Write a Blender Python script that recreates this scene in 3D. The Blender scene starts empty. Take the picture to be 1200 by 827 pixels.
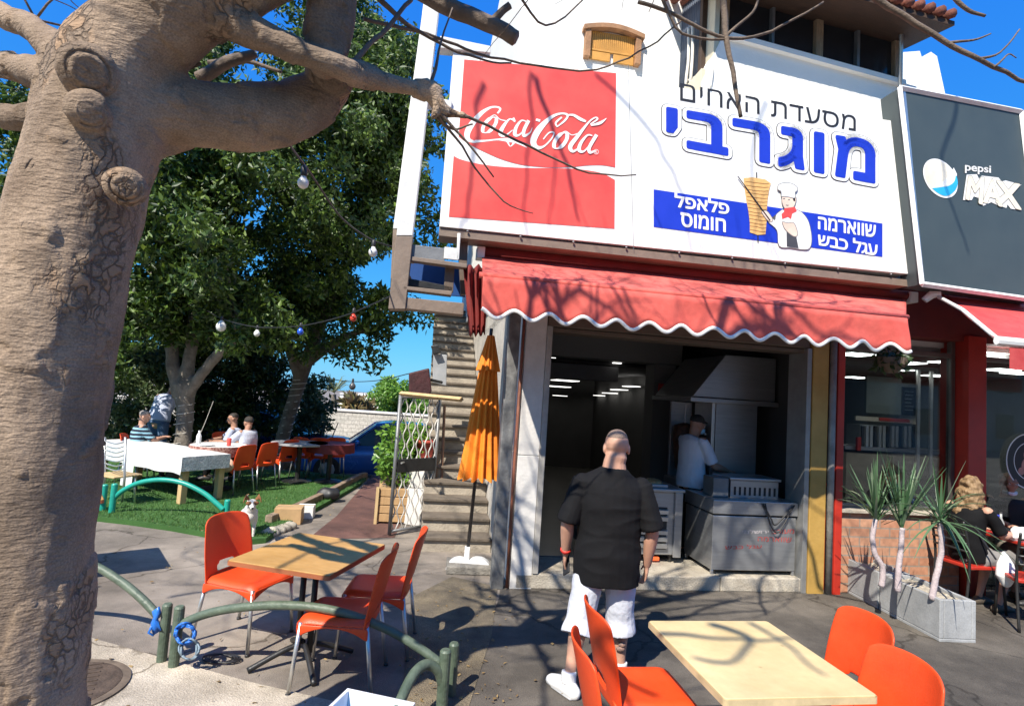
import bpy, bmesh, math, random
import numpy as np
from mathutils import Vector, Matrix, noise
from mathutils.geometry import delaunay_2d_cdt, interpolate_bezier
random.seed(7); rng = np.random.default_rng(11)
R = math.radians; PI = math.pi
SC = bpy.context.scene; COL = SC.collection

# ---------------------------------------------------------------- camera, sky, sun, exposure
F_PX, PITCH, ROLL, YAW, CAM_H = 650.0, R(4.25), R(3.84), R(8.7), 1.9
_fw = Vector((0, math.cos(PITCH), math.sin(PITCH)))
_u0 = Vector((0, -math.sin(PITCH), math.cos(PITCH))); _r0 = Vector((1, 0, 0))
_rt = _r0*math.cos(ROLL)+_u0*math.sin(ROLL); _up = _u0*math.cos(ROLL)-_r0*math.sin(ROLL)
CAM = Vector((0, 0, CAM_H))
cd = bpy.data.cameras.new('camera'); cam = bpy.data.objects.new('camera', cd); COL.objects.link(cam)
cd.sensor_fit = 'HORIZONTAL'; cd.sensor_width = 36; cd.lens = 36*F_PX/1200; cd.clip_start = .05; cd.clip_end = 2000
cm = Matrix((_rt, _up, -_fw)).transposed().to_4x4(); cm.translation = CAM; cam.matrix_world = cm
SC.camera = cam
SUN_EL, SUN_AZ = R(48), R(29)          # azimuth the light travels towards, clockwise from +Y
w = bpy.data.worlds.new('World'); SC.world = w; w.use_nodes = True
nt = w.node_tree; sky = nt.nodes.new('ShaderNodeTexSky'); sky.sky_type = 'NISHITA'; sky.sun_disc = False
sky.sun_elevation = SUN_EL; sky.sun_rotation = SUN_AZ+PI; sky.air_density = 1.0; sky.dust_density = .15; sky.ozone_density = 3.0
bg = nt.nodes['Background']; bg.inputs[1].default_value = .12
sep = nt.nodes.new('ShaderNodeSeparateColor'); cmb = nt.nodes.new('ShaderNodeCombineColor'); nt.links.new(sky.outputs[0], sep.inputs[0])
for i, (k, p) in enumerate(((.15, 1.05), (.95, .63), (4.1, .12))):     # clear-day grading: deep blue overhead, pale cyan towards the horizon
    pw = nt.nodes.new('ShaderNodeMath'); pw.operation = 'POWER'; pw.inputs[1].default_value = p; ml = nt.nodes.new('ShaderNodeMath'); ml.operation = 'MULTIPLY'; ml.inputs[1].default_value = k
    nt.links.new(sep.outputs[i], pw.inputs[0]); nt.links.new(pw.outputs[0], ml.inputs[0]); nt.links.new(ml.outputs[0], cmb.inputs[i])
nt.links.new(cmb.outputs[0], bg.inputs[0])
sl = bpy.data.lights.new('sun', 'SUN'); so = bpy.data.objects.new('sun', sl); COL.objects.link(so)
sl.energy = 5.0; sl.angle = R(.5); sl.color = (1, .93, .82)
tv = Vector((math.sin(SUN_AZ)*math.cos(SUN_EL), math.cos(SUN_AZ)*math.cos(SUN_EL), -math.sin(SUN_EL)))
so.rotation_euler = tv.to_track_quat('-Z', 'Y').to_euler(); so.location = (-8, -14, 18)
vs = SC.view_settings; vs.view_transform = 'Standard'; vs.look = 'None'; vs.gamma = 1; vs.exposure = .72; vs.use_curve_mapping = False
SC.cycles.max_bounces = 6; SC.cycles.transparent_max_bounces = 12

# ---------------------------------------------------------------- measuring helpers (photo pixels -> points of the place)
def ray(x, y): return _fw*F_PX+_rt*(x-600)+_up*(413.5-y)
def G(x, y, z=0.0):
    d = ray(x, y); return CAM+d*((z-CAM_H)/d.z)
def D(x, y, Y):
    d = ray(x, y); return CAM+d*(Y/d.y)
ORG = G(600, 690)
UX = Vector((math.cos(YAW), math.sin(YAW), 0)); UN = Vector((-math.sin(YAW), math.cos(YAW), 0))
FAC = Matrix.Translation(ORG) @ Matrix.Rotation(YAW, 4, 'Z')          # facade frame: x along, y into the building, z up
def FP(x, y, n=0.0):                                                  # point of facade plane n metres behind the front (local coords)
    d = ray(x, y); t = ((ORG+UN*n-CAM).dot(UN))/d.dot(UN); p = CAM+d*t-ORG
    return Vector((p.dot(UX), n, p.z))
def FW(x, y, n=0.0): return FAC @ FP(x, y, n)
def FL(s, n, z): return FAC @ Vector((s, n, z))

# ---------------------------------------------------------------- materials
MATS = {}
def mat(name, col, rough=.6, metal=0, var=.15, scale=5, bump=0, bscale=60, col2=None, fine=.0, stretch=None, spec=.5, coat=0, emit=0, contrast=(.35, .68)):
    if name in MATS: return MATS[name]
    m = bpy.data.materials.new(name); m.use_nodes = True; n = m.node_tree; b = n.nodes['Principled BSDF']; L = n.links.new
    tc = n.nodes.new('ShaderNodeTexCoord'); src = tc.outputs['Object']
    if stretch:
        mp = n.nodes.new('ShaderNodeMapping'); mp.inputs['Scale'].default_value = stretch; L(src, mp.inputs[0]); src = mp.outputs[0]
    c1 = tuple(max(0, c*(1-var)) for c in col)+(1,); c2 = tuple(min(1, c*(1+var)) for c in col)+(1,) if col2 is None else tuple(col2)+(1,)
    if col2 is not None: c1 = tuple(col)+(1,)
    ns = n.nodes.new('ShaderNodeTexNoise'); ns.inputs['Scale'].default_value = scale; ns.inputs['Detail'].default_value = 8; ns.inputs['Roughness'].default_value = .65
    L(src, ns.inputs['Vector'])
    rp = n.nodes.new('ShaderNodeValToRGB'); rp.color_ramp.elements[0].position = contrast[0]; rp.color_ramp.elements[1].position = contrast[1]
    rp.color_ramp.elements[0].color = c1; rp.color_ramp.elements[1].color = c2; L(ns.outputs[0], rp.inputs[0])
    out = rp.outputs[0]
    if fine:
        f = n.nodes.new('ShaderNodeTexNoise'); f.inputs['Scale'].default_value = bscale*1.3; f.inputs['Detail'].default_value = 4; L(src, f.inputs['Vector'])
        mr = n.nodes.new('ShaderNodeMapRange'); mr.inputs[1].default_value = .3; mr.inputs[2].default_value = .7; mr.inputs[3].default_value = 1-fine; mr.inputs[4].default_value = 1+fine
        L(f.outputs[0], mr.inputs[0])
        mx = n.nodes.new('ShaderNodeMix'); mx.data_type = 'RGBA'; mx.blend_type = 'MULTIPLY'; mx.inputs[0].default_value = 1
        cb = n.nodes.new('ShaderNodeCombineColor'); [L(mr.outputs[0], cb.inputs[i]) for i in range(3)]
        L(out, mx.inputs[6]); L(cb.outputs[0], mx.inputs[7]); out = mx.outputs[2]
    L(out, b.inputs['Base Color'])
    b.inputs['Metallic'].default_value = metal; b.inputs['Specular IOR Level'].default_value = spec
    if coat: b.inputs['Coat Weight'].default_value = coat; b.inputs['Coat Roughness'].default_value = .15
    rr = n.nodes.new('ShaderNodeMapRange'); rr.inputs[3].default_value = max(.03, rough-.12); rr.inputs[4].default_value = min(1, rough+.12)
    L(ns.outputs[0], rr.inputs[0]); L(rr.outputs[0], b.inputs['Roughness'])
    if bump:
        bn = n.nodes.new('ShaderNodeTexNoise'); bn.inputs['Scale'].default_value = bscale; bn.inputs['Detail'].default_value = 6; L(src, bn.inputs['Vector'])
        bp = n.nodes.new('ShaderNodeBump'); bp.inputs['Strength'].default_value = bump; bp.inputs['Distance'].default_value = .02
        L(bn.outputs[0], bp.inputs['Height']); L(bp.outputs[0], b.inputs['Normal'])
    if emit:
        b.inputs['Emission Color'].default_value = tuple(col)+(1,); b.inputs['Emission Strength'].default_value = emit
    MATS[name] = m; return m
def brick_mat(name, c1, c2, mortar, sc, bw=.5, rh=.25, ms=.02, bump=.3):
    m = bpy.data.materials.new(name); m.use_nodes = True; n = m.node_tree; b = n.nodes['Principled BSDF']; L = n.links.new
    tc = n.nodes.new('ShaderNodeTexCoord'); sp = n.nodes.new('ShaderNodeSeparateXYZ'); cb = n.nodes.new('ShaderNodeCombineXYZ')
    L(tc.outputs['Object'], sp.inputs[0]); ad = n.nodes.new('ShaderNodeMath'); ad.operation = 'ADD'; L(sp.outputs[0], ad.inputs[0]); L(sp.outputs[1], ad.inputs[1])
    L(ad.outputs[0], cb.inputs[0]); L(sp.outputs[2], cb.inputs[1])
    t = n.nodes.new('ShaderNodeTexBrick'); t.inputs['Scale'].default_value = sc; t.inputs['Color1'].default_value = c1+(1,); t.inputs['Color2'].default_value = c2+(1,); t.inputs['Mortar'].default_value = mortar+(1,)
    t.inputs['Brick Width'].default_value = bw; t.inputs['Row Height'].default_value = rh; t.inputs['Mortar Size'].default_value = ms
    L(cb.outputs[0], t.inputs['Vector'])
    ns = n.nodes.new('ShaderNodeTexNoise'); ns.inputs['Scale'].default_value = 14; ns.inputs['Detail'].default_value = 6; L(tc.outputs['Object'], ns.inputs['Vector'])
    mr = n.nodes.new('ShaderNodeMapRange'); mr.inputs[1].default_value = .3; mr.inputs[2].default_value = .7; mr.inputs[3].default_value = .75; mr.inputs[4].default_value = 1.2; L(ns.outputs[0], mr.inputs[0])
    vm = n.nodes.new('ShaderNodeVectorMath'); vm.operation = 'SCALE'; L(t.outputs[0], vm.inputs[0]); L(mr.outputs[0], vm.inputs['Scale'])
    L(vm.outputs[0], b.inputs['Base Color']); b.inputs['Roughness'].default_value = .85
    bp = n.nodes.new('ShaderNodeBump'); bp.inputs['Strength'].default_value = bump; bp.inputs['Distance'].default_value = .01; bp.invert = True
    L(t.outputs['Fac'], bp.inputs['Height']); L(bp.outputs[0], b.inputs['Normal'])
    MATS[name] = m; return m
def leaf_mat(name, cols, trans=.25, rough=.42):
    m = bpy.data.materials.new(name); m.use_nodes = True; n = m.node_tree; L = n.links.new; b = n.nodes['Principled BSDF']
    g = n.nodes.new('ShaderNodeNewGeometry'); rp = n.nodes.new('ShaderNodeValToRGB'); e = rp.color_ramp.elements
    while len(e) < len(cols): e.new(.5)
    for i, c in enumerate(cols): e[i].position = i/(len(cols)-1); e[i].color = tuple(c)+(1,)
    L(g.outputs['Random Per Island'], rp.inputs[0]); L(rp.outputs[0], b.inputs['Base Color']); b.inputs['Roughness'].default_value = rough
    t = n.nodes.new('ShaderNodeBsdfTranslucent'); hs = n.nodes.new('ShaderNodeHueSaturation'); hs.inputs['Value'].default_value = 1.6; hs.inputs['Hue'].default_value = .48
    L(rp.outputs[0], hs.inputs['Color']); L(hs.outputs[0], t.inputs[0])
    mx = n.nodes.new('ShaderNodeMixShader'); mx.inputs[0].default_value = trans; L(b.outputs[0], mx.inputs[1]); L(t.outputs[0], mx.inputs[2])
    L(mx.outputs[0], n.nodes['Material Output'].inputs[0]); MATS[name] = m; return m
def glass_mat(name, tint=(.55, .6, .6), refl=1.0, rough=.02):
    m = bpy.data.materials.new(name); m.use_nodes = True; n = m.node_tree; L = n.links.new; n.nodes.remove(n.nodes['Principled BSDF'])
    t = n.nodes.new('ShaderNodeBsdfTransparent'); t.inputs[0].default_value = tint+(1,); g = n.nodes.new('ShaderNodeBsdfGlossy'); g.inputs['Roughness'].default_value = rough
    fr = n.nodes.new('ShaderNodeFresnel'); fr.inputs[0].default_value = 1.45; mu = n.nodes.new('ShaderNodeMath'); mu.operation = 'MULTIPLY'; mu.inputs[1].default_value = refl; L(fr.outputs[0], mu.inputs[0])
    mx = n.nodes.new('ShaderNodeMixShader'); L(mu.outputs[0], mx.inputs[0]); L(t.outputs[0], mx.inputs[1]); L(g.outputs[0], mx.inputs[2]); L(mx.outputs[0], n.nodes['Material Output'].inputs[0])
    MATS[name] = m; return m

# ---------------------------------------------------------------- object helpers
WM = {}
def tag(o, label, cat, group=None):
    o['label'] = label; o['category'] = cat
    if group: o['group'] = group
    return o
def thing(name, label, cat, loc=(0, 0, 0), rz=0.0, group=None):
    o = bpy.data.objects.new(name, None); COL.objects.link(o); o.empty_display_size = .2
    o.location = loc; o.rotation_euler = (0, 0, rz); WM[o.name] = Matrix.Translation(Vector(loc)) @ Matrix.Rotation(rz, 4, 'Z')
    return tag(o, label, cat, group)
def wmx(o):
    while o.parent: o = o.parent
    return WM.get(o.name, Matrix.Identity(4))
class MB:
    def __init__(s): s.v = []; s.f = []
    def add(s, vs, fs, T=None):
        k = len(s.v); s.v += [(T @ Vector(v)) if T else Vector(v) for v in vs]; s.f += [tuple(i+k for i in f) for f in fs]; return s
    def box(s, x0, x1, y0, y1, z0, z1, T=None):
        vs = [(x, y, z) for x in (x0, x1) for y in (y0, y1) for z in (z0, z1)]
        return s.add(vs, [(0, 1, 3, 2), (4, 6, 7, 5), (0, 4, 5, 1), (2, 3, 7, 6), (0, 2, 6, 4), (1, 5, 7, 3)], T)
    def loft(s, pts, radii, n=12, ref=None, caps=True, T=None, ends=False):
        """tube through pts; radii scalar or (a,b): a along ref, b across"""
        pts = [Vector(p) for p in pts]; radii = [radii]*len(pts) if isinstance(radii, (int, float)) else radii; radii = [(r, r) if not isinstance(r, (tuple, list)) else r for r in radii]
        if ends:
            d0 = (pts[0]-pts[1]).normalized(); d1 = (pts[-1]-pts[-2]).normalized(); a, b = radii[0], radii[-1]
            pts = [pts[0]+d0*min(a)*.8, pts[0]+d0*min(a)*.5]+pts+[pts[-1]+d1*min(b)*.5, pts[-1]+d1*min(b)*.8]
            radii = [(a[0]*.3, a[1]*.3), (a[0]*.75, a[1]*.75)]+radii+[(b[0]*.75, b[1]*.75), (b[0]*.3, b[1]*.3)]
        vs = []; fs = []; prev = Vector(ref) if ref is not None else None
        for i, p in enumerate(pts):
            t = (pts[min(i+1, len(pts)-1)]-pts[max(i-1, 0)])
            t = t.normalized() if t.length > 1e-9 else Vector((0, 0, 1))
            rf = Vector(ref) if ref is not None else prev
            if rf is None: rf = Vector((1, 0, 0)) if abs(t.x) < .8 else Vector((0, 1, 0))
            x = rf-t*rf.dot(t)
            if x.length < 1e-4: x = t.orthogonal()
            x.normalize(); y = t.cross(x); prev = x
            for k in range(n):
                a = 2*PI*k/n; vs.append(p+x*math.cos(a)*radii[i][0]+y*math.sin(a)*radii[i][1])
        m = len(pts)
        for i in range(m-1):
            for k in range(n): fs.append((i*n+k, i*n+(k+1) % n, (i+1)*n+(k+1) % n, (i+1)*n+k))
        if caps: fs.append(tuple(range(n-1, -1, -1))); fs.append(tuple((m-1)*n+k for k in range(n)))
        return s.add(vs, fs, T)
    def tube(s, pts, r, n=10, T=None, caps=True): return s.loft(pts, [r]*len(pts) if not isinstance(r, list) else r, n, None, caps, T)
    def prism(s, poly, d, T=None):
        """planar polygon of 3D points extruded by vector d"""
        n = len(poly); d = Vector(d); vs = [Vector(p) for p in poly]+[Vector(p)+d for p in poly]
        return s.add(vs, [tuple(range(n-1, -1, -1)), tuple(range(n, 2*n))]+[(i, (i+1) % n, n+(i+1) % n, n+i) for i in range(n)], T)
    def ell(s, c, r, T=None, nu=16, nv=10, M3=None):
        vs = []; c = Vector(c)
        for j in range(nv+1):
            th = PI*j/nv
            for i in range(nu):
                a = 2*PI*i/nu; p = Vector((r[0]*math.sin(th)*math.cos(a), r[1]*math.sin(th)*math.sin(a), r[2]*math.cos(th)))
                vs.append(c+(M3 @ p if M3 else p))
        fs = [(j*nu+i, (j+1)*nu+i, (j+1)*nu+(i+1) % nu, j*nu+(i+1) % nu) for j in range(nv) for i in range(nu)]
        return s.add(vs, fs, T)
    def lathe(s, prof, c=(0, 0, 0), n=20, T=None):
        c = Vector(c); vs = [c+Vector((r*math.cos(2*PI*k/n), r*math.sin(2*PI*k/n), z)) for r, z in prof for k in range(n)]; m = len(prof)
        fs = [(i*n+k, i*n+(k+1) % n, (i+1)*n+(k+1) % n, (i+1)*n+k) for i in range(m-1) for k in range(n)]
        fs += [tuple(range(n-1, -1, -1)), tuple((m-1)*n+k for k in range(n))]
        return s.add(vs, fs, T)
    def grid(s, P, T=None, thick=None):
        """P: rows of points; thick: offset for a closed shell"""
        r, c = len(P), len(P[0]); vs = [Vector(p) for row in P for p in row]; fs = [(i*c+j, i*c+j+1, (i+1)*c+j+1, (i+1)*c+j) for i in range(r-1) for j in range(c-1)]
        return s.add(vs, fs, T)
    def mesh(s, name, inv=None):
        me = bpy.data.meshes.new(name); me.from_pydata([tuple(inv @ v) if inv else tuple(v) for v in s.v], [], s.f); me.update(); return me
    def build(s, name, m, parent=None, smooth=False, bevel=0, solid=0, sub=0, fixn=True):
        inv = wmx(parent).inverted() if parent else None
        me = s.mesh(name, inv)
        if fixn:
            bm = bmesh.new(); bm.from_mesh(me); bmesh.ops.remove_doubles(bm, verts=bm.verts, dist=1e-6)
            bmesh.ops.recalc_face_normals(bm, faces=bm.faces); bm.to_mesh(me); bm.free()
        return link(name, me, m, parent, smooth, bevel, solid, sub)
def link(name, me, m, parent=None, smooth=False, bevel=0, solid=0, sub=0):
    o = bpy.data.objects.new(name, me); COL.objects.link(o)
    if m: me.materials.append(m)
    if parent: o.parent = parent
    if smooth: me.polygons.foreach_set('use_smooth', [True]*len(me.polygons))
    if solid:
        md = o.modifiers.new('solid', 'SOLIDIFY'); md.thickness = solid; md.offset = 0
    if sub:
        md = o.modifiers.new('sub', 'SUBSURF'); md.levels = sub; md.render_levels = sub
    if bevel:
        md = o.modifiers.new('bevel', 'BEVEL'); md.width = bevel; md.segments = 2; md.limit_method = 'ANGLE'; md.angle_limit = R(40)
    return o
def struct(name, mb, m, **k):
    o = mb.build(name, m, None, **k); o['kind'] = 'structure'; return o
def copy_tree(o, parent=None):
    c = o.copy(); COL.objects.link(c); c.parent = parent
    for ch in list(o.children): copy_tree(ch, c)
    return c
def copy_thing(o, label, loc, rz):
    c = copy_tree(o); c.location = loc; c.rotation_euler = (0, 0, rz); c['label'] = label; return c
def remesh(mb, name, voxel, smooth_it=4, disp=None):
    """fuse overlapping closed shells into one continuous skin"""
    me = mb.mesh(name+'_raw'); o = bpy.data.objects.new('raw', me); COL.objects.link(o)
    md = o.modifiers.new('r', 'REMESH'); md.mode = 'VOXEL'; md.voxel_size = voxel
    if smooth_it:
        sm = o.modifiers.new('s', 'SMOOTH'); sm.factor = .5; sm.iterations = smooth_it
    dg = bpy.context.evaluated_depsgraph_get(); dg.update()
    out = bpy.data.meshes.new_from_object(o.evaluated_get(dg)); out.name = name
    bpy.data.objects.remove(o); bpy.data.meshes.remove(me)
    if disp:
        n = len(out.vertices); co = np.empty(n*3); out.vertices.foreach_get('co', co); no = np.empty(n*3)
        out.vertices.foreach_get('normal', no); co = co.reshape(-1, 3); no = no.reshape(-1, 3)
        for i in range(n): co[i] += no[i]*disp(Vector(co[i]))
        out.vertices.foreach_set('co', co.ravel()); out.update()
    return out
def fuse(mb, name, m, parent, voxel, smooth_it=4, disp=None):
    me = remesh(mb, name, voxel, smooth_it, disp)
    if parent: me.transform(wmx(parent).inverted())
    return link(name, me, m, parent, smooth=True)
def np_mesh(name, V, Fq, m, parent=None, smooth=False):
    me = bpy.data.meshes.new(name); nv, nf = len(V), len(Fq); k = Fq.shape[1]
    if parent:
        I = np.array(wmx(parent).inverted()); V = V @ I[:3, :3].T+I[:3, 3]
    me.vertices.add(nv); me.vertices.foreach_set('co', np.ascontiguousarray(V, dtype=np.float32).ravel())
    me.loops.add(nf*k); me.loops.foreach_set('vertex_index', Fq.astype(np.int32).ravel())
    me.polygons.add(nf); me.polygons.foreach_set('loop_start', np.arange(0, nf*k, k, dtype=np.int32)); me.update(calc_edges=True); me.validate()
    return link(name, me, m, parent, smooth)
def leaves(centers, size, droop=.35, aspect=.42, jitter=.35):
    """one folded leaf blade (two triangles pairs) per centre"""
    C = np.asarray(centers); n = len(C)
    d = rng.normal(size=(n, 3)); d[:, 2] -= droop; d /= np.linalg.norm(d, axis=1)[:, None]
    r = rng.normal(size=(n, 3)); r[:, 2] *= .35; u = np.cross(d, r); u /= np.linalg.norm(u, axis=1)[:, None]+1e-9; nn = np.cross(u, d)
    L = (size*(1+jitter*rng.uniform(-1, 1, n)))[:, None]; W = L*aspect
    V = np.stack([C, C+d*L*.45+u*W*.5+nn*L*.06, C+d*L-nn*L*.1, C+d*L*.45-u*W*.5+nn*L*.06], 1).reshape(-1, 3)
    i = np.arange(n)*4; Fq = np.stack([np.stack([i, i+1, i+2], 1), np.stack([i, i+2, i+3], 1)], 1).reshape(-1, 3)
    return V, Fq
def clump(c, r, n):
    """points in a lumpy shell-weighted ball, so clumps are leafy outside"""
    p = rng.normal(size=(n, 3)); p /= np.linalg.norm(p, axis=1)[:, None]; q = rng.uniform(.25, 1, n)**.6
    return np.asarray(c)+p*(q*r)[:, None]*np.array([1, 1, .75])
def text_mesh(s, offset=0.0, res=3, shear=0, space=1.0):
    """letters as a flat mesh (filled by winding number, strokes may overlap); offset > 0 swells them with round edges"""
    cu = bpy.data.curves.new('t', 'FONT'); cu.body = s; cu.space_character = space; cu.shear = shear; cu.resolution_u = res
    o = bpy.data.objects.new('t', cu); COL.objects.link(o); dg = bpy.context.evaluated_depsgraph_get(); dg.update()
    cv = o.evaluated_get(dg).to_curve(dg); loops = []
    for sp in cv.splines:
        P = []
        if sp.type == 'BEZIER':
            n = len(sp.bezier_points)
            for i in range(n):
                a, b = sp.bezier_points[i], sp.bezier_points[(i+1) % n]; st = (a.handle_right-a.co).cross(b.co-a.co).length+(b.handle_left-a.co).cross(b.co-a.co).length < 1e-7
                P += [a.co.xy] if st else [q.xy for q in interpolate_bezier(a.co, a.handle_right, b.handle_left, b.co, 6)[:-1]]
        else: P = [Vector(p.co[:2]) for p in sp.points]
        Q = [p for i, p in enumerate(P) if (p-P[i-1]).length > 1e-5]
        if len(Q) > 2: loops.append([Vector((p.x+shear*0, p.y)) for p in Q])
    o.to_curve_clear() if hasattr(o, 'to_curve_clear') else None
    bpy.data.objects.remove(o); bpy.data.curves.remove(cu)
    co = []; ed = []
    for l in loops: k = len(co); co += l; ed += [(k+i, k+(i+1) % len(l)) for i in range(len(l))]
    V, E, Fc = delaunay_2d_cdt(co, ed, [], 0, 1e-6)[:3]
    def wind(p):
        w_ = 0
        for l in loops:
            for i in range(len(l)):
                a, b = l[i-1], l[i]
                if (a.y <= p.y) != (b.y <= p.y):
                    if a.x+(p.y-a.y)*(b.x-a.x)/(b.y-a.y) > p.x: w_ += 1 if b.y > a.y else -1
        return w_
    fs = [tuple(f) for f in Fc if wind(sum((V[i] for i in f), Vector((0, 0)))/len(f)) != 0]
    mb = MB(); mb.add([(v.x, v.y, 0) for v in V], fs)
    if offset > 0:
        for l in loops:
            n = len(l)
            for i in range(n):
                a, b = l[i], l[(i+1) % n]; d = b-a
                if d.length < 1e-6: continue
                nn = Vector((-d.y, d.x)).normalized()*offset; z_ = .0002+.0003*(i % 3); mb.add([(*(a+nn), z_), (*(a-nn), z_), (*(b-nn), z_), (*(b+nn), z_)], [(0, 1, 2, 3)])
                mb.add([(a.x+offset*math.cos(q*PI/6), a.y+offset*math.sin(q*PI/6), .0011+.0003*(i % 2)) for q in range(12)], [tuple(range(12))])
    return mb.mesh('text')
def quad_text(s, quad, n, name, m, parent, offset=0.0, box=None, shear=0, lift=0.0, space=1.0):
    """lettering stretched into four photo corners (TL,TR,BR,BL) lying on facade plane n"""
    me = text_mesh(s, offset, shear=shear, space=space); base = text_mesh(s, 0, shear=shear, space=space)
    co = [v.co.copy() for v in (base or me).vertices]
    x0, x1 = min(c.x for c in co), max(c.x for c in co); y0, y1 = min(c.y for c in co), max(c.y for c in co)
    q = [FP(px, py, n) for px, py in quad]; inv = wmx(parent).inverted()
    for v in me.vertices:
        a = (v.co.x-x0)/(x1-x0); b = (v.co.y-y0)/(y1-y0)
        p = (q[3]*(1-a)+q[2]*a)*(1-b)+(q[0]*(1-a)+q[1]*a)*b; p.y -= lift+v.co.z
        v.co = inv @ (FAC @ p)
    return link(name, me, m, parent)
def poly_on(pts, n, name, m, parent, thick=.002):
    """flat cut-out (photo outline) on facade plane n"""
    mb = MB(); mb.prism([FW(x, y, n) for x, y in pts], -UN*thick); o = mb.build(name, m, parent); return o
def catmull(pts, k=6):
    P = [Vector(p) for p in pts]; out = []
    for i in range(len(P)-1):
        p0 = P[max(i-1, 0)]; p1 = P[i]; p2 = P[i+1]; p3 = P[min(i+2, len(P)-1)]
        for j in range(k):
            t = j/k; out.append(.5*((2*p1)+(p2-p0)*t+(2*p0-5*p1+4*p2-p3)*t*t+(3*p1-p0-3*p2+p3)*t**3))
    out.append(P[-1]); return out
# ---------------------------------------------------------------- palette
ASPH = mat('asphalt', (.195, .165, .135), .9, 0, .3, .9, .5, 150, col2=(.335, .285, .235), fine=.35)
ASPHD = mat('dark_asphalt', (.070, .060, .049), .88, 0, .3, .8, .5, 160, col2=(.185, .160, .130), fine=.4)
CONC = mat('pale_concrete', (.40, .34, .26), .9, 0, .2, 2.2, .5, 90, col2=(.54, .47, .37), fine=.18)
GRAV = mat('gravelly_ground', (.12, .1, .075), .95, 0, .3, 3, .9, 110, col2=(.30, .24, .15), fine=.4)
TURF = mat('turf', (.035, .11, .018), .95, 0, .4, 3, .7, 220, col2=(.055, .15, .03), fine=.4)
PAVE = mat('red_paving', (.13, .062, .048), .85, 0, .25, 2.5, .3, 80, fine=.2)
WHITE = mat('white_stucco', (.80, .78, .72), .85, 0, .05, 1.2, .25, 40, col2=(.84, .83, .80))
CREAM = mat('cream_wall', (.62, .56, .42), .85, 0, .1, 2, .2, 40)
STONE = mat('white_stone', (.55, .53, .50), .6, 0, .14, 3, .2, 30, col2=(.72, .70, .66))
STEPM = mat('worn_stone', (.36, .31, .24), .75, 0, .2, 4, .4, 50, col2=(.52, .47, .38), fine=.15)
DKMET = mat('dark_metal', (.045, .045, .045), .45, .6, .2, 8, .1, 60)
GREYM = mat('grey_metal', (.20, .205, .21), .5, .5, .15, 6, .1, 50)
STEEL = mat('stainless', (.40, .41, .42), .36, .72, .1, 3, .05, 30, stretch=(1, 1, 12))
ALU = mat('aluminium', (.62, .62, .60), .35, .85, .08, 8)
SIGNW = mat('sign_white', (.74, .74, .71), .5, 0, .02, 3, col2=(.83, .83, .81), stretch=(2.5, 2.5, .35), contrast=(.25, .5))
RED = mat('sign_red', (.72, .07, .06), .45, 0, .08, 2.5, col2=(.78, .10, .08))
BLUE = mat('sign_blue', (.012, .04, .50), .45, 0, .08, 3)
BLACK = mat('sign_black', (.02, .02, .022), .5, 0, .1, 3)
BROWN = mat('brown_paint', (.13, .095, .07), .6, 0, .15, 4, .1, 30)
TANB = mat('tan_shade_steel', (.20, .15, .115), .6, 0, .15, 5, .15, 30)  # tan that carries the sign frame's shade in its colour
AWN = mat('awning_cloth', (.58, .085, .065), .8, 0, .14, 2.2, .35, 9, col2=(.70, .13, .10), fine=.1)
AWND = mat('awning_dark_cloth', (.20, .02, .017), .8, 0, .2, 3, .3, 12)
YEL = mat('yellow_paint', (.40, .24, .055), .55, 0, .2, 3, .2, 20, col2=(.50, .31, .085))
REDP = mat('red_paint', (.46, .03, .016), .45, 0, .15, 3, .1, 20)
WOOD = mat('wood', (.33, .20, .09), .6, 0, .2, 6, .2, 40, col2=(.46, .29, .14), stretch=(1, 1, .2))
WOODL = mat('pale_wood', (.47, .32, .15), .6, 0, .15, 5, .2, 40, col2=(.58, .42, .22), stretch=(3, 3, .3))
DWOOD = mat('dark_wood', (.055, .03, .018), .7, 0, .3, 6, .3, 40, stretch=(1, 6, 1))
TILE = mat('roof_tile', (.17, .055, .035), .85, 0, .3, 6, .4, 30)
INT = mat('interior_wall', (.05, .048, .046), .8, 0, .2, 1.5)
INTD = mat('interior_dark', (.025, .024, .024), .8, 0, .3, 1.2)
FLOORT = mat('interior_floor', (.10, .095, .085), .35, 0, .2, 3)
BRICK = brick_mat('brick', (.42, .19, .11), (.52, .28, .17), (.30, .24, .19), 2.2, .55, .22, .018)
BLOCK = brick_mat('white_block', (.44, .42, .37), (.50, .47, .42), (.30, .28, .25), 2, .6, .3, .02)
LAMP = mat('lit_panel', (1, .98, .93), .5, emit=1.5, var=0)
PANE = glass_mat('window_glass', (.66, .70, .70), .4)
LAMPC = mat('lit_cafe_panel', (1, .98, .95), .5, emit=7.0, var=0)
DARKGL = mat('dark_glass', (.022, .024, .028), .12, 0, .2, 2, spec=.5)

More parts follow.
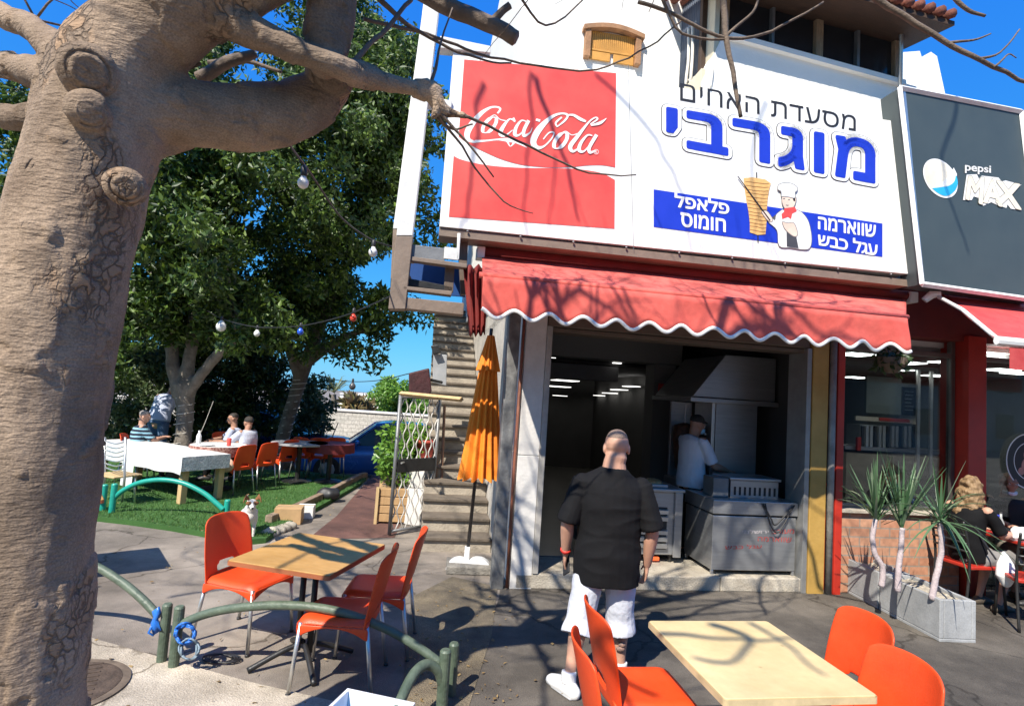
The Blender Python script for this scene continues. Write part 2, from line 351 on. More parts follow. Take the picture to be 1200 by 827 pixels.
def stains(m, lo=.62, cr=True):
    n = m.node_tree; L = n.links.new; b = n.nodes['Principled BSDF']; tc = [x for x in n.nodes if x.type == 'TEX_COORD'][0]; old = b.inputs['Base Color'].links[0].from_socket
    a = n.nodes.new('ShaderNodeTexNoise'); a.inputs['Scale'].default_value = .55; a.inputs['Detail'].default_value = 10; a.inputs['Roughness'].default_value = .7; L(tc.outputs['Object'], a.inputs['Vector'])
    r = n.nodes.new('ShaderNodeValToRGB'); e = r.color_ramp.elements; e[0].position = .42; e[0].color = (lo, lo, lo, 1); e[1].position = .60; e[1].color = (1.12, 1.12, 1.12, 1); L(a.outputs[0], r.inputs[0])
    mx = n.nodes.new('ShaderNodeMix'); mx.data_type = 'RGBA'; mx.blend_type = 'MULTIPLY'; mx.inputs[0].default_value = 1; L(old, mx.inputs[6]); L(r.outputs[0], mx.inputs[7]); out = mx.outputs[2]
    w_ = n.nodes.new('ShaderNodeTexNoise'); w_.inputs['Scale'].default_value = 1.3; w_.inputs['Detail'].default_value = 6; L(tc.outputs['Object'], w_.inputs['Vector'])
    ad = n.nodes.new('ShaderNodeVectorMath'); ad.operation = 'ADD'; L(tc.outputs['Object'], ad.inputs[0]); L(w_.outputs['Color'], ad.inputs[1])
    v = n.nodes.new('ShaderNodeTexVoronoi'); v.feature = 'DISTANCE_TO_EDGE'; v.inputs['Scale'].default_value = .55; L(ad.outputs[0], v.inputs['Vector'])
    r2 = n.nodes.new('ShaderNodeValToRGB'); e = r2.color_ramp.elements; e[0].position = .003; e[0].color = (.45, .43, .4, 1); e[1].position = .009; e[1].color = (1, 1, 1, 1); L(v.outputs['Distance'], r2.inputs[0])
    m2 = n.nodes.new('ShaderNodeMix'); m2.data_type = 'RGBA'; m2.blend_type = 'MULTIPLY'; m2.inputs[0].default_value = 1 if cr else 0; L(out, m2.inputs[6]); L(r2.outputs[0], m2.inputs[7]); out = m2.outputs[2]
    sp = n.nodes.new('ShaderNodeTexVoronoi'); sp.inputs['Scale'].default_value = 5; L(tc.outputs['Object'], sp.inputs['Vector']); r3 = n.nodes.new('ShaderNodeValToRGB'); e = r3.color_ramp.elements; e[0].position = .05; e[0].color = (.62, .6, .58, 1); e[1].position = .075; e[1].color = (1, 1, 1, 1); L(sp.outputs['Distance'], r3.inputs[0])
    m3 = n.nodes.new('ShaderNodeMix'); m3.data_type = 'RGBA'; m3.blend_type = 'MULTIPLY'; m3.inputs[0].default_value = .8; L(out, m3.inputs[6]); L(r3.outputs[0], m3.inputs[7]); L(m3.outputs[2], b.inputs['Base Color'])
for m_ in (ASPH, ASPHD): stains(m_, .55)
stains(CONC, .72); stains(PAVE, .7, False); stains(STEPM, .75, False); stains(GRAV, .6, False)
# ---------------------------------------------------------------- ground
xs = [-160, -60, -30, -16, -10, -6, -3, 0, 3, 6, 10, 16, 30, 60, 160]; ys = [-160, -50, -10, 0, 3, 6, 9, 11.5, 12, 12.5, 13, 13.5, 14, 20, 30, 60, 170]
def gz(y): return -.5*min(1, max(0, (y-11.5)/2.5))
g = MB(); g.grid([[(x, y, gz(y)) for x in xs] for y in ys]); struct('ground', g, ASPH, fixn=False)
def sheet(name, pts, z, m):
    mb = MB(); mb.add([(p[0], p[1], z) for p in pts], [tuple(range(len(pts)))]); o = struct(name, mb, m)
    return o
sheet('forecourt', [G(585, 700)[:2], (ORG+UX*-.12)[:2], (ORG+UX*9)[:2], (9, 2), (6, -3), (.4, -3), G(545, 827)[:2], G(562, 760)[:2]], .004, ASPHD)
sheet('gravel_strip', [G(482, 700)[:2], G(530, 676)[:2], G(583, 688)[:2], G(576, 745)[:2], G(550, 827)[:2], (-.1, 1.5), (-.9, 1.5), G(470, 827)[:2]], .008, GRAV)
sheet('pavement', [(-7, 5.9), G(-40, 715)[:2], G(104, 748)[:2], G(200, 775)[:2], G(290, 800)[:2], G(390, 823)[:2], (-.75, 2.9), (-.6, -3), (-7, -3)], .012, CONC)
sheet('path', [G(360, 632)[:2], G(395, 604)[:2], G(420, 575)[:2], G(438, 556)[:2], G(470, 556)[:2], G(476, 600)[:2], G(462, 630)[:2]], .004, PAVE)
LZ = .06
lawn_pts = [(-17, 8.6), (-7.0, 7.3)]+[tuple(G(x, y, LZ)[:2]) for x, y in ((60, 598), (105, 604), (150, 609), (200, 616), (245, 624), (282, 633), (312, 630), (328, 619), (345, 608), (385, 587), (422, 566))]+[(-2.75, 11.4), (-17, 11.4)]
mb = MB(); mb.prism([(p[0], p[1], -.01) for p in lawn_pts], (0, 0, LZ+.01)); struct('lawn', mb, TURF)
def inside(p, poly):
    c = False; j = len(poly)-1
    for i in range(len(poly)):
        if (poly[i][1] > p[1]) != (poly[j][1] > p[1]) and p[0] < (poly[j][0]-poly[i][0])*(p[1]-poly[i][1])/(poly[j][1]-poly[i][1])+poly[i][0]: c = not c
        j = i
    return c
bl = []
while len(bl) < 26000:
    p = (rng.uniform(-7.5, -2.5), 6.6+rng.uniform(0, 1)**1.5*4.6)
    if inside(p, lawn_pts): bl.append((p[0], p[1], LZ))
C = np.array(bl); n = len(C); a = rng.uniform(0, 2*PI, n); hh = rng.uniform(.02, .042, n); wv = np.stack([np.cos(a), np.sin(a), 0*a], 1)*.004
tip = C+np.stack([rng.normal(0, .012, n), rng.normal(0, .012, n), hh], 1)
GRASS = leaf_mat('grass_blade', [(.035, .095, .018), (.07, .165, .03), (.11, .20, .05)], .2, .6)
o = np_mesh('turf_grass', np.stack([C-wv, C+wv, tip], 1).reshape(-1, 3), np.arange(n*3).reshape(-1, 3), GRASS); o['kind'] = 'stuff'; o['label'] = 'short green turf blades'
kb = [G(x, y, .0) for x, y in ((318, 618), (345, 606), (385, 586), (424, 564))]+[Vector((-2.72, 11.3, 0))]
mb = MB()
for i in range(len(kb)-1):
    a, b = kb[i], kb[i+1]; dx = (b-a).normalized(); nn = Vector((-dx.y, dx.x, 0))
    L = (b-a).length; T = Matrix((dx, nn, Vector((0, 0, 1)))).transposed().to_4x4(); T.translation = a; mb.box(0, L-.012, 0, .10, -.02, .15, T)
tag(mb.build('kerb_edging', mat('brown_kerb', (.19, .13, .085), .9, 0, .3, 6, .5, 40, col2=(.30, .23, .16)), bevel=.012), 'low brownish stone kerb along the right edge of the green lawn', 'kerb')

# ---------------------------------------------------------------- the restaurant building
BT = Matrix.Translation(ORG) @ Matrix.Rotation(YAW, 4, 'Z')
rest = thing('restaurant_building', 'white restaurant building with open dark front, stone step and tiled roof window band', 'building', ORG, YAW)
def fb(name, m, *boxes, parent=None, bevel=.006):
    mb = MB()
    for b in boxes: mb.box(*b, T=FAC)
    return mb.build(name, m, parent if parent is not None else rest, bevel=bevel)
fb('pillar', STONE, (-.03, .19, 0, .35, 0, 1.3), (-.03, .19, .002, .35, 1.304, 2.75))
fb('jamb', mat('jamb_paint', (.36, .34, .31), .6, 0, .2, 4, .15, 40), (.192, .25, -.01, .2, .15, 2.62))
fb('side_wall', mat('rough_wall', (.50, .46, .40), .9, 0, .2, 2, .5, 30), (-.06, .0, .36, 9.5, 0, 3.4))
fb('floor', FLOORT, (.26, 3.4, .62, 8.5, .02, .15), (-.0, .26, .36, 8.5, .02, .15))
fb('step', STEPM, (.02, 1.1, 0, .6, 0, .15), (1.104, 2.2, .002, .6, 0, .151), (2.204, 3.185, 0, .6, 0, .15), bevel=.015)
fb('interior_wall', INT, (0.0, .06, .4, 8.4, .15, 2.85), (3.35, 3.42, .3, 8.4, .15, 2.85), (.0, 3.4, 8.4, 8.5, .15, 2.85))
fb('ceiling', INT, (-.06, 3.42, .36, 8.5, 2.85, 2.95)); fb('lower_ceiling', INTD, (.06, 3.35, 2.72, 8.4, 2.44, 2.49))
fb('ceiling_beam', mat('beam_paint', (.20, .195, .185), .7, 0, .05, 3), (.06, 2.78, 2.3, 2.7, 2.5, 2.849))
fb('column', mat('beam_paint', (.34, .33, .31)), (2.36, 2.7, 2.32, 2.66, .15, 2.499))
fb('air_conditioner', mat('ac_plastic', (.10, .10, .10), .5), (.4, 1.95, 2.74, 3.0, 2.2, 2.43))
def lit(x, y, z, wd, dp, par, m=None):                 # ceiling panel where the photo shows it, on the ceiling plane z
    q = FAC.inverted() @ G(x, y, z); return fb('ceiling_light', m or LAMP, (q.x-wd/2, q.x+wd/2, q.y-dp/2, q.y+dp/2, z-.012, z), parent=par, bevel=0)
def hung(x, y, n, wd, dp):                     # lamp panel at facade depth n
    q = FP(x, y, n); fb('ceiling_light', LAMP, (q.x-wd/2, q.x+wd/2, n, n+dp, q.z, q.z+.012), bevel=0)
for x, y, n, wd, dp in ((666, 446, 4.2, .42, .5), (655, 453, 5.2, .5, .5), (659, 464, 7.5, .25, .5), (709, 464, 7.5, .22, .6), (720, 461, 6.6, .2, .6), (731, 457, 5.8, .2, .6), (745, 453, 5.0, .2, .5)): hung(x, y, n, wd, dp)
for x, y, z, wd, dp in ((648, 419, 2.84, .12, .1), (723, 425, 2.49, .13, .06)):
    lit(x, y, z, wd, dp, rest)
q = FP(772, 449, 2.29), FP(793, 460, 2.29); fb('wall_sign', RED, (q[0].x, q[1].x, 2.30, 2.318, q[1].z, q[0].z))
fb('shutter_box', BROWN, (.2, 3.16, -.0, .3, 2.62, 2.80), (.2, 3.16, .04, .3, 2.57, 2.617), bevel=.01)
fb('facade_wall', WHITE, (-.2, 3.5, .352, .7, 2.85, 5.2), (-.06, 9, .25, .352, 2.8, 3.5))
fb('lower_fascia', mat('dark_fascia', (.10, .05, .04), .8), (-.1, 3.5, .02, .245, 2.81, 3.4))
fb('jamb', mat('jamb_alu', (.34, .34, .33), .45, .5, .15, 5), (3.115, 3.172, -.02, .3, .0, 2.62))
fb('corner_pillar', YEL, (3.18, 3.37, -.03, .34, 0, 2.9))
fb('corner_strip', REDP, (3.47, 3.555, -.05, .3, 0, 2.9))
mb = MB(); mb.tube([FL(3.42, -.03, .0), FL(3.42, -.03, 2.8)], .036, 12); mb.build('downpipe', mat('old_pipe', (.30, .29, .27), .6, .2, .3, 5, .2, 40), rest, smooth=True)
mb = MB(); mb.box(-.21, -.09, -.02, .12, 0, 2.9, FAC); mb.build('steel_post', mat('scuffed_steel', (.10, .10, .10), .6, .3, .4, 5, .2, 30, col2=(.28, .28, .27)), rest, bevel=.008)
mb = MB(); mb.tube([FL(-.055, -.01, .02), FL(-.06, -.01, 1.2), FL(-.055, -.01, 2.7)], .016, 8); mb.build('drainpipe', mat('copper_brown', (.25, .09, .05), .6), rest, smooth=True)
# upper storey
fb('upper_wall', WHITE, (-.2, 2.35, .8, 9, 3.4, 9))
wtl, wbr = FP(685, 36, .8), FP(748, 80, .8)
wn = fb('window', mat('brown_stone', (.34, .18, .09), .8, 0, .25, 8, .3, 40), (wtl.x, wtl.x+.07, .72, .82, wbr.z, wtl.z-.02), parent=rest); fb('window_jamb', mat('brown_stone', 0), (wbr.x-.07, wbr.x, .72, .82, wbr.z, wtl.z-.02), parent=wn)
mb = MB(); arc = [(wtl.x-.03+(wbr.x-wtl.x+.06)*i/10, wtl.z-.04+.07*math.sin(PI*i/10)) for i in range(11)]
mb.prism([FL(s, .70, z) for s, z in arc]+[FL(s, .70, z+.055) for s, z in arc[::-1]], UN*.12); mb.build('lintel', mat('brown_stone', (.34, .18, .09)), wn)
mb = MB(); k = 22
for i in range(k):
    s0 = wtl.x+.072+(wbr.x-wtl.x-.144)*i/k; mb.box(s0, s0+(wbr.x-wtl.x-.144)/k*.8, .775, .79, wbr.z+.14, wtl.z-.0, FAC)
mb.box(wtl.x+.072, wbr.x-.072, .765, .79, wbr.z+.115, wbr.z+.138, FAC)
mb.build('shutter', mat('orange_wood', (.55, .27, .055), .6, 0, .15, 6, .1, 30), wn)
fb('shutter_panel', mat('orange_wood', (.55, .27, .055)), (wtl.x+.075, (wtl.x+wbr.x)/2-.02, .77, .79, wbr.z, wbr.z+.11), ((wtl.x+wbr.x)/2+.02, wbr.x-.075, .77, .79, wbr.z, wbr.z+.11), parent=wn)
# bay with window band: sill line and eave follow the photo
A, B = FP(848, 40, 0), FP(1057, 97, 0); A2, B2 = FP(848, 2, 0), FP(1057, 58, 0); s0, s1 = A.x, B.x
def bandz(s, lo=True):
    p, q = (A, B) if lo else (A2, B2); return p.z+(q.z-p.z)*(s-p.x)/(q.x-p.x)
sb = FP(822, 92, 0).x
mb = MB(); mb.prism([FL(sb, 0, 4.6), FL(4.45, 0, 4.6), FL(4.45, 0, bandz(4.45)), FL(s0, 0, bandz(s0)), FL(sb, 0, 5.45)], UN*1.6); mb.build('bay_wall', WHITE, rest)
mb = MB(); mb.prism([FL(s0, .08, bandz(s0)), FL(s1, .08, bandz(s1)), FL(s1, .08, bandz(s1)+.9), FL(s0, .08, bandz(s0)+.9)], UN*.03); bw = mb.build('window_band', DARKGL, rest)
for px_ in (850, 907, 962, 1008, 1055):
    s = FP(px_, 60, 0).x; z = bandz(s); th = .09 if px_ in (850, 962, 1055) else .035
    mb = MB(); mb.box(s-th/2, s+th/2, .02, .12, z+.003, z+.85, FAC); mb.build('mullion', mat('weathered_wood', (.30, .21, .13), .8, 0, .3, 8, .4, 40, stretch=(6, 6, 1)) if th > .05 else GREYM, bw, bevel=.006)
mb = MB(); mb.prism([FL(s0, -.06, bandz(s0)-.06), FL(s1, -.06, bandz(s1)-.06), FL(s1, -.06, bandz(s1)), FL(s0, -.06, bandz(s0))], UN*.1); mb.build('sill', WHITE, bw)
# open side of the bay
fb('bay_side', CREAM, (sb-.005, sb+.05, .002, 1.0, 4.6, 5.62), (s0-.1, s0-.04, .02, .22, 5.6, 7.2))
mb = MB()
for i in range(16):
    n0 = .24+.045*i; mb.loft([FL(s0-.12, n0, 5.72), FL(s0-.12, n0, 7.4)], .026, 8)
mb.build('corrugated_panel', mat('blue_grey_sheet', (.07, .09, .13), .5, .2, .2, 5), rest, smooth=True)
fb('timber_frame', DWOOD, (s0-.16, s0-.06, .2, .27, 5.55, 7.4), (s0-.16, s0-.06, .9, .98, 5.55, 7.4), (s0-.17, s0-.05, .2, .98, 5.55, 5.70))
mb = MB()
for q in range(2): mb.tube(catmull([FL(s0-.2, .35+.12*q, 5.62), FL(s0-.22, .3+.12*q, 5.75), FL(s0-.2, .33+.1*q, 6.0), FL(s0-.2, .36+.1*q, 6.4)]), .018, 8)
mb.tube(catmull([FL(s0-.2, .42, 5.72), FL(s0-.1, .1, 5.68), FL(sb+.12, -.02, 5.64), FL(sb+.1, -.02, 5.4)]), .012, 6)
mb.build('water_pipe', mat('white_pipe', (.7, .67, .6), .5), rest, smooth=True)
# eave and tiled roof over the band
ea = [(s, bandz(s, False)) for s in (s0-.45, 4.42)]
mb = MB(); mb.prism([FL(ea[0][0], -.5, ea[0][1]+.0), FL(ea[1][0], -.5, ea[1][1]+.0), FL(ea[1][0], .25, ea[1][1]+.16), FL(ea[0][0], .25, ea[0][1]+.16)], (0, 0, .05)); mb.build('eave_soffit', DWOOD, rest)
rf = MB()
for i in range(22):
    t = i/22; s = ea[0][0]+(ea[1][0]-ea[0][0])*(t+.02); z = ea[0][1]+(ea[1][1]-ea[0][1])*t+.085
    rf.loft([FL(s, -.55, z), FL(s, .5, z+.34), FL(s, 2.0, z+.85)], .052, 8)
rf.build('roof', TILE, rest, smooth=True)
mb = MB(); s9 = FP(1056, 60, -.1).x; mb.tube([FL(s9, -.1, 5.0), FL(s9-.01, -.1, 8.2)], .022, 8); mb.build('antenna_pole', ALU, rest, smooth=True)
mb = MB(); pp = [(1040, 130), (1050, 62), (1078, 60), (1080, 67), (1091, 61), (1098, 66), (1108, 112), (1112, 135)]
mb.prism([FW(x, y, 1.65) for x, y in pp], UN*.5); mb.build('parapet', WHITE, rest)

# ---------------------------------------------------------------- the cafe next door
cafe = thing('cafe_building', 'glass fronted cafe with red columns and brick sill right of the restaurant', 'building', FL(3.6, 0, 0), YAW)
fc = lambda name, m, *b, **k: fb(name, m, *b, parent=cafe, **k)
fc('brick_sill', BRICK, (3.557, 5.1, .02, .3, 0, .86)); fc('sill_cap', STEPM, (3.557, 5.12, -.03, .3, .862, .90))
fc('column', mat('column_red', (.40, .028, .016), .4, 0, .15, 3), (5.12, 5.36, -.06, .3, 0, 2.92))
fc('column', mat('column_red', (.30, .022, .014)), (7.2, 7.45, -.06, .3, 0, 2.92))
fc('header', mat('header_red', (.16, .018, .013), .7), (3.557, 9, .0, .3, 2.86, 3.5))
wf = fc('window', mat('anodised', (.20, .19, .17), .4, .7), (3.557, 3.61, .1, .16, .9, 2.86), (5.06, 5.118, .1, .16, .9, 2.86), (3.61, 5.06, .1, .16, 2.66, 2.72), (3.61, 5.06, .1, .16, .9, .94))
mb = MB(); mb.box(3.61, 5.06, .127, .133, .94, 2.66, FAC); mb.build('pane', PANE, wf)
wf = fc('window', mat('anodised', (.20, .19, .17)), (5.362, 5.41, .1, .16, .02, 2.86), (7.15, 7.2, .1, .16, .02, 2.86), (5.41, 7.15, .1, .16, 2.66, 2.72))
mb = MB(); mb.box(5.41, 7.15, .127, .133, .02, 2.66, FAC); mb.build('pane', PANE, wf)
fc('floor', FLOORT, (3.5, 9, .31, 7, .0, .02)); fc('ceiling', mat('cafe_ceiling', (.35, .36, .36), .8), (3.5, 9, .31, 7, 2.73, 2.95))
CW = mat('cafe_wall', (.22, .235, .235), .8, 0, .1, 1)
fc('interior_wall', CW, (3.43, 3.5, .31, 7, 0, 2.85), (9, 9.1, .31, 7, 0, 2.85), (3.5, 9, 7, 7.1, 0, 2.85))
fc('outer_wall', WHITE, (3.5, 9.1, .31, .5, 2.96, 5.3), (3.5, 9.1, 7.1, 7.3, 0, 5.3))
for x, y in ((1002, 415), (1003, 442), (1063, 425), (1052, 433), (1112, 424), (1098, 440), (1158, 421), (1172, 433), (1195, 437)):
    lit(x, y, 2.728, .36, .3, cafe, LAMPC)
def fq(name, m, x0, y0, x1, y1, n, d, parent=None):      # a box standing at facade depth n, seen between two photo corners
    a, b = FP(x0, y0, n), FP(x1, y1, n); return fb(name, m, (a.x, b.x, n, n+d, min(a.z, b.z), max(a.z, b.z)), parent=parent or cafe, bevel=0)
fq('counter', mat('counter_beige', (.34, .30, .23), .6), 992, 530, 1126, 606, 2.6, .6); fq('counter_top', STEEL, 990, 526, 1127, 530, 2.55, .7)
scr = fq('display_case', mat('case_grey', (.30, .32, .32), .4), 1008, 497, 1076, 525, 2.7, .3)
for i in range(13): fq('case_bar', ALU if i % 3 else BLACK, 1010+5*i, 499, 1012.5+5*i, 524, 2.67, .025, scr)
sb_ = fq('shelf_sign', mat('cream_panel', (.55, .50, .40), .6), 1003, 487, 1076, 497, 2.66, .03); fq('shelf_sign_band', REDP, 1031, 489, 1066, 495, 2.64, .018, sb_)
for x in (1076, 1091, 1107): fq('partition_post', ALU, x, 412, x+1.6, 560, 2.3, .03)
fq('side_panel', mat('panel_teal_grey', (.16, .19, .18), .7), 1016, 440, 1056, 486, 3.6, .05); fq('door_frame', mat('pale_frame', (.42, .44, .43), .6), 1055, 448, 1077, 496, 3.9, .03)
for x0, y0, x1, y1 in ((1058, 453, 1074, 487), (1110, 457, 1124, 499)):
    bd = fq('menu_board', BLACK, x0, y0, x1, y1, 3.8, .03)
    for k in range(6): fq('menu_line', mat('chalk', (.5, .5, .48)), x0+3, y0+5+(y1-y0-8)*k/6, x1-3-(k*5) % 4, y0+6.2+(y1-y0-8)*k/6, 3.785, .012, bd)
for x0, y0, x1, y1, n_, m_ in ((1150, 470, 1176, 520, 4.5, BLACK), (1180, 480, 1210, 540, 5, mat('panel_teal_grey', 0)), (1005, 512, 1009, 528, 2.5, REDP)): fq('wall_panel', m_, x0, y0, x1, y1, n_, .04)

# ---------------------------------------------------------------- outside staircase left of the restaurant
stc = thing('staircase', 'worn stone outdoor staircase climbing away beside the restaurant wall', 'staircase', FL(-.65, 1.2, 0), YAW)
STAIR = mat('stair_stone', (.26, .225, .18), .9, 0, .25, 5, .5, 40, col2=(.42, .365, .29))
SHADOW_EDGE = mat('stair_shadow_edge', (.13, .105, .08), .9, 0, .25, 6, .4, 40)  # overhanging dark edges added to draw shadow lines between the treads
for i in range(22):
    s = MB(); n0 = 1.2+.285*i; s.box(-.90, -.07, n0+.02, n0+.6, .17*i-.1 if i else 0, .17*(i+1)-.042, FAC); p = s.build('step', STAIR, stc)
    s = MB(); s.box(-.91, -.07, n0-.015, n0+.33, .17*(i+1)-.04, .17*(i+1), FAC); s.build('shadow_edge', SHADOW_EDGE, p, bevel=.008)

# ---------------------------------------------------------------- unseen row across the street, added for the cafe glass to reflect
hs = thing('added_street_row', 'long plain facade with dark windows added across the street, unseen, for cafe glass reflections', 'building', (0, -19, 0))
mb = MB(); mb.box(-30, 150, -27, -19, -.01, 8.5); mb.build('wall', mat('street_plaster', (.34, .31, .27), .9, 0, .2, .8), hs)
for i in range(36):
    for z in (1.0, 4.6): mb = MB(); mb.box(-27+4.4*i, -25+4.4*i, -19.1, -18.96, z, z+1.9); mb.build('window', DARKGL, hs)
# ---------------------------------------------------------------- big white sign
NS = -.35
sg = thing('shop_sign', 'wide white restaurant sign with red cola panel and blue Hebrew lettering above the awning', 'sign', FL(1.5, NS, 3.4), YAW)
TL, TR, BR, BL_ = (531, 61), (1053, 143), (1066, 321), (515, 265)
mb = MB(); mb.prism([FW(x, y, NS) for x, y in (TL, TR, BR, BL_)], UN*.28); mb.build('sign_box', SIGNW, sg)
mb = MB(); a, b = FP(515, 266, NS), FP(1066, 322, NS)
mb.box(a.x, b.x, NS+.02, NS+.27, a.z-.075, a.z-.002, FAC); mb.build('bottom_channel', TANB, sg)
for s in (-.6, .5, 1.6, 2.7, 3.6):
    mb = MB(); mb.box(s, s+.05, NS+.29, .34, 3.5, 3.56, FAC); mb.build('bracket', DKMET, sg)
n1 = NS-.004
for x0, x1 in ((736, 738.2),):
    mb = MB(); mb.prism([FW(x0, 76, NS-.001), FW(x0+.5, 76, NS-.001), FW(x1+4.5, 293, NS-.001), FW(x1+4, 293, NS-.001)], -UN*.001); mb.build('panel_seam', GREYM, sg)
for i in range(9):
    mb = MB(); mb.ell(FW(548+62*i, 271+6.3*i, NS), (.012, .012, .012), nu=8, nv=6); mb.build('screw', GREYM, sg)
bez = lambda pts, k=8: [tuple(p)[:2] for p in catmull([(x, y, 0) for x, y in pts], k)]
c1 = lambda x, y: (530+x/6, 110+y/6)                    # from enlarged crop pixels
def cola(pts): return [c1(*p) for p in pts]
rp = [(544, 70), (722, 86)]+cola(bez([(1145, 518), (1060, 503), (960, 503), (840, 514), (720, 518), (600, 512), (480, 498), (350, 462), (240, 415), (120, 355), (45, 300)], 5))
poly_on(rp, n1+.002, 'cola_panel', RED, sg)
rp = cola(bez([(10, 437), (60, 462), (180, 492), (330, 512), (520, 522), (700, 523), (850, 528), (960, 540), (1060, 562), (1143, 606)], 5))+[(720, 268), (526, 254)]
poly_on(rp, n1+.002, 'cola_panel', RED, sg)
def stroke(pts, ws, k=8):
    """brush stroke with changing width, in crop pixels"""
    P = [Vector((x, y, 0)) for x, y in pts]; W = [Vector((w_, 0, 0)) for w_ in ws]; P = catmull(P, k); W = [max(1.5, v.x) for v in catmull(W, k)]
    l = []; r = []
    for i, p in enumerate(P):
        t = (P[min(i+1, len(P)-1)]-P[max(i-1, 0)]); t = t.normalized() if t.length > 1e-6 else Vector((1, 0, 0)); nn = Vector((-t.y, t.x, 0))
        l.append(p+nn*W[i]/2); r.append(p-nn*W[i]/2)
    return l, r
lg = MB(); lift = 0
def put(pts, ws, k=8):
    global lift
    l, r = stroke(pts, ws, k); lift += 1; nn = n1-.0004*lift-.001
    lg.add([FW(*c1(v.x, v.y), nn) for v in l]+[FW(*c1(v.x, v.y), nn) for v in r], [(i, i+1, len(l)+i+1, len(l)+i) for i in range(len(l)-1)])
put([(318, 138), (338, 108), (312, 93), (262, 100), (195, 145), (130, 225), (104, 285), (118, 325), (165, 340)], [12, 14, 12, 16, 30, 42, 40, 26, 14])
put([(160, 335), (240, 330), (320, 322), (390, 325), (450, 340), (525, 378)], [20, 12, 12, 28, 18, 4]); put([(385, 325), (408, 370), (440, 335)], [20, 5, 20])
def oval(cx, cy, rx, ry, tilt, w1, w2, k=14):
    pts = []; ws = []
    for i in range(k+1):
        a = 2*PI*i/k; x, y = rx*math.cos(a), ry*math.sin(a); pts.append((cx+x+tilt*-y, cy+y)); ws.append(w1 if abs(math.cos(a)) > .6 else w2)
    put(pts, ws, 4)
oval(262, 220, 38, 55, .55, 24, 9); put([(268, 165), (300, 150), (335, 180), (375, 190)], [7, 6, 6, 8])
put([(428, 170), (440, 195), (405, 178), (362, 225), (338, 280), (370, 295), (425, 255)], [16, 10, 10, 24, 28, 14, 5])
put([(520, 195), (485, 190), (450, 235), (440, 285), (470, 290), (515, 245)], [8, 12, 22, 26, 12, 7]); put([(538, 188), (505, 255), (505, 295), (545, 275), (562, 240)], [24, 24, 22, 9, 4])
put([(588, 182), (618, 190)], [16, 18])
put([(740, 230), (790, 190), (812, 150), (760, 140), (690, 170), (610, 250), (570, 330), (590, 375), (640, 372), (695, 320), (715, 275), (680, 275), (640, 320)], [8, 14, 14, 14, 24, 44, 44, 32, 14, 10, 10, 10, 8])
put([(740, 235), (728, 205), (770, 165)], [8, 14, 12])
put([(800, 152), (850, 150), (900, 178), (940, 195)], [8, 16, 22, 14])
oval(762, 330, 38, 55, .5, 26, 10); put([(770, 275), (800, 265), (840, 290), (880, 280)], [6, 6, 6, 6])
put([(970, 215), (1020, 180), (1005, 168), (960, 200), (880, 300), (830, 370), (850, 405), (905, 370)], [8, 12, 10, 12, 26, 30, 18, 6]); put([(975, 222), (1040, 205), (1085, 172)], [10, 20, 3])
put([(985, 295), (950, 292), (905, 345), (892, 395), (925, 405), (975, 350)], [8, 12, 22, 26, 12, 7]); put([(1015, 288), (965, 375), (968, 412), (1005, 400)], [24, 24, 20, 8])
oval(1012, 408, 16, 16, 0, 3, 3); put([(1006, 415), (1006, 400), (1016, 403), (1008, 409), (1018, 416)], [3, 3, 3, 3, 3], 2)
lg.build('cola_lettering', SIGNW, sg, fixn=False)
# Hebrew lines, written left to right as they stand on the sign
quad_text('םיחאה תדעסמ', [(797, 97), (1003, 136), (1003, 154), (797, 118)], n1, 'lettering', BLACK, sg)
Q = [(783, 127), (1023, 167), (1023, 214), (783, 169)]
for of, m_, li in ((.088, BLACK, 0), (.079, SIGNW, .003), (.030, BLUE, .006)): quad_text('יברגומ', Q, n1, 'name_lettering', m_, sg, offset=of, lift=li, space=1.14)
poly_on([(766, 222), (1034, 262), (1034, 301), (766, 266)], n1+.002, 'blue_band', BLUE, sg)
n2 = n1-.003
for s_, q_ in (('לפאלפ', [(791, 226), (854, 236), (854, 251), (791, 242)]), ('סומוח', [(798, 249), (850, 257), (850, 272), (798, 265)]), ('המראווש', [(959, 254), (1026, 264), (1026, 278), (959, 268)]), ('שבכ לגע', [(959, 272), (1028, 284), (1028, 300), (959, 287)])):
    quad_text(s_, q_, n2, 'band_lettering', SIGNW, sg, offset=.025)
# spit and cook, flat print
c2 = lambda x, y: (850+x/6, 190+y/6)
def pr(name, pts, m_, li, k=0):
    pts = bez(pts, k) if k else pts; poly_on([c2(*p) for p in pts], n2-.0015*li, name, m_, sg, .001)
MEAT = mat('print_meat', (.66, .36, .10), .5, 0, .3, 40, col2=(.78, .52, .22), stretch=(1, 1, 9)); SKIN = mat('print_skin', (.74, .58, .47), .5); GREYL = mat('print_grey', (.16, .16, .16), .5)
pr('spit_rod', [(216, 72), (224, 72), (234, 566), (226, 566)], BLACK, 0)
pr('spit_meat', [(128, 112), (190, 108), (280, 122), (320, 150), (308, 195), (298, 260), (292, 330), (290, 420), (282, 508), (225, 512), (172, 494), (172, 430), (163, 350), (148, 270), (135, 180)], MEAT, 1)
SK = mat('print_line', (.32, .14, .04), .6)
for i in range(14):
    y = 135+26*i; x0 = 140+i*2.6; x1 = 306-i*1.6; pr('meat_line', [(x0, y), (x0+50, y+5+(i % 3)*3), (x1-30, y+16), (x1, y+14), (x1, y+17), (x1-30, y+20), (x0+50, y+9+(i % 3)*3), (x0, y+3)], SK, 2)
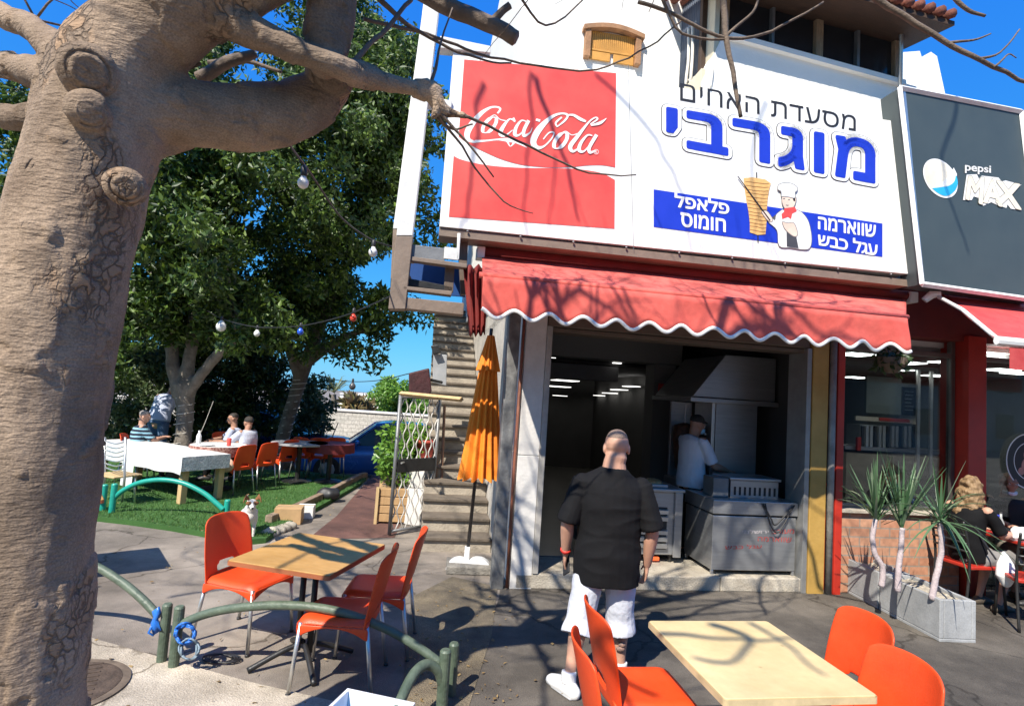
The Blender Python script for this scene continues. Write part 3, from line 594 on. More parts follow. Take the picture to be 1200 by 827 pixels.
def outl(name, pts, m_, li, g=1.05):
    Q = [p for i, p in enumerate(pts) if math.dist(p, pts[i-1]) > .5]; n = len(Q); ar = sum(Q[i-1][0]*Q[i][1]-Q[i][0]*Q[i-1][1] for i in range(n)); sg_ = 1 if ar > 0 else -1; O = []
    for i in range(n):
        tx, ty = Q[(i+1) % n][0]-Q[i-1][0], Q[(i+1) % n][1]-Q[i-1][1]; l = math.hypot(tx, ty) or 1; O.append((Q[i][0]+sg_*ty/l*4.5, Q[i][1]-sg_*tx/l*4.5))
    pr(name+'_outline', O, GREYL, li); pts = Q; pr(name, pts, m_, li+.6)
outl('cook_coat', bez([(400, 335), (440, 345), (510, 340), (560, 380), (590, 440), (605, 540), (590, 605), (540, 612), (460, 600), (380, 588), (365, 480), (305, 420), (330, 400), (350, 410), (360, 370), (400, 335)], 4), SIGNW, 2)
outl('cook_face', bez([(400, 235), (490, 245), (490, 290), (470, 325), (440, 335), (415, 320), (400, 280), (400, 235)], 4), SKIN, 3.5)
pr('cook_hair', [(470, 245), (492, 248), (492, 275), (480, 275)], BLACK, 4.8)
outl('cook_hat', bez([(395, 240), (392, 205), (370, 190), (378, 160), (420, 148), (470, 155), (505, 180), (498, 205), (488, 212), (488, 250), (440, 243), (395, 240)], 4), SIGNW, 5)
pr('cook_scarf', [(415, 325), (490, 315), (502, 345), (470, 362), (462, 400), (440, 385), (400, 400), (395, 365), (412, 350)], RED, 4.6)
pr('cook_apron', [(430, 490), (478, 498), (500, 530), (515, 606), (432, 594)], mat('print_apron', (.06, .06, .07)), 3.8)
outl('cook_arm', bez([(400, 420), (440, 430), (480, 430), (505, 490), (500, 520), (470, 515), (420, 470), (400, 420)], 4), SKIN, 4.5)
outl('cook_hand', bez([(255, 350), (290, 345), (330, 400), (320, 420), (290, 400), (255, 350)], 4), SKIN, 3.6, 1.06)
pr('cook_knife', [(85, 102), (92, 100), (318, 408), (312, 414)], BLACK, 5.5); pr('eye', [(405, 255), (420, 254), (420, 260), (405, 261)], GREYL, 5); pr('eye', [(440, 262), (455, 262), (455, 268), (440, 267)], GREYL, 5); pr('mouth', [(425, 300), (448, 302), (440, 308), (428, 306)], GREYL, 5)

# ---------------------------------------------------------------- cola-free grey sign on the right
NP = -.5
pg = thing('drink_sign', 'grey soft drink sign with a round globe emblem at the right edge', 'sign', FL(4.6, NP, 3.3), YAW)
GREYS = mat('sign_slate', (.055, .074, .078), .45, 0, .08, 2); CRM = mat('print_cream', (.80, .74, .60), .5); CY = mat('print_cyan', (.03, .42, .75), .5); LW = mat('sign_frame_white', (.78, .78, .76), .4)
q = [(1054, 103), (1196, 131), (1222, 353), (1080, 333)]
mb = MB(); mb.prism([FW(x, y, NP) for x, y in q], UN*.25); mb.build('sign_box', GREYS, pg)
for i in range(4):
    a, b = Vector(FP(*q[i], NP)), Vector(FP(*q[(i+1) % 4], NP)); mb = MB()
    mb.loft([FAC @ (a+Vector((0, -.005, 0))), FAC @ (b+Vector((0, -.005, 0)))], [(.03, .03)]*2, 4, ref=(UX+Vector((0, 0, 1)))); mb.build('frame_edge', LW, pg)
mb = MB(); mb.prism([FW(1061, 104, NP-.002), FW(1053, 104, NP+.26), FW(1078, 335, NP+.26), FW(1084, 335, NP-.002)], UX*-.03); mb.build('frame_side', ALU, pg)
c3 = lambda x, y: (1060+x/5.907, 160+y/5.907); n3 = NP-.004
def pp3(name, pts, m_, li, k=0):
    pts = bez(pts, k) if k else pts; poly_on([c3(*p) for p in pts], n3-.0015*li, name, m_, pg, .001)
disc = [(248+118*math.cos(a)+(-20)*math.sin(a)*-1, 290+25*math.cos(a)+134*math.sin(a)) for a in [2*PI*i/36 for i in range(36)]]
pp3('globe_rim', disc, SIGNW, 0); pp3('globe', [(250+(x-250)*.93, 290+(y-290)*.93) for x, y in disc], CRM, .6)
pp3('globe_white', [(340, 215), (362, 260), (358, 300), (330, 330), (280, 345), (200, 350), (260, 320), (320, 260)], SIGNW, 1.2)
pp3('globe_wave', bez([(190, 358), (260, 350), (310, 340), (345, 310), (356, 270), (368, 320), (355, 365), (320, 400), (280, 412), (230, 392), (190, 358)], 4), CY, 1.8)
quad_text('pepsi', [tuple(c3(420, 185)), tuple(c3(597, 205)), tuple(c3(597, 268)), tuple(c3(420, 252))], n3-.002, 'lettering', SIGNW, pg, offset=.02)
mx = [(430, 425), (450, 275), (490, 280), (510, 345), (535, 285), (640, 300), (670, 335), (705, 320), (790, 335), (715, 395), (800, 500), (740, 490), (680, 410), (665, 475), (620, 450), (585, 445), (540, 470), (530, 395), (490, 400), (470, 365), (460, 428)]
cx, cy = 610, 385
pp3('word_outline', [(405, 440), (430, 265), (500, 262), (515, 295), (535, 272), (650, 285), (672, 312), (700, 305), (808, 335), (735, 395), (812, 512), (735, 500), (712, 470), (705, 495), (650, 478), (600, 455), (545, 480), (515, 450), (510, 425), (478, 415), (465, 440)], SIGNW, .5)
for w_, q_ in (('M', [(447, 280), (548, 292), (535, 462), (428, 428)]), ('A', [(575, 300), (640, 306), (672, 478), (550, 450)]), ('X', [(640, 312), (795, 336), (800, 500), (640, 455)])):
    quad_text(w_, [tuple(c3(*p)) for p in q_], n3-.004, 'word_lettering', BLACK, pg, offset=.05); quad_text(w_, [tuple(c3(*p)) for p in q_], n3-.006, 'word_lettering', CRM, pg, offset=.038)

# ---------------------------------------------------------------- steel frame at the sign's left end
fr = thing('sign_frame', 'tall white steel frame with tan painted-in shade and blue panel left of the big sign', 'sign frame', FL(-1.2, -.4, 2.7), YAW)
WPOST = mat('white_painted_steel', (.66, .66, .64), .45, 0, .12, 4, .1, 40)
def post(name, x0, y0, x1, y1, wpx, m_, d=.16, n=-.42):
    mb = MB(); mb.prism([FW(x0-wpx/2, y0, n), FW(x0+wpx/2, y0, n), FW(x1+wpx/2, y1, n), FW(x1-wpx/2, y1, n)], UN*d); return mb.build(name, m_, fr, bevel=.006)
post('post', 513, -60, 474, 276, 19, WPOST); post('shade_toned_post', 474, 277, 465, 362, 20, TANB)  # tree shade on the white post's lower section put into its tan colour
post('post_edge', 498, 10, 463, 268, 5, WPOST, .1, -.36); post('shade_toned_post', 463, 269, 459, 355, 5, TANB, .1, -.36)
def beam(name, p, m_, d=.12, n=-.38):
    mb = MB(); mb.prism([FW(x, y, n) for x, y in p], UN*d); mb.build(name, m_, fr, bevel=.005)
beam('arm', [(516, 42), (575, 54), (575, 62), (514, 56)], WPOST); beam('arm', [(500, 112), (530, 118), (529, 126), (498, 121)], WPOST)
beam('beam', [(478, 286), (522, 291), (521, 307), (477, 300)], GREYM, .1); beam('beam', [(479, 300), (548, 309), (547, 314), (479, 305)], TANB, .1, -.4)
beam('beam', [(474, 325), (531, 336), (530, 342), (473, 334)], DKMET, .1, -.3); beam('beam', [(473, 335), (530, 341), (529, 346), (472, 339)], TANB, .12, -.42)
beam('beam', [(472, 348), (544, 355), (543, 369), (470, 361)], TANB, .14, -.4); beam('upright', [(522, 309), (533, 311), (531, 342), (520, 340)], BROWN, .08, -.3)
beam('upright', [(536, 272), (549, 272), (546, 345), (540, 345)], BROWN, .08, -.2); beam('white_plate', [(521, 289), (538, 291), (537, 305), (520, 303)], WPOST, .02, -.4); beam('white_plate', [(536, 273), (540, 273), (538, 304), (535, 304)], WPOST, .02, -.4)
beam('blue_panel', [(478, 303), (548, 309), (545, 348), (474, 342)], mat('panel_blue', (.006, .05, .20), .5, 0, .15, 2), .02, .1)
for i, (x, y) in enumerate(((483, 303), (476, 327))):
    mb = MB(); p = FW(x, y, -.2); mb.ell(p, (.05, .05, .05)); mb.build('lamp_bulb', mat('bulb_amber', (.5, .28, .14), .3) if i else mat('bulb_white', (.75, .74, .70), .25), fr, smooth=True)

# ---------------------------------------------------------------- awnings
aw = thing('awning', 'faded red cloth awning with white scalloped edge over the restaurant opening', 'awning', FL(1.4, -.1, 3.2), YAW)
b0, b1 = FP(565, 299, -.08), FP(1062, 350, -.08); f0, f1 = FP(566, 324, -1.1), FP(1062, 373, -1.1); v0, v1 = FP(564, 366, -1.1), FP(1065, 409, -1.1)
NA = 120
def lerp(a, b, t): return a+(b-a)*t
rows = []
for j in range(9):
    t = j/8; row = []
    for i in range(NA+1):
        u = i/NA; p = lerp(lerp(b0, b1, u), lerp(f0, f1, u), t); p = Vector((p.x, p.y, p.z-.035*math.sin(PI*t)+.008*noise.noise(Vector((u*18, t*3, 0))))); row.append(FAC @ p)
    rows.append(row)
mb = MB(); mb.grid(rows); mb.build('canopy', mat('awning_grimy', (.30, .055, .045), .85, 0, .1, 3.2, .35, 9, col2=(.68, .125, .10), fine=.14, contrast=(.36, .56)), aw, smooth=True, solid=.004)
def scal(u): return .035*math.cos(2*PI*13.6*u+.4)
rows = []; edge = []
for j in range(7):
    t = j/6; row = []
    for i in range(4*NA+1):
        u = i/(4*NA); top = lerp(f0, f1, u); bot = lerp(v0, v1, u); bot = Vector((bot.x, bot.y, bot.z+scal(u)))
        p = lerp(top, bot, t); p.y += -.012+t*(.018*math.sin(2*PI*13.6*u/2+.3)+.03*noise.noise(Vector((u*9, 2, t)))); row.append(FAC @ p)
        if j == 6: edge.append(FAC @ p)
    rows.append(row)
mb = MB(); mb.grid(rows); mb.build('valance', AWN, aw, smooth=True, solid=.004)
mb = MB(); mb.loft(edge, [(.009, .017)]*len(edge), 8, ref=UN); mb.build('white_trim', mat('trim_white', (.78, .77, .74), .7), aw, smooth=True)
mb = MB(); mb.tube([FAC @ (f0+Vector((-.03, .02, .015))), FAC @ (f1+Vector((.03, .02, .015)))], .026, 12); mb.build('front_bar', AWN, aw, smooth=True)
mb = MB(); mb.tube([FAC @ (b0+Vector((-.05, 0, .03))), FAC @ (b1+Vector((.05, 0, .03)))], .06, 14); mb.build('roller', AWND, aw, smooth=True)
for u, sgn in ((.06, 1), (.94, -1)):
    a = lerp(b0, b1, u); c = lerp(f0, f1, u); e = Vector((a.x+sgn*.5, -.62, 2.72)); mb = MB(); mb.tube([FAC @ Vector((a.x, .0, 2.75)), FAC @ e, FAC @ Vector((c.x, -1.05, c.z-.03))], .022, 8); mb.build('folding_arm', LW, aw, smooth=True)
for p, q_ in ((b0, (-.06, .02)), (b1, (-.02, .08))):
    mb = MB(); mb.box(p.x+q_[0], p.x+q_[1], -.16, -.02, p.z-.05, p.z+.07, FAC); mb.build('end_cap', LW, aw, bevel=.01)
cl = MB(); rows = []
for j in range(10):
    t = j/9; y = 312+80*t; rows.append([FW(lerp(546, 540+14*t, .5)+(i/10)*(30-12*t), y+(3*math.sin(i*1.9)), -.35+.09*math.sin(i*2.1+t)) for i in range(11)])
cl.grid(rows); tag(cl.build('hanging_cloth', AWND, smooth=True, solid=.006), 'dark red rolled cloth hanging beside the left end of the scalloped awning', 'cloth')
a2 = thing('awning', 'plain dusty red awning with white front bar over the cafe at the right edge', 'awning', FL(5.2, -.1, 3.3), YAW)
p0, p1 = FP(1103, 342, -.15), FP(1170, 399, -1.25)
mb = MB(); e1 = FAC @ Vector((p0.x, -.15, p0.z)); e2 = FAC @ Vector((p1.x, -1.25, p1.z)); W4 = UX*3.6
mb.grid([[e1.lerp(e2, j/8)+W4*(i/20)+Vector((0, 0, -.03*math.sin(PI*j/8))) for i in range(21)] for j in range(9)]); mb.build('canopy', mat('awning_cloth_dusty', (.44, .045, .045), .8, 0, .2, 6, .3, 12, col2=(.52, .075, .07)), a2, smooth=True, solid=.004)
mb = MB(); mb.loft([e2-UX*.02, e2+W4], [(.03, .04)]*2, 8); mb.build('front_bar', LW, a2)
mb = MB(); e3 = e2+UX*.12; mb.grid([[e3+W4*(i/40)+Vector((0, 0, -.05-.2*j/3)) for i in range(41)] for j in range(4)]); mb.build('valance', mat('awning_cloth_dusty', (.44, .045, .045)), a2, solid=.004)
mb = MB(); mb.tube([e1, e1+W4], .06, 12); mb.build('roller', AWND, a2, smooth=True)
mb = MB(); mb.loft([FW(1083, 352, -.3), FW(1092, 345, -.34), FW(1103, 344, -.4)], [.035, .045, .03], 8); mb.build('arm_joint', LW, a2)
mb = MB(); mb.tube([FW(1100, 348, -.4), FW(1128, 363, -.7), FW(1170, 398, -1.2)], .02, 8); mb.build('folding_arm', LW, a2, smooth=True)
# ---------------------------------------------------------------- the big bare tree in front
BARK = mat('bark', (.21, .145, .095), .92, 0, .2, 3, .7, 120, col2=(.385, .285, .20), fine=.26)
FLAKE = mat('flaking_bark', (.10, .062, .036), .95, 0, .3, 9, .9, 60, col2=(.22, .15, .09), fine=.3)
TWIG = mat('twig_bark', (.15, .11, .08), .85, 0, .25, 12, .4, 80)
bt = thing('bare_tree', 'huge bare tree with knotted trunk leaning over the pavement at the left edge', 'tree', (-1.65, 2.0, 0))
def limb(mb, pts, n=22, ref=None):
    """pts: (px, py, depth, half width px)"""
    P = catmull([D(x, y, d) for x, y, d, r in pts], 6); W = [v.x for v in catmull([Vector((r*d/F_PX, 0, 0)) for x, y, d, r in pts], 6)]
    mb.loft(P, [max(.004, a) for a in W], n, ref, True, ends=True)
tr = MB()
limb(tr, [(-22, 1040, 2.0, 106), (-7, 960, 2.0, 80), (10, 827, 2.0, 71), (28, 650, 2.0, 66), (46, 480, 2.0, 67), (72, 330, 2.0, 66), (99, 210, 2.0, 64), (119, 125, 2.0, 63), (160, 52, 2.0, 58), (228, 2, 1.97, 48), (305, -36, 1.95, 42), (375, -75, 1.95, 38), (450, -200, 2.0, 30)])
limb(tr, [(110, 200, 2.05, 55), (150, 135, 2.05, 52), (195, 128, 2.1, 42), (255, 137, 2.17, 38), (320, 136, 2.24, 35), (366, 118, 2.3, 30), (388, 98, 2.32, 25)])
limb(tr, [(240, 5, 1.97, 30), (290, 36, 1.98, 21), (340, 57, 2.02, 16), (390, 76, 2.06, 14), (435, 92, 2.2, 12), (480, 103, 2.3, 10), (508, 108, 2.35, 13)])
limb(tr, [(378, 75, 2.1, 20), (382, 45, 2.1, 25), (388, 10, 2.1, 27), (400, -40, 2.1, 24), (420, -120, 2.2, 18)])
limb(tr, [(100, 95, 2.02, 30), (70, 60, 2.05, 22), (35, 32, 2.1, 16), (-10, 10, 2.2, 14), (-90, -60, 2.4, 11)])
limb(tr, [(100, 110, 2.02, 26), (55, 90, 2.05, 19), (15, 77, 2.1, 15), (-40, 70, 2.2, 12), (-140, 20, 2.4, 10)])
limb(tr, [(90, 145, 2.05, 18), (45, 137, 2.1, 12), (10, 138, 2.15, 11), (-50, 132, 2.3, 9)])
limb(tr, [(165, 172, 2.1, 16), (195, 173, 2.15, 11), (222, 170, 2.2, 6)])
limb(tr, [(508, 108, 2.35, 12), (515, 125, 2.36, 9), (528, 132, 2.38, 6), (552, 138, 2.4, 3)])
limb(tr, [(515, 120, 2.35, 8), (510, 133, 2.35, 5), (506, 138, 2.35, 3)])
KN = ((104, 84, 1.795, 20), (104, 131, 1.807, 15), (51, 200, 1.83, 13), (147, 219, 1.858, 14), (386, 90, 2.215, 17), (40, 268, 1.81, 9))
for x, y, d, r in KN:                    # a low swelling of the trunk round each pruned limb
    c = D(x, y, d); dv = (CAM-c).normalized(); M3 = dv.to_track_quat('Z', 'Y').to_matrix(); rr = r*d/F_PX; tr.ell(c-dv*rr*.55, (rr*1.5, rr*1.5, rr*.7), M3=M3)
def knot(x, y, d, r):
    c = D(x, y, d); dv = (CAM-c).normalized(); M3 = dv.to_track_quat('Z', 'Y').to_matrix(); rr = r*d/F_PX; mb = MB(); n = 40; rows = []
    for R_, h in ((1.65, -.5), (1.42, -.12), (1.28, .08), (1.16, .10), (1.08, .0), (1.03, .03), (.98, .22), (.9, .36), (.78, .42), (.66, .38), (.5, .37), (.3, .40), (.12, .40), (.01, .39)):
        rows.append([c+M3 @ (Vector((R_*math.cos(2*PI*i/n)*(1+.06*math.sin(2*i*2*PI/n+x)), R_*math.sin(2*PI*i/n), h+.07*noise.noise(Vector((R_*3+x, 2.2*math.cos(2*PI*i/n), 2.2*math.sin(2*PI*i/n))))))*rr) for i in range(n+1)])
    mb.grid(rows); mb.build('knot', BARK, bt, smooth=True)
def bark_d(p):
    a = noise.noise(p*3.2)*.013+noise.noise(Vector((p.x*11, p.y*11, p.z*6)))*.007+noise.noise(p*34)*.0022
    c = noise.noise(Vector((p.x*6+3, p.y*6, p.z*2.6)))+.35*noise.noise(p*17); return a+(.008 if c > .22 else 0)
tk = fuse(tr, 'trunk', BARK, bt, .010, 2, bark_d)
# bark: fine cross wrinkles, and islands of peeling plates edged by dark cracks
def bark_nodes(m):
    n = m.node_tree; L = n.links.new; b = n.nodes['Principled BSDF']; tc = [x for x in n.nodes if x.type == 'TEX_COORD'][0]
    old = b.inputs['Base Color'].links[0].from_socket
    def noise_(sc, st, det=6):
        mp = n.nodes.new('ShaderNodeMapping'); mp.inputs['Scale'].default_value = st; L(tc.outputs['Object'], mp.inputs[0]); t = n.nodes.new('ShaderNodeTexNoise'); t.inputs['Scale'].default_value = sc; t.inputs['Detail'].default_value = det; L(mp.outputs[0], t.inputs['Vector']); return t
    def ramp(src, a, ca, c, cc):
        r = n.nodes.new('ShaderNodeValToRGB'); e = r.color_ramp.elements; e[0].position = a; e[0].color = (ca,)*3+(1,); e[1].position = c; e[1].color = (cc,)*3+(1,); L(src, r.inputs[0]); return r.outputs[0]
    def mul(a, c): m_ = n.nodes.new('ShaderNodeMath'); m_.operation = 'MULTIPLY'; L(a, m_.inputs[0]); L(c, m_.inputs[1]); return m_.outputs[0]
    def mix(f, a, c, bl='MIX'):
        x = n.nodes.new('ShaderNodeMix'); x.data_type = 'RGBA'; x.blend_type = bl
        L(f, x.inputs[0]); L(a, x.inputs[6])
        if isinstance(c, tuple): x.inputs[7].default_value = c+(1,)
        else: L(c, x.inputs[7])
        return x.outputs[2]
    isl = ramp(noise_(1.6, (1.5, 1.5, .7), 8).outputs[0], .535, 0, .575, 1)
    wob = noise_(6, (1, 1, 1), 5); ad = n.nodes.new('ShaderNodeVectorMath'); ad.operation = 'MULTIPLY_ADD'; L(wob.outputs['Color'], ad.inputs[0]); ad.inputs[1].default_value = (.22, .22, .30); L(tc.outputs['Object'], ad.inputs[2])
    mp = n.nodes.new('ShaderNodeMapping'); mp.inputs['Scale'].default_value = (30, 30, 15); L(ad.outputs[0], mp.inputs[0])
    vo = n.nodes.new('ShaderNodeTexVoronoi'); vo.feature = 'DISTANCE_TO_EDGE'; vo.inputs['Scale'].default_value = 1; L(mp.outputs[0], vo.inputs['Vector'])
    vc = n.nodes.new('ShaderNodeTexVoronoi'); vc.inputs['Scale'].default_value = 1; L(mp.outputs[0], vc.inputs['Vector'])
    crack = mul(ramp(vo.outputs['Distance'], .03, .62, .14, 0), isl); cell = n.nodes.new('ShaderNodeSeparateColor'); L(vc.outputs['Color'], cell.inputs[0])
    peel = mul(ramp(cell.outputs[0], .55, 0, .6, 1), isl)
    big = ramp(noise_(2.2, (1, 1, .45), 9).outputs[0], .36, .60, .62, 1.18)
    one = n.nodes.new('ShaderNodeValue'); one.outputs[0].default_value = 1
    c = mix(one.outputs[0], old, big, 'MULTIPLY'); c = mix(peel, c, (.33, .215, .13)); c = mix(crack, c, (.05, .032, .02)); L(c, b.inputs['Base Color'])
    h = n.nodes.new('ShaderNodeMath'); h.operation = 'SUBTRACT'; L(noise_(26, (1, 1, 3.2), 6).outputs[0], h.inputs[0]); L(crack, h.inputs[1])
    h2 = n.nodes.new('ShaderNodeMath'); h2.operation = 'SUBTRACT'; L(h.outputs[0], h2.inputs[0]); L(mul(peel, ramp(cell.outputs[1], 0, .3, 1, .8)), h2.inputs[1])
    bp = [x for x in n.nodes if x.type == 'BUMP'][0]; bp.inputs['Strength'].default_value = .35; bp.inputs['Distance'].default_value = .008; b2 = n.nodes.new('ShaderNodeBump'); b2.inputs['Strength'].default_value = .8; b2.inputs['Distance'].default_value = .012
    L(h2.outputs[0], b2.inputs['Height']); L(bp.outputs[0], b2.inputs['Normal']); L(b2.outputs[0], b.inputs['Normal'])
bark_nodes(BARK)
for k in KN: knot(*k)
tw = MB()
def twig(pts, n=6):
    P = catmull([D(x, y, d) for x, y, d, r in pts], 5); W = [max(.0012, v.x) for v in catmull([Vector((r*d/F_PX, 0, 0)) for x, y, d, r in pts], 5)]
    P = [p+Vector((noise.noise(p*9), noise.noise(p*9+Vector((5, 0, 0))), noise.noise(p*9+Vector((0, 7, 0)))))*.012 for p in P]
    tw.loft(P, W, n)
for t in (
 [(450, -40, 2.6, 12), (505, -3, 2.6, 11), (560, 22, 2.6, 10), (606, 45, 2.6, 9)], [(575, 26, 2.6, 6), (588, 12, 2.6, 5), (597, 6, 2.6, 5)],
 [(425, 22, 2.3, 2.5), (500, 40, 2.5, 2), (560, 62, 2.7, 1.6), (640, 79, 2.9, 1.3), (700, 81, 3, 1.2), (760, 55, 3, 1.1), (800, 22, 3, 1)],
 [(408, 82, 2.1, 4), (440, 45, 2.2, 3), (475, 8, 2.3, 2.6), (495, -30, 2.4, 2)], [(440, -5, 2.3, 4), (468, 22, 2.4, 3), (505, 45, 2.5, 2.2), (560, 70, 2.6, 1.4), (600, 74, 2.7, 1)],
 [(512, 128, 2.36, 3), (560, 142, 2.5, 1.8), (620, 172, 2.7, 1.4), (690, 203, 2.9, 1.1), (745, 204, 3, .8)], [(515, 130, 2.36, 2.4), (540, 160, 2.4, 1.5), (580, 207, 2.5, .9)],
 [(512, 132, 2.36, 2), (550, 185, 2.5, 1.3), (590, 235, 2.6, 1), (625, 250, 2.7, .6)], [(396, 78, 2.1, 2.4), (392, 40, 2.1, 1.6), (398, 10, 2.1, 1.2)], [(500, 110, 2.36, 3), (515, 60, 2.4, 1.5), (530, 10, 2.5, 1)],
 [(505, 130, 2.4, 2.2), (530, 150, 2.4, 1.6), (555, 148, 2.4, 1.2)], [(845, -60, 2.7, 5), (848, 5, 2.7, 4.2), (852, 48, 2.7, 3.6), (860, 95, 2.7, 3), (868, 138, 2.7, 2.4)],
 [(748, 3, 2.6, 2.4), (800, 22, 2.65, 2.2), (850, 44, 2.7, 2), (905, 36, 2.75, 1.6), (965, 2, 2.8, 1.2)], [(852, 42, 2.7, 2.2), (882, 14, 2.7, 1.6), (892, -8, 2.7, 1.3)], [(770, -10, 2.6, 2), (800, 40, 2.65, 1.6), (850, 46, 2.7, 1.4)],
 [(985, -25, 2.8, 4.6), (1040, 8, 2.8, 4), (1095, 42, 2.8, 3.4), (1150, 72, 2.8, 2.8), (1215, 103, 2.9, 2)], [(1110, 50, 2.8, 1.8), (1140, 47, 2.8, 1.3), (1160, 40, 2.8, .8)], [(1145, 70, 2.8, 1.8), (1170, 62, 2.8, 1.2), (1195, 35, 2.8, .8)],
 [(1165, 79, 2.8, 1.4), (1180, 65, 2.8, .9), (1192, 70, 2.8, .6)], [(1115, -8, 2.8, 3), (1130, 10, 2.8, 2.5), (1155, 20, 2.8, 1.8)], [(600, -20, 2.6, 2), (640, 30, 2.8, 1.3), (690, -5, 2.9, 1)], [(235, 75, 2.1, 2.4), (205, 85, 2.1, 1.6), (195, 72, 2.1, 1)],
 [(232, 92, 2.5, 8), (275, 70, 2.5, 7), (300, 62, 2.5, 5)], [(245, 75, 2.6, 3.4), (290, 72, 2.6, 2.6), (330, 85, 2.6, 2)]): twig(t)
def sprig(p, d, L, r, depth):
    """recursive bare branch above the street"""
    pts = [p]; n = 6; dd = Vector(d)
    for i in range(n):
        dd = (dd+Vector((random.gauss(0, .2), random.gauss(0, .2), random.gauss(.04, .16)))).normalized(); pts.append(pts[-1]+dd*L/n)
    tw.loft(pts, [r*(1-.6*i/n) for i in range(n+1)], 6 if r < .02 else 9)
    if depth:
        for k in range(4 if depth > 1 else 3):
            i = random.randint(2, n); q = pts[i]; nd = (dd+Vector((random.gauss(0, .8), random.gauss(0, .8), random.gauss(.1, .5)))).normalized(); sprig(q, nd, L*random.uniform(.5, .75), r*.5, depth-1)
for p, d, L, r in ((D(450, -200, 2.0), (.5, -.2, 1), 2.6, .075), (D(420, -120, 2.2), (.1, .3, 1), 2.2, .05), (D(-90, -60, 2.4), (-.4, -.5, 1), 2.4, .04), (D(-140, 20, 2.4), (-.8, .2, .8), 2, .035), (D(310, -40, 1.95), (.1, -.8, .9), 2.6, .07), (D(240, -10, 1.97), (-.5, -.9, 1), 2.8, .07), (D(845, -60, 2.7), (-.1, -.5, 1), 1.8, .02), (D(985, -25, 2.8), (-.6, -.3, 1), 2.0, .022)):
    sprig(p, Vector(d).normalized(), L, r, 3)
# more bare branches high over the street; their shadows streak the sign, the awning and the tables
def overhead(pts, k, r):
    P = catmull([p-tv*(k+.25*math.sin(i*1.7)) for i, p in enumerate(pts)], 5); tw.loft([p+Vector((noise.noise(p*4), noise.noise(p*4+Vector((3, 0, 0))), noise.noise(p*4+Vector((0, 5, 0)))))*.05 for p in P], [r*(1-.6*i/len(P)) for i in range(len(P))], 6)
for px_, r in (([(566, 96), (562, 130), (552, 200), (540, 275)], .022), ([(628, 90), (622, 150), (618, 200), (617, 275)], .017), ([(632, 95), (645, 140), (662, 190), (680, 262)], .028), ([(652, 180), (648, 225), (643, 270)], .012), ([(700, 90), (760, 150), (800, 230), (812, 300)], .014), ([(900, 120), (880, 200), (905, 300)], .012), ([(1120, 150), (1100, 230), (1130, 320)], .016)): overhead([FW(x, y, NS) for x, y in px_], 5.6, r)
for z, k, sets in ((.74, 5.8, ([(770, 740), (850, 748), (930, 745)], [(830, 730), (880, 750), (860, 775), (815, 770)], [(880, 728), (930, 760), (960, 790)], [(300, 640), (360, 640), (430, 650)], [(330, 665), (380, 640), (420, 628)])), (0, 6.3, ([(600, 720), (680, 712), (760, 715), (850, 705)], [(640, 740), (700, 725), (800, 722), (900, 716)], [(760, 735), (820, 715), (870, 702)], [(540, 700), (600, 720), (660, 760)], [(200, 700), (280, 690), (350, 700)], [(520, 740), (560, 720), (600, 700)]))):
    for q in sets: overhead([G(x, y, z) for x, y in q], k, random.uniform(.016, .03))
tw.build('crown', TWIG, bt, smooth=True)

# ---------------------------------------------------------------- leafy trees over the lawn
LEAF = leaf_mat('ficus_leaf', [(.014, .036, .005), (.026, .062, .008), (.05, .10, .012), (.14, .22, .03)], .22, .5)
LEAF2 = leaf_mat('dark_leaf', [(.010, .028, .006), (.02, .05, .010), (.035, .075, .015)], .2, .4)
OLIVE = leaf_mat('olive_leaf', [(.03, .055, .018), (.06, .095, .03), (.10, .13, .05)], .25, .5)
LIME = leaf_mat('lime_leaf', [(.07, .17, .02), (.13, .27, .035), (.20, .36, .06)], .3, .4)
GTRUNK = mat('grey_trunk', (.10, .085, .068), .9, 0, .25, 7, .6, 40, col2=(.22, .19, .155)); CORD = mat('pale_cord', (.50, .47, .41), .7)
def crown(name, parent, m, ells, nleaf, size, rc=(.35, .65), droop=.4):
    pts = []
    for cx, cy, rx, ry, d0, d1, n in ells:
        for i in range(max(1, n//5)):
            a = rng.uniform(0, 2*PI); q = math.sqrt(rng.uniform(0, 1)); dd = rng.uniform(d0, d1); c = D(cx+rx*q*math.cos(a), cy+ry*q*math.sin(a), dd)
            for k in range(6): pts.append(clump(c+Vector(rng.normal(0, 1, 3))*rc[0]*1.15, rng.uniform(*rc)*.8, nleaf))
    V, Fq = leaves(np.concatenate(pts), size, droop); return np_mesh(name, V, Fq, m, parent)
def wrap(mb, pts, r, turns, cr=.008):
    P = catmull([Vector(p) for p in pts], 20); n = len(P); out = []
    for i, p in enumerate(P):
        a = 2*PI*turns*i/n; out.append(p+Vector((math.cos(a)*r, math.sin(a)*r, 0)))
    mb.tube(out, cr, 5)
t1 = thing('ficus_tree', 'dense green tree with forked cord-wrapped trunk behind the long white table', 'tree', G(200, 562, LZ))
Y1 = 9.9; mb = MB(); g0 = G(200, 562, LZ)
limb(mb, [(203, 572, 9.5, 13), (207, 550, 9.6, 10), (214, 520, 9.7, 9), (217, 480, 9.8, 9), (216, 450, 9.8, 12)]); limb(mb, [(212, 462, 9.8, 9), (203, 430, 9.8, 7), (200, 390, 9.9, 7), (190, 340, 10, 6), (160, 290, 10.2, 4)])
limb(mb, [(217, 460, 9.8, 9), (222, 420, 9.8, 7), (228, 370, 9.9, 7), (232, 320, 10, 5), (250, 250, 10, 4)]); limb(mb, [(219, 462, 9.8, 8), (235, 440, 9.7, 6), (255, 415, 9.6, 6), (278, 390, 9.5, 5), (270, 350, 9.5, 4), (262, 300, 9.6, 3)])
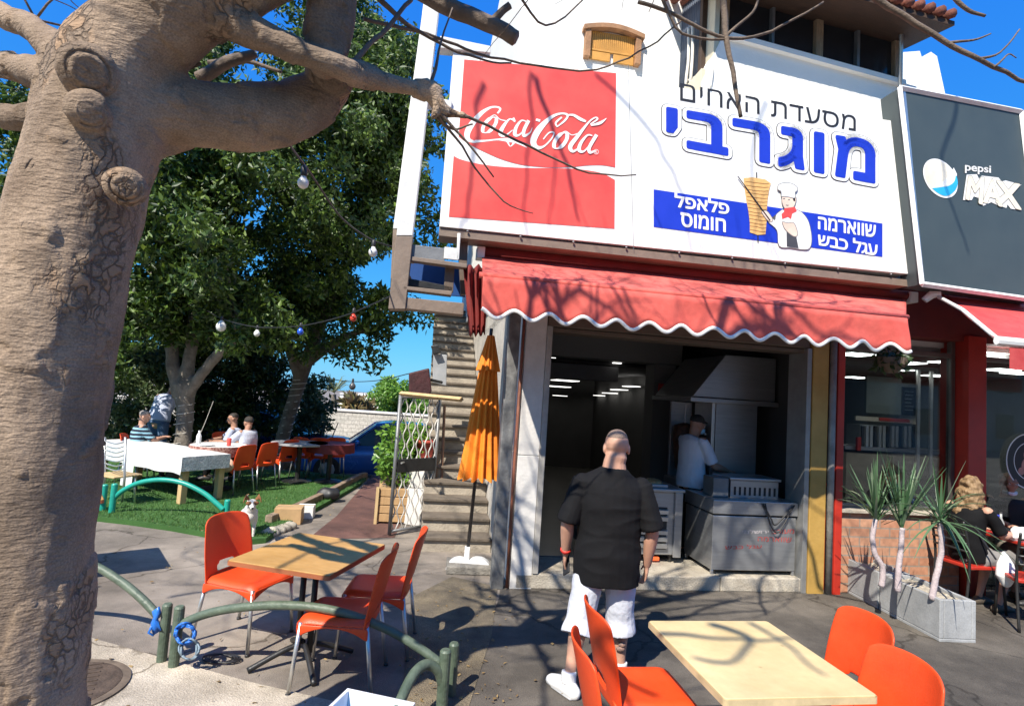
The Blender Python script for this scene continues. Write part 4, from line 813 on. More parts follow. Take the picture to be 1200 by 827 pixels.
fuse(mb, 'trunk', GTRUNK, t1, .03, 2, lambda p: noise.noise(p*6)*.015); 
mb = MB(); wrap(mb, [D(203, 552, 9.6), D(212, 520, 9.7), D(217, 480, 9.8), D(216, 452, 9.8)], .155, 11); wrap(mb, [D(235, 440, 9.7), D(255, 415, 9.6), D(278, 390, 9.5)], .085, 7); mb.tube(catmull([D(250, 470, 9.3), D(236, 505, 9.3), D(226, 520, 9.4)]), .0045, 5); mb.build('cord', CORD, t1)
crown('crown', t1, LEAF, [(60, 260, 90, 120, 8.5, 13, 46), (40, 380, 60, 60, 10, 12, 12), (190, 270, 110, 130, 8.3, 13, 100), (300, 250, 110, 130, 8.3, 13, 100), (330, 110, 130, 80, 8.5, 11.5, 50), (120, 120, 80, 70, 9, 11, 20), (240, 360, 80, 35, 9, 11, 18), (160, 330, 60, 40, 8.6, 10, 18)], 240, .125, (.35, .62))
t2 = thing('leaning_tree', 'darker tree with thin leaning cord-wrapped trunk reaching toward the steel sign frame', 'tree', G(322, 545, LZ))
mb = MB(); limb(mb, [(322, 552, 12.6, 8), (332, 510, 12.6, 7.5), (344, 470, 12.5, 7.5), (356, 432, 12.4, 8), (372, 390, 12.2, 7), (395, 330, 12, 5)]); limb(mb, [(352, 445, 12.4, 7), (340, 410, 12.2, 6), (320, 360, 12, 5)]); limb(mb, [(360, 425, 12.3, 6), (395, 400, 12.0, 5), (430, 385, 11.8, 3)])
fuse(mb, 'trunk', GTRUNK, t2, .03, 2); mb = MB(); wrap(mb, [D(326, 535, 12.6), D(334, 505, 12.6), D(344, 470, 12.5), D(352, 445, 12.4)], .16, 12, .012); mb.build('cord', CORD, t2)
crown('crown', t2, LEAF, [(395, 210, 80, 120, 10.5, 13, 90), (450, 170, 45, 110, 10.5, 12.5, 44), (380, 60, 90, 60, 11, 14, 34), (440, 60, 45, 50, 11, 13, 16), (365, 350, 55, 30, 11, 13, 26), (440, 368, 16, 14, 11, 12, 10), (310, 340, 80, 50, 11.5, 14, 40), (495, 230, 10, 60, 11.5, 12.5, 8)], 225, .135, (.38, .66))
def bush(label, name, base, ells, m, nl, size, rc=(.3, .5), stem=True, droop=.1, cat='bush'):
    t = thing(name, label, cat, base); 
    if stem:
        mb = MB()
        for i in range(4): a = i*1.6; mb.tube([Vector(base)+Vector((.05*math.cos(a), .05*math.sin(a), -.02)), Vector(base)+Vector((.25*math.cos(a), .25*math.sin(a), .6)), Vector(base)+Vector((.4*math.cos(a+.3), .4*math.sin(a+.3), 1.1))], [.03, .02, .012], 6)
        mb.build('stem', GTRUNK, t)
    crown('foliage', t, m, ells, nl, size, rc, droop); return t
bush('light olive bush left of the cord-wrapped fork trunk, behind the striped shirt diner', 'garden_bush', D(165, 560, 12.5), [(165, 430, 40, 32, 12, 13.2, 24), (140, 450, 30, 40, 12, 13, 14), (185, 460, 25, 30, 12, 13, 10)], OLIVE, 150, .12)
bush('dark low hedge behind the bent waiter and the striped shirt diner', 'hedge', D(170, 555, 13.5), [(150, 510, 45, 28, 13, 14, 22), (215, 495, 50, 40, 12.8, 14.2, 26), (120, 470, 30, 60, 13.5, 15, 22)], LEAF2, 150, .13, cat='hedge')
bush('dark tall hedge behind the couple in pale shirts', 'hedge', D(280, 560, 13.6), [(270, 460, 45, 60, 13, 14.5, 46), (300, 430, 40, 50, 13, 14.5, 30), (240, 430, 30, 40, 13, 14.5, 20), (285, 500, 50, 20, 13, 14, 14)], LEAF2, 150, .13, cat='hedge')
bush('greyish olive bush between the leaning trunk and the white block wall', 'garden_bush', D(375, 540, 16), [(362, 474, 16, 18, 15.5, 17, 18), (350, 495, 14, 12, 15, 16.5, 10)], OLIVE, 140, .15)
bush('bright green bush beyond the white block wall above the blue car', 'garden_bush', D(465, 500, 26), [(468, 478, 30, 14, 25, 27, 26), (490, 482, 30, 14, 25, 27, 22), (462, 466, 16, 10, 25, 27, 8)], LIME, 160, .2, (.4, .7), False)
bush('spiky reddish yellow bush on the far wall beside the small palm', 'garden_bush', D(435, 500, 24), [(433, 480, 22, 8, 23.5, 24.5, 9)], leaf_mat('dry_leaf', [(.12, .12, .04), (.2, .13, .06), (.25, .2, .08)], .25, .6), 80, .42, (.3, .6), False, -.9)
pt = thing('small_palm', 'small pale palm sticking up behind the white block wall', 'palm', D(392, 500, 25)); mb = MB(); mb.tube([D(392, 500, 25), D(391, 462, 25)], .12, 8); mb.build('trunk', GTRUNK, pt)
mb = MB(); c = D(391, 460, 25)
for i in range(26):
    a = i*2.4; e = rng.uniform(.1, 1.2); dd = Vector((math.cos(a)*math.cos(e), math.sin(a)*math.cos(e), math.sin(e))); q = c+dd*.8; r = q+dd*.5+Vector((0, 0, -.35)); sd = dd.cross(Vector((0, 0, 1))).normalized()*.05
    mb.add([c-sd*.3, c+sd*.3, q+sd, q-sd, r], [(0, 1, 2, 3), (3, 2, 4)])
mb.build('fronds', leaf_mat('palm_leaf', [(.10, .13, .05), (.20, .22, .10)], .2, .5), pt, fixn=False)
# far walls and houses
def wallbox(name, label, a, b, z0, z1, m, cat='wall', th=.25, cap=True):
    t = thing(name, label, cat, (a.x, a.y, z0)); dx = Vector((b.x-a.x, b.y-a.y, 0)); L = dx.length; T = Matrix.Translation((a.x, a.y, 0)) @ Matrix.Rotation(math.atan2(dx.y, dx.x), 4, 'Z')
    mb = MB(); mb.box(0, L, 0, th, z0, z1, T); mb.build('wall', m, t)
    if cap: mb = MB(); mb.box(-.02, L+.02, -.05, th+.05, z1+.002, z1+.08, T); mb.build('coping', STONE, t, bevel=.01)
    return t
wallbox('block_wall', 'long white block wall behind the parked cars', D(-150, 500, 21), D(540, 500, 21.5), -.55, .82, BLOCK)
h1 = wallbox('far_house', 'plain white house rising behind the far block wall', D(398, 470, 32), D(500, 470, 32), -.5, D(400, 462, 32).z, WHITE, 'house', 6)
for x in (432, 452, 470):
    p = D(x, 475, 31.97); mb = MB(); mb.box(p.x-.25, p.x+.25, p.y-.02, p.y+.05, p.z-.3, p.z+.12); mb.build('window', DARKGL, h1)
wallbox('garden_wall', 'low white wall glimpsed behind the trunk at the far left edge', D(-60, 420, 13), D(30, 420, 13), 0, 2.7, WHITE)

# ---------------------------------------------------------------- red plastic chairs
PLAS = mat('red_plastic', (.68, .056, .009), .45, 0, .05, 2.5, .12, 140, col2=(.76, .085, .018), fine=.05, spec=.45)
def make_chair(label, group):
    t = thing('plastic_chair', label, 'chair', (0, 0, 0), 0, group)
    rows = []; N = 20
    for j in range(15):
        v = j/14; row = []
        for i in range(N+1):
            u = 2*i/N-1; wdt = .215-.012*v; y = -.215+.44*v; z = .452-.018*(1-u*u)*math.sin(PI*min(1, v*1.1))-.05*max(0, v-.86)**2*50*.6
            z -= max(0, abs(u)-.86)*.25; row.append(Vector((u*wdt*(1+.04*math.sin(PI*v)), y, z)))
        rows.append(row)
    mb = MB(); mb.grid(rows)
    # side and front aprons with an arched lower edge
    for sx in (-1, 1):
        mb.grid([[Vector((sx*(.215-.012*k/14+.002)*(1+.04*math.sin(PI*k/14)), -.215+.44*k/14, .418-j*(.012+.075*(abs(2*k/14-1))**2.2)/2)) for k in range(15)] for j in range(3)])
    mb.grid([[Vector((u*.203, .226, .425-j*(.012+.06*abs(u)**2.2)/2)) for u in [k/7-1 for k in range(15)]] for j in range(3)])
    mb.build('seat', PLAS, t, smooth=True, solid=.009, sub=1)
    rows = []; M_ = 22
    for j in range(M_+1):
        v = j/M_; row = []
        for i in range(N+1):
            u = 2*i/N-1; wdt = .225-.02*v+.012*math.sin(PI*v); zt = .405+(.435+.018*(1-u*u))*v-(.03*abs(u)**8*v**6)
            y = -.215-.02*v-.085*v**1.7+.055*u*u*(.55+.6*v)-.012*math.sin(PI*v)
            row.append(Vector((u*wdt, y, zt)))
        rows.append(row)
    b = MB(); vs = [p for r_ in rows for p in r_]; c = N+1; fs = []
    for j in range(M_):
        for i in range(N):
            u = 2*(i+.5)/N-1; v = (j+.5)/M_
            if (u/.42)**2+((v-.19)/.075)**2 < 1: continue
            fs.append((j*c+i, j*c+i+1, (j+1)*c+i+1, (j+1)*c+i))
    b.add(vs, fs); b.build('backrest', PLAS, t, smooth=True, solid=.011, sub=1)
    for sx in (-1, 1):
        for sy, y0, y1 in ((1, .205, .235), (-1, -.2, -.265)):
            m_ = MB(); m_.tube([Vector((sx*.196, y0, .425)), Vector((sx*.222, y1, .012))], [.0135, .0125], 10); l = m_.build('leg', ALU, t, smooth=True)
            m_ = MB(); m_.tube([Vector((sx*.2218, y1, .016)), Vector((sx*.2222, y1, 0))], .016, 10); m_.build('foot_cap', BLACK, l, smooth=True)
    return t
def face(dx, dy): return math.atan2(dy, dx)-PI/2
GR = 'red plastic chairs with aluminium legs'
ch0 = make_chair('red chair left of the light brown table, facing right toward it', GR); ch0.location = (-1.82, 4.22, 0); ch0.rotation_euler = (0, 0, face(.92, -.30))
for lab, x, y, dx, dy in (('red chair right of the light brown table, nearest to the green barrier', -.98, 3.72, -1, -.02), ('red chair on the right of the light brown table, behind its nearer twin', -.86, 4.22, -1, -.05),
    ('red chair left of the cream table at the bottom edge, nearest the camera', .67, 2.55, 1, .05), ('red chair left of the cream table just in front of the man in black', .79, 3.0, 1, .14),
    ('red chair at the right of the cream table, farther of the two, partly hidden', 1.72, 3.03, -1, -.1), ('red chair at the right of the cream table with its whole back showing', 1.58, 2.53, -1, -.12),
    ('red chair mostly hidden behind the big trunk beside the far brown table', -3.98, 4.6, 0, 1)):
    copy_thing(ch0, lab, (x, y, 0), face(dx, dy))
for lab, px_, py_, dx, dy in (('red chair on the lawn with a pale cushion, nearest to the long white table', 272, 576, -.9, .35), ('red chair on the lawn second along, behind the cushioned one', 300, 570, -.9, .4), ('red chair on the lawn beside the leaning trunk', 326, 563, -.9, .4),
    ('red chair on the far lawn facing away, left one of the back row', 358, 558, .3, 1), ('red chair on the far end of the lawn, middle one of the back row', 373, 558, -.2, 1), ('red chair on the far end of the lawn, right one of the back row', 388, 556, -.5, 1), ("red chair on the far side of the couple's round table", 262, 556, .7, -.6)):
    p = G(px_, py_, LZ); copy_thing(ch0, lab, p, face(dx, dy)).scale = (.9, .9, .9)
pc = G(159, 563, LZ); copy_thing(ch0, 'red chair under the diner in the striped shirt', pc, face(.9, .3)).scale = (.9, .9, .9)

# ---------------------------------------------------------------- tables
TOP1 = mat('table_laminate', (.50, .27, .08), .42, 0, .12, 7, .06, 40, col2=(.58, .34, .12), stretch=(1, 6, 1)); EDGE1 = mat('table_edge_brown', (.32, .10, .04), .5)
TOP2 = mat('table_cream', (.66, .50, .25), .4, 0, .1, 2.5, .05, 40, col2=(.72, .57, .31)); EDGE2 = mat('table_edge_cream', (.58, .46, .26), .5, 0, .2, 9)
stains(TOP1, .78, False); stains(TOP2, .8, False)
def rrect(a, b, r, k=5):
    out = []
    for cx, cy, s in ((a-r, b-r, 0), (-a+r, b-r, 1), (-a+r, -b+r, 2), (a-r, -b+r, 3)):
        for i in range(k+1): t = (s+i/k)*PI/2; out.append(Vector((cx+r*math.cos(t), cy+r*math.sin(t), 0)))
    return out
def make_table(label, a, b, top, edge, group=None):
    t = thing('cafe_table', label, 'table', (0, 0, 0), 0, group); mb = MB(); mb.prism([p+Vector((0, 0, .712)) for p in rrect(a-.002, b-.002, .018)], (0, 0, .026)); mb.build('tabletop', top, t, bevel=.003)
    mb = MB(); o = rrect(a+.002, b+.002, .02); n = len(o); i_ = rrect(a-.03, b-.03, .015); mb.add([p+Vector((0, 0, .706)) for p in o]+[p+Vector((0, 0, .733)) for p in o]+[p+Vector((0, 0, .706)) for p in i_], [(i, (i+1) % n, n+(i+1) % n, n+i) for i in range(n)]+[(i, 2*n+i, 2*n+(i+1) % n, (i+1) % n) for i in range(n)]); mb.build('edge_band', edge, t)
    for sx in (-1, 1):
        mb = MB(); mb.tube([(sx*.045, 0, .70), (sx*.045, 0, .08)], .02, 12); mb.build('pedestal', DKMET, t, smooth=True)
    mb = MB(); mb.box(-.22, .22, -.22, .22, .685, .704); mb.build('mounting_plate', DKMET, t)
    for k in range(4):
        a_ = PI/4+k*PI/2; mb = MB(); mb.tube(catmull([(.03*math.cos(a_), .03*math.sin(a_), .13), (.14*math.cos(a_), .14*math.sin(a_), .10), (.34*math.cos(a_), .34*math.sin(a_), .018)]), .018, 8); mb.build('foot', DKMET, t, smooth=True)
    return t
tb1 = make_table('light brown square table with brown edge standing behind the green barrier', .36, .385, TOP1, EDGE1); tb1.location = (-1.275, 3.9, 0); tb1.rotation_euler = (0, 0, R(-13))
c = copy_thing(tb1, 'light brown table almost wholly hidden behind the big trunk, one corner showing', (-4.02, 5.05, 0), R(40))
tb2 = make_table('cream topped table at the bottom of the photo in front of the man in black', .352, .385, TOP2, EDGE2); tb2.location = (1.235, 2.76, 0); tb2.rotation_euler = (0, 0, R(9))
# long white covered table on the lawn
TC = mat('plastic_cover', (.66, .66, .64), .35, 0, .1, 7, .35, 16, col2=(.76, .76, .75))
TCP = mat('patterned_cover', (.50, .50, .50), .4, 0, .2, 40, .2, 60, col2=(.74, .74, .73), contrast=(.46, .54))
e0, e1 = G(122, 518, .72), G(214, 536, .72); dx = Vector((e1.x-e0.x, e1.y-e0.y, 0)).normalized(); nn = Vector((-dx.y, dx.x, 0)); Lw = (e1-e0).length
e0 = e0-dx*.3; Lw += .3
wt = thing('long_table', 'long outdoor table with white plastic cloth and pale wooden legs on the lawn', 'table', (e0.x, e0.y, LZ)); T = Matrix((dx, nn, Vector((0, 0, 1)))).transposed().to_4x4(); T.translation = (e0.x, e0.y, 0)
mb = MB(); mb.box(0, Lw, 0, .7, .69, .72, T); mb.build('tabletop', WOODL, wt)
for x in (.1, Lw-.14):
    for y in (.06, .60): mb = MB(); mb.box(x, x+.09, y, y+.09, LZ, .688, T); mb.build('leg', WOODL, wt, bevel=.006)
cv = MB(); R1 = [Vector((Lw*i/40, -.012+.012*noise.noise(Vector((i*.5, 0, 0))), .72)) for j in range(1) for i in range(41)]
rows = []
for j in range(12):
    row = []
    for i in range(41):
        x = -.0+(Lw+.012)*i/40; wv = noise.noise(Vector((x*3, j*.3, 1)))
        if j < 5: row.append(T @ Vector((x, -.012-.02*wv*(4-j)/4, .726-.25*(4-j)/4+(.03*noise.noise(Vector((x*2, 5, 0))) if j == 0 else 0))))
        else: row.append(T @ Vector((x, -.012+.724*(j-4)/7, .726+.003*wv)))
    rows.append(row)
cv.grid(rows); tc = tag(cv.build('tablecloth', TC, smooth=True), 'white plastic cloth hanging over the long outdoor table', 'tablecloth')
cv = MB(); cv.grid([[T @ Vector((Lw+.015+.01*noise.noise(Vector((i*.6, j, 2))), -.01+.724*i/16, .727-.2*j/5)) for i in range(17)] for j in range(6)]); cv.build('end_flap', TCP, tc, smooth=True)
lp = T @ Vector((Lw-1.35, -.035, 0)); cv = MB(); cv.grid([[T @ Vector((Lw-1.45+.32*i/6, -.035+.01*math.sin(i), .48-.33*j/4)) for i in range(7)] for j in range(5)]); cv.build('loose_flap', TC, tc, smooth=True)
# slatted chair at its end
sc_ = thing('slat_chair', 'aluminium chair with curved slat back and yellow seat left of the long white table', 'chair', G(140, 582, LZ))
mb = MB(); q = [D(124, 515, 7.7), D(147, 517, 7.75)]
for x, d in ((123, 7.9), (147, 7.55)):
    m2 = MB(); m2.tube([D(x, 512, d), D(x-1, 560, d), D(x-4, 588, d)], .016, 8); m2.build('post', ALU, sc_, smooth=True)
for i in range(7):
    y = 517+i*5.2; m2 = MB(); m2.tube(catmull([D(124, y, 7.9), D(136, y+3, 7.6), D(147, y, 7.55)]), .009, 6); m2.build('slat', ALU, sc_, smooth=True)
s0_ = G(122, 549, .45); m2 = MB(); m2.box(-.2, .24, -.2, .2, .43, .455, Matrix.Translation((D(137, 550, 7.75).x, 7.75, 0)) @ Matrix.Rotation(R(-20), 4, 'Z')); m2.build('seat', WOODL, sc_, bevel=.01)
for x, y in ((160, 575), (158, 590)): m2 = MB(); p = G(x, y, LZ); m2.tube([Vector((p.x-.05, p.y, .44)), p], .014, 8); m2.build('leg', ALU, sc_, smooth=True)
# round tables of the diners on the lawn
def lawn_table(label, px_, py_, r, top, skirt=None):
    p = G(px_, py_, .74); t = thing('round_table', label, 'table', (p.x, p.y, LZ)); mb = MB(); mb.lathe([(r-.01, .735), (r, .742), (r, .765), (r-.01, .77)], (p.x, p.y, 0), 32); mb.build('tabletop', top, t, smooth=False)
    mb = MB(); mb.tube([(p.x, p.y, LZ), (p.x, p.y, .734)], .045, 10); mb.build('pedestal', DKMET, t); mb = MB(); mb.lathe([(.26, LZ), (.26, LZ+.02), (.05, LZ+.05)], (p.x, p.y, 0), 20); mb.build('base', DKMET, t)
    if skirt: mb = MB(); n = 40; mb.grid([[Vector((p.x+(r+.012+.012*math.sin(k*2.7)*j/3)*math.cos(2*PI*k/n), p.y+(r+.012+.012*math.sin(k*2.7)*j/3)*math.sin(2*PI*k/n), .772-.16*j/3)) for k in range(n+1)] for j in range(4)]); mb.build('cloth_skirt', skirt, t, smooth=True)
    return t, p
SKIRT = mat('patterned_skirt', (.20, .06, .045), .7, 0, .4, 30, col2=(.42, .25, .2), contrast=(.45, .55))
_, pt1 = lawn_table('round lawn table with patterned cloth in front of the couple', 257, 523, .42, TC, SKIRT)
lawn_table('dark table on the lawn beyond the leaning trunk', 352, 520, .5, mat('grey_cloth', (.30, .30, .31), .7)); lawn_table('dark red covered table near the parked blue car', 388, 521, .42, mat('wine_cloth', (.16, .02, .02), .7), mat('wine_cloth', (.16, .02, .02)))
def lathe_thing(name, label, cat, c, prof, m, extra=None):
    t = thing(name, label, cat, c); mb = MB(); mb.lathe(prof, c, 14); mb.build('body', m, t, smooth=True)
    for nm, pf, m2 in (extra or []): mb = MB(); mb.lathe(pf, c, 12); mb.build(nm, m2, t, smooth=True)
    return t
zt = .775
lathe_thing('sauce_bottle', 'clear bottle with white cap on the round lawn table', 'bottle', (pt1.x-.28, pt1.y-.12, zt), [(.035, 0), (.037, .02), (.037, .13), (.015, .18)], mat('clear_plastic', (.7, .7, .68), .2), [('cap', [(.016, .18), (.016, .21)], SIGNW)])
lathe_thing('drink_can', 'red drink can on the round lawn table', 'can', (pt1.x+.2, pt1.y-.1, zt), [(.028, 0), (.033, .01), (.033, .11), (.026, .122)], RED, [('lid', [(.025, .122), (.024, .124)], ALU)])
lathe_thing('plate', 'white plate on the round lawn table', 'plate', (pt1.x-.08, pt1.y-.25, zt), [(.07, 0), (.12, .016), (.115, .018), (.06, .006)], SIGNW)
cu = D(266, 545, 8.75); t = thing('cushion', 'pale round cushion on the nearest red lawn chair', 'cushion', cu); mb = MB(); mb.ell(cu, (.11, .06, .11)); mb.build('pad', mat('cushion_cloth', (.70, .46, .33), .8), t, smooth=True)

# ---------------------------------------------------------------- barriers
GRN = mat('green_barrier_paint', (.060, .085, .058), .5, 0, .3, 9, .25, 40, col2=(.115, .15, .105)); TEAL = mat('teal_paint', (.012, .30, .23), .4, 0, .12, 6)
def barrier(label, posts, arch, r, m, group=None):
    t = thing('barrier_hoop', label, 'barrier', posts[0][0], 0, group)
    for b, h in posts:
        mb = MB(); b = Vector(b); mb.loft([b-Vector((0, 0, .02)), b+Vector((0, 0, h-.012)), b+Vector((0, 0, h))], [r, r, r*.75], 16); mb.build('post', m, t, smooth=False, bevel=.003)
    mb = MB(); mb.tube(catmull(arch, 6), r*.86, 14); mb.build('arch', m, t, smooth=True); return t
p1, p2 = G(189, 776), G(203, 782); h1_ = D(189, 706, p1.y).z; h2_ = D(203, 709, p2.y).z
bg_ = 'worn dark green tube barriers'
ar = [(186, 722, 3.8), (165, 700, 3.84), (140, 680, 3.88), (107, 661, 3.92), (60, 648, 3.98), (0, 655, 4.05), (-50, 690, 4.1), (-80, 740, 4.12)]
barrier('dark green tube barrier disappearing behind the big trunk, blue tape on its post', [(p1, h1_), (G(-80, 790), .42)], [D(*a) for a in ar], .031, GRN, bg_)
p3, p4 = G(517, 834), G(528, 815); ar = [(205, 742, 3.74), (215, 730, 3.73), (245, 718, 3.71), (285, 711, 3.68), (340, 709, 3.64), (395, 716, 3.6), (450, 735, 3.57), (490, 758, 3.55), (517, 778, 3.53)]
barrier('dark green arched tube barrier in front of the light brown table', [(p2, h2_), (p4, D(528, 752, p4.y).z)], [D(*a) for a in ar], .032, GRN, bg_)
ar = [(518, 800, p3.y), (513, 785, p3.y-.02), (500, 778, p3.y-.06), (486, 788, p3.y-.15), (473, 812, p3.y-.28), (461, 845, p3.y-.42), (448, 900, p3.y-.6), (435, 990, p3.y-.75)]
barrier('scuffed green tube barrier bending toward the camera at the bottom edge', [(p3, D(517, 760, p3.y).z)], [D(*a) for a in ar], .034, GRN, bg_)
q1, q2, q3 = G(119, 603), G(130, 606), G(264, 614)
barrier('bright teal arched tube barrier at the front edge of the lawn', [(q2, D(130, 566, q2.y).z), (q3, D(264, 585, q3.y).z)], [D(*a, 7.24) for a in ((131, 586), (145, 574), (165, 565), (190, 562), (215, 566), (238, 577), (252, 588), (262, 597))], .036, TEAL)
barrier('bright teal tube barrier mostly hidden behind the big trunk', [(q1, D(119, 567, q1.y).z), (G(0, 600), .4)], [D(*a, 7.26) for a in ((118, 586), (100, 574), (75, 565), (50, 562), (25, 570), (0, 588))], .036, TEAL)
BCORD = mat('blue_cord', (.02, .15, .55), .4, 0, .2, 9); GCORD = mat('grey_cord', (.16, .22, .27), .5)
bc = thing('cord_bundle', 'tangled bundle of blue and grey cord hanging on the green barrier post', 'cord', (p2.x, p2.y, .1))
for m_, cx, cy, n in ((BCORD, 217, 742, 6), (GCORD, 222, 760, 5)):
    mb = MB()
    for k in range(n):
        a0 = random.uniform(0, 6); rx, ry = random.uniform(8, 13), random.uniform(10, 17); mb.tube([D(cx+rx*math.cos(a0+i*.35)+random.uniform(-1, 1), cy+ry*math.sin(a0+i*.35)*.8, p2.y-.05+.03*math.sin(i+k)) for i in range(19)], .006, 6)
    mb.build('coil', m_, bc, smooth=True)
mb = MB()
for k in range(4): mb.tube([G(255+18*math.cos(i*.5+k)+k*3, 771+5*math.sin(i*.5+k), .02) for i in range(13)], .006, 6)
tag(mb.build('loose_cord', BLACK, smooth=True), 'dark loose loops of cord lying on the asphalt behind the barrier posts', 'cord')
mb = MB(); y_ = p1.y-.04
mb.grid([[D(178+9*i/3+2*math.sin(j*2), 716+7*j-2*i, y_+.015*math.sin(i*2+j)) for i in range(4)] for j in range(5)]); mb.tube([D(178, 733, y_), D(174, 741, y_), D(180, 744, y_)], .006, 5)
tag(mb.build('tape_knot', BCORD, smooth=True, solid=.003), 'bright blue plastic tape knotted round the left green barrier post', 'tape')

# ---------------------------------------------------------------- closed orange parasol
pb = G(547, 668); um = thing('parasol', 'closed orange parasol in a white base on a stone slab beside the stairs', 'parasol', pb)
Yp = pb.y; ORA = mat('orange_cloth', (.76, .20, .012), .75, 0, .1, 3, .2, 25, col2=(.82, .28, .018))
top, bot = D(575, 398, Yp), D(561, 560, Yp); rows = []
for j in range(26):
    t = j/25; c = top.lerp(bot, t); r = .045+.155*t**.85; row = []
    for k in range(121):
        a = 2*PI*k/120; rr = r*(1+(.10+.12*t)*math.cos(a*14+.8*math.sin(t*3))+.06*math.sin(3*a+t*2)); row.append(c+Vector((rr*math.cos(a), rr*math.sin(a)*.9, -.02*t*math.cos(a*14)*t)))
    rows.append(row)
mb = MB(); mb.grid(rows); mb.build('canopy', ORA, um, smooth=True)
mb = MB(); rows = []
for j in range(6):
    t = j/5; c = top.lerp(bot, -.03+.26*t); r = .035+.085*t
    rows.append([c+Vector(((r*(1+.14*math.cos(12*2*PI*k/72)))*math.cos(2*PI*k/72), (r*(1+.14*math.cos(12*2*PI*k/72)))*math.sin(2*PI*k/72), 0)) for k in range(73)])
mb.grid(rows); mb.build('vent_cap', ORA, um, smooth=True)
mb = MB(); mb.tube([D(576, 385, Yp), D(547, 655, Yp)], .019, 12); mb.build('pole', mat('dark_wood_pole', (.03, .022, .02), .4), um, smooth=True)
mb = MB(); mb.tube([D(548, 640, Yp), D(546, 668, Yp)], .028, 12); mb.build('sleeve', SIGNW, um, smooth=True)
mb = MB()
for px_, sx in ((538, -1), (560, 1)):
    c = D(px_, 667, Yp); mb.prism([c+Vector((.14*math.cos(PI*i/14), -.05, .13*math.sin(PI*i/14))) for i in range(15)], (0, .1, 0))
mb.build('base', mat('white_plastic', (.74, .74, .73), .35), um, bevel=.01)
t = thing('stone_slab', 'rough grey stone slab under the white parasol base', 'slab', (pb.x, pb.y, 0)); mb = MB(); c = D(550, 675, Yp); mb.box(-.25, .25, -.14, .2, .0, .085, Matrix.Translation((c.x, Yp-.02, 0)) @ Matrix.Rotation(R(6), 4, 'Z')); mb.build('slab', mat('rough_slab', (.20, .185, .16), .9, 0, .3, 9, .8, 40), t, bevel=.012)
um.location.z = .0

# ---------------------------------------------------------------- lattice gate, plants and clutter behind
ga, gb = G(456, 628), G(504, 620); gx = (gb-ga).normalized(); gy = Vector((-gx.y, gx.x, 0)); GL = (gb-ga).length; GT = Matrix((gx, gy, Vector((0, 0, 1)))).transposed().to_4x4(); GT.translation = ga
gt = thing('metal_gate', 'open grey metal gate with wavy bar lattice and dark lock plate', 'gate', ga); GH = D(462, 462, ga.y).z
for x in (0, GL): mb = MB(); mb.tube([GT @ Vector((x, 0, .02)), GT @ Vector((x, 0, GH))], .024, 10); mb.build('frame_post', GREYM, gt, smooth=True)
for z in (.06, GH-.02): mb = MB(); mb.tube([GT @ Vector((0, 0, z)), GT @ Vector((GL, 0, z))], .02, 8); mb.build('frame_rail', GREYM, gt, smooth=True)
LAT = mat('lattice_wire', (.52, .50, .46), .5, .1)
for k in range(9):
    x0 = GL*(k+.5)/9; mb = MB(); mb.tube([GT @ Vector((x0+.022*math.sin(z*26+(k % 2)*PI), 0, z)) for z in [.06+(GH-.08)*i/50 for i in range(51)]], .0095, 6); mb.build('wavy_bar', LAT, gt, smooth=True)
mb = MB(); mb.box(.03, GL-.02, -.03, .03, .80, .97, GT); mb.build('lock_plate', DKMET, gt, bevel=.006); mb = MB(); mb.tube([GT @ Vector((.12, -.03, .93)), GT @ Vector((.04, -.08, .93))], .012, 8); mb.build('handle', ALU, gt)
a, b = FW(470, 461, 1.6), FW(541, 468, 1.1); t = thing('timber_rail', 'pale timber rail above the lattice gate reaching to the stairs', 'rail', a); mb = MB(); mb.loft([a, b], [(.03, .05)]*2, 4, ref=(0, 0, 1)); mb.build('rail', WOODL, t)
for px_, y0 in ((508, 470), (515, 475)): mb = MB(); mb.tube([G(px_, 618), D(px_+6, y0, G(px_, 618).y)], .02, 8); mb.build('stake', mat('rusty_post', (.20, .11, .07), .7), t)
# planter with leafy shrub
pa = G(441, 612); t = thing('shrub_planter', 'leafy green shrub in a wooden slat planter behind the gate', 'plant', pa); mb = MB(); TT = Matrix.Translation((pa.x+.22, pa.y+.2, 0)) @ Matrix.Rotation(R(8), 4, 'Z')
for i in range(4): mb.box(-.24, .24, -.24, .24, .03+.115*i, .135+.115*i, TT)
pl = mb.build('planter', WOOD, t, bevel=.006); mb = MB()
for sx in (-1, 1):
    for sy in (-1, 1): mb = MB(); mb.box(sx*.255-.02, sx*.255+.02, sy*.255-.02, sy*.255+.02, 0, .5, TT); mb.build('corner_post', WOODL, pl)
mb = MB(); c0 = TT @ Vector((0, 0, .45))
for i in range(5): mb.tube([c0, c0+Vector((.16*math.cos(i*1.3), .16*math.sin(i*1.3), .35)), c0+Vector((.22*math.cos(i*1.3+.4), .22*math.sin(i*1.3+.4), .75))], [.014, .01, .006], 6)
mb.build('stem', GTRUNK, t); V, Fq = leaves(np.concatenate([clump(c0+Vector((rng.uniform(-.18, .18), rng.uniform(-.18, .18), rng.uniform(.1, .85))), .22, 75) for i in range(30)]), .09, .2, .55); np_mesh('foliage', V, Fq, LIME, t)
t = thing('plaster_block', 'rough white plaster block stack behind the gate lattice', 'block', G(478, 617)); c = G(478, 617)+Vector((.1, .25, 0))
for i, (z0, z1, w_) in enumerate(((0, .5, .27), (.503, .92, .22))):
    mb = MB(); mb.loft([c+Vector((0, 0, z0)), c+Vector((.01, 0, (z0+z1)/2)), c+Vector((0, .01, z1))], [(w_, w_*.8), (w_*.96, w_*.8), (w_*.9, w_*.75)], 9); mb.build('block', STONE, t, bevel=.02)
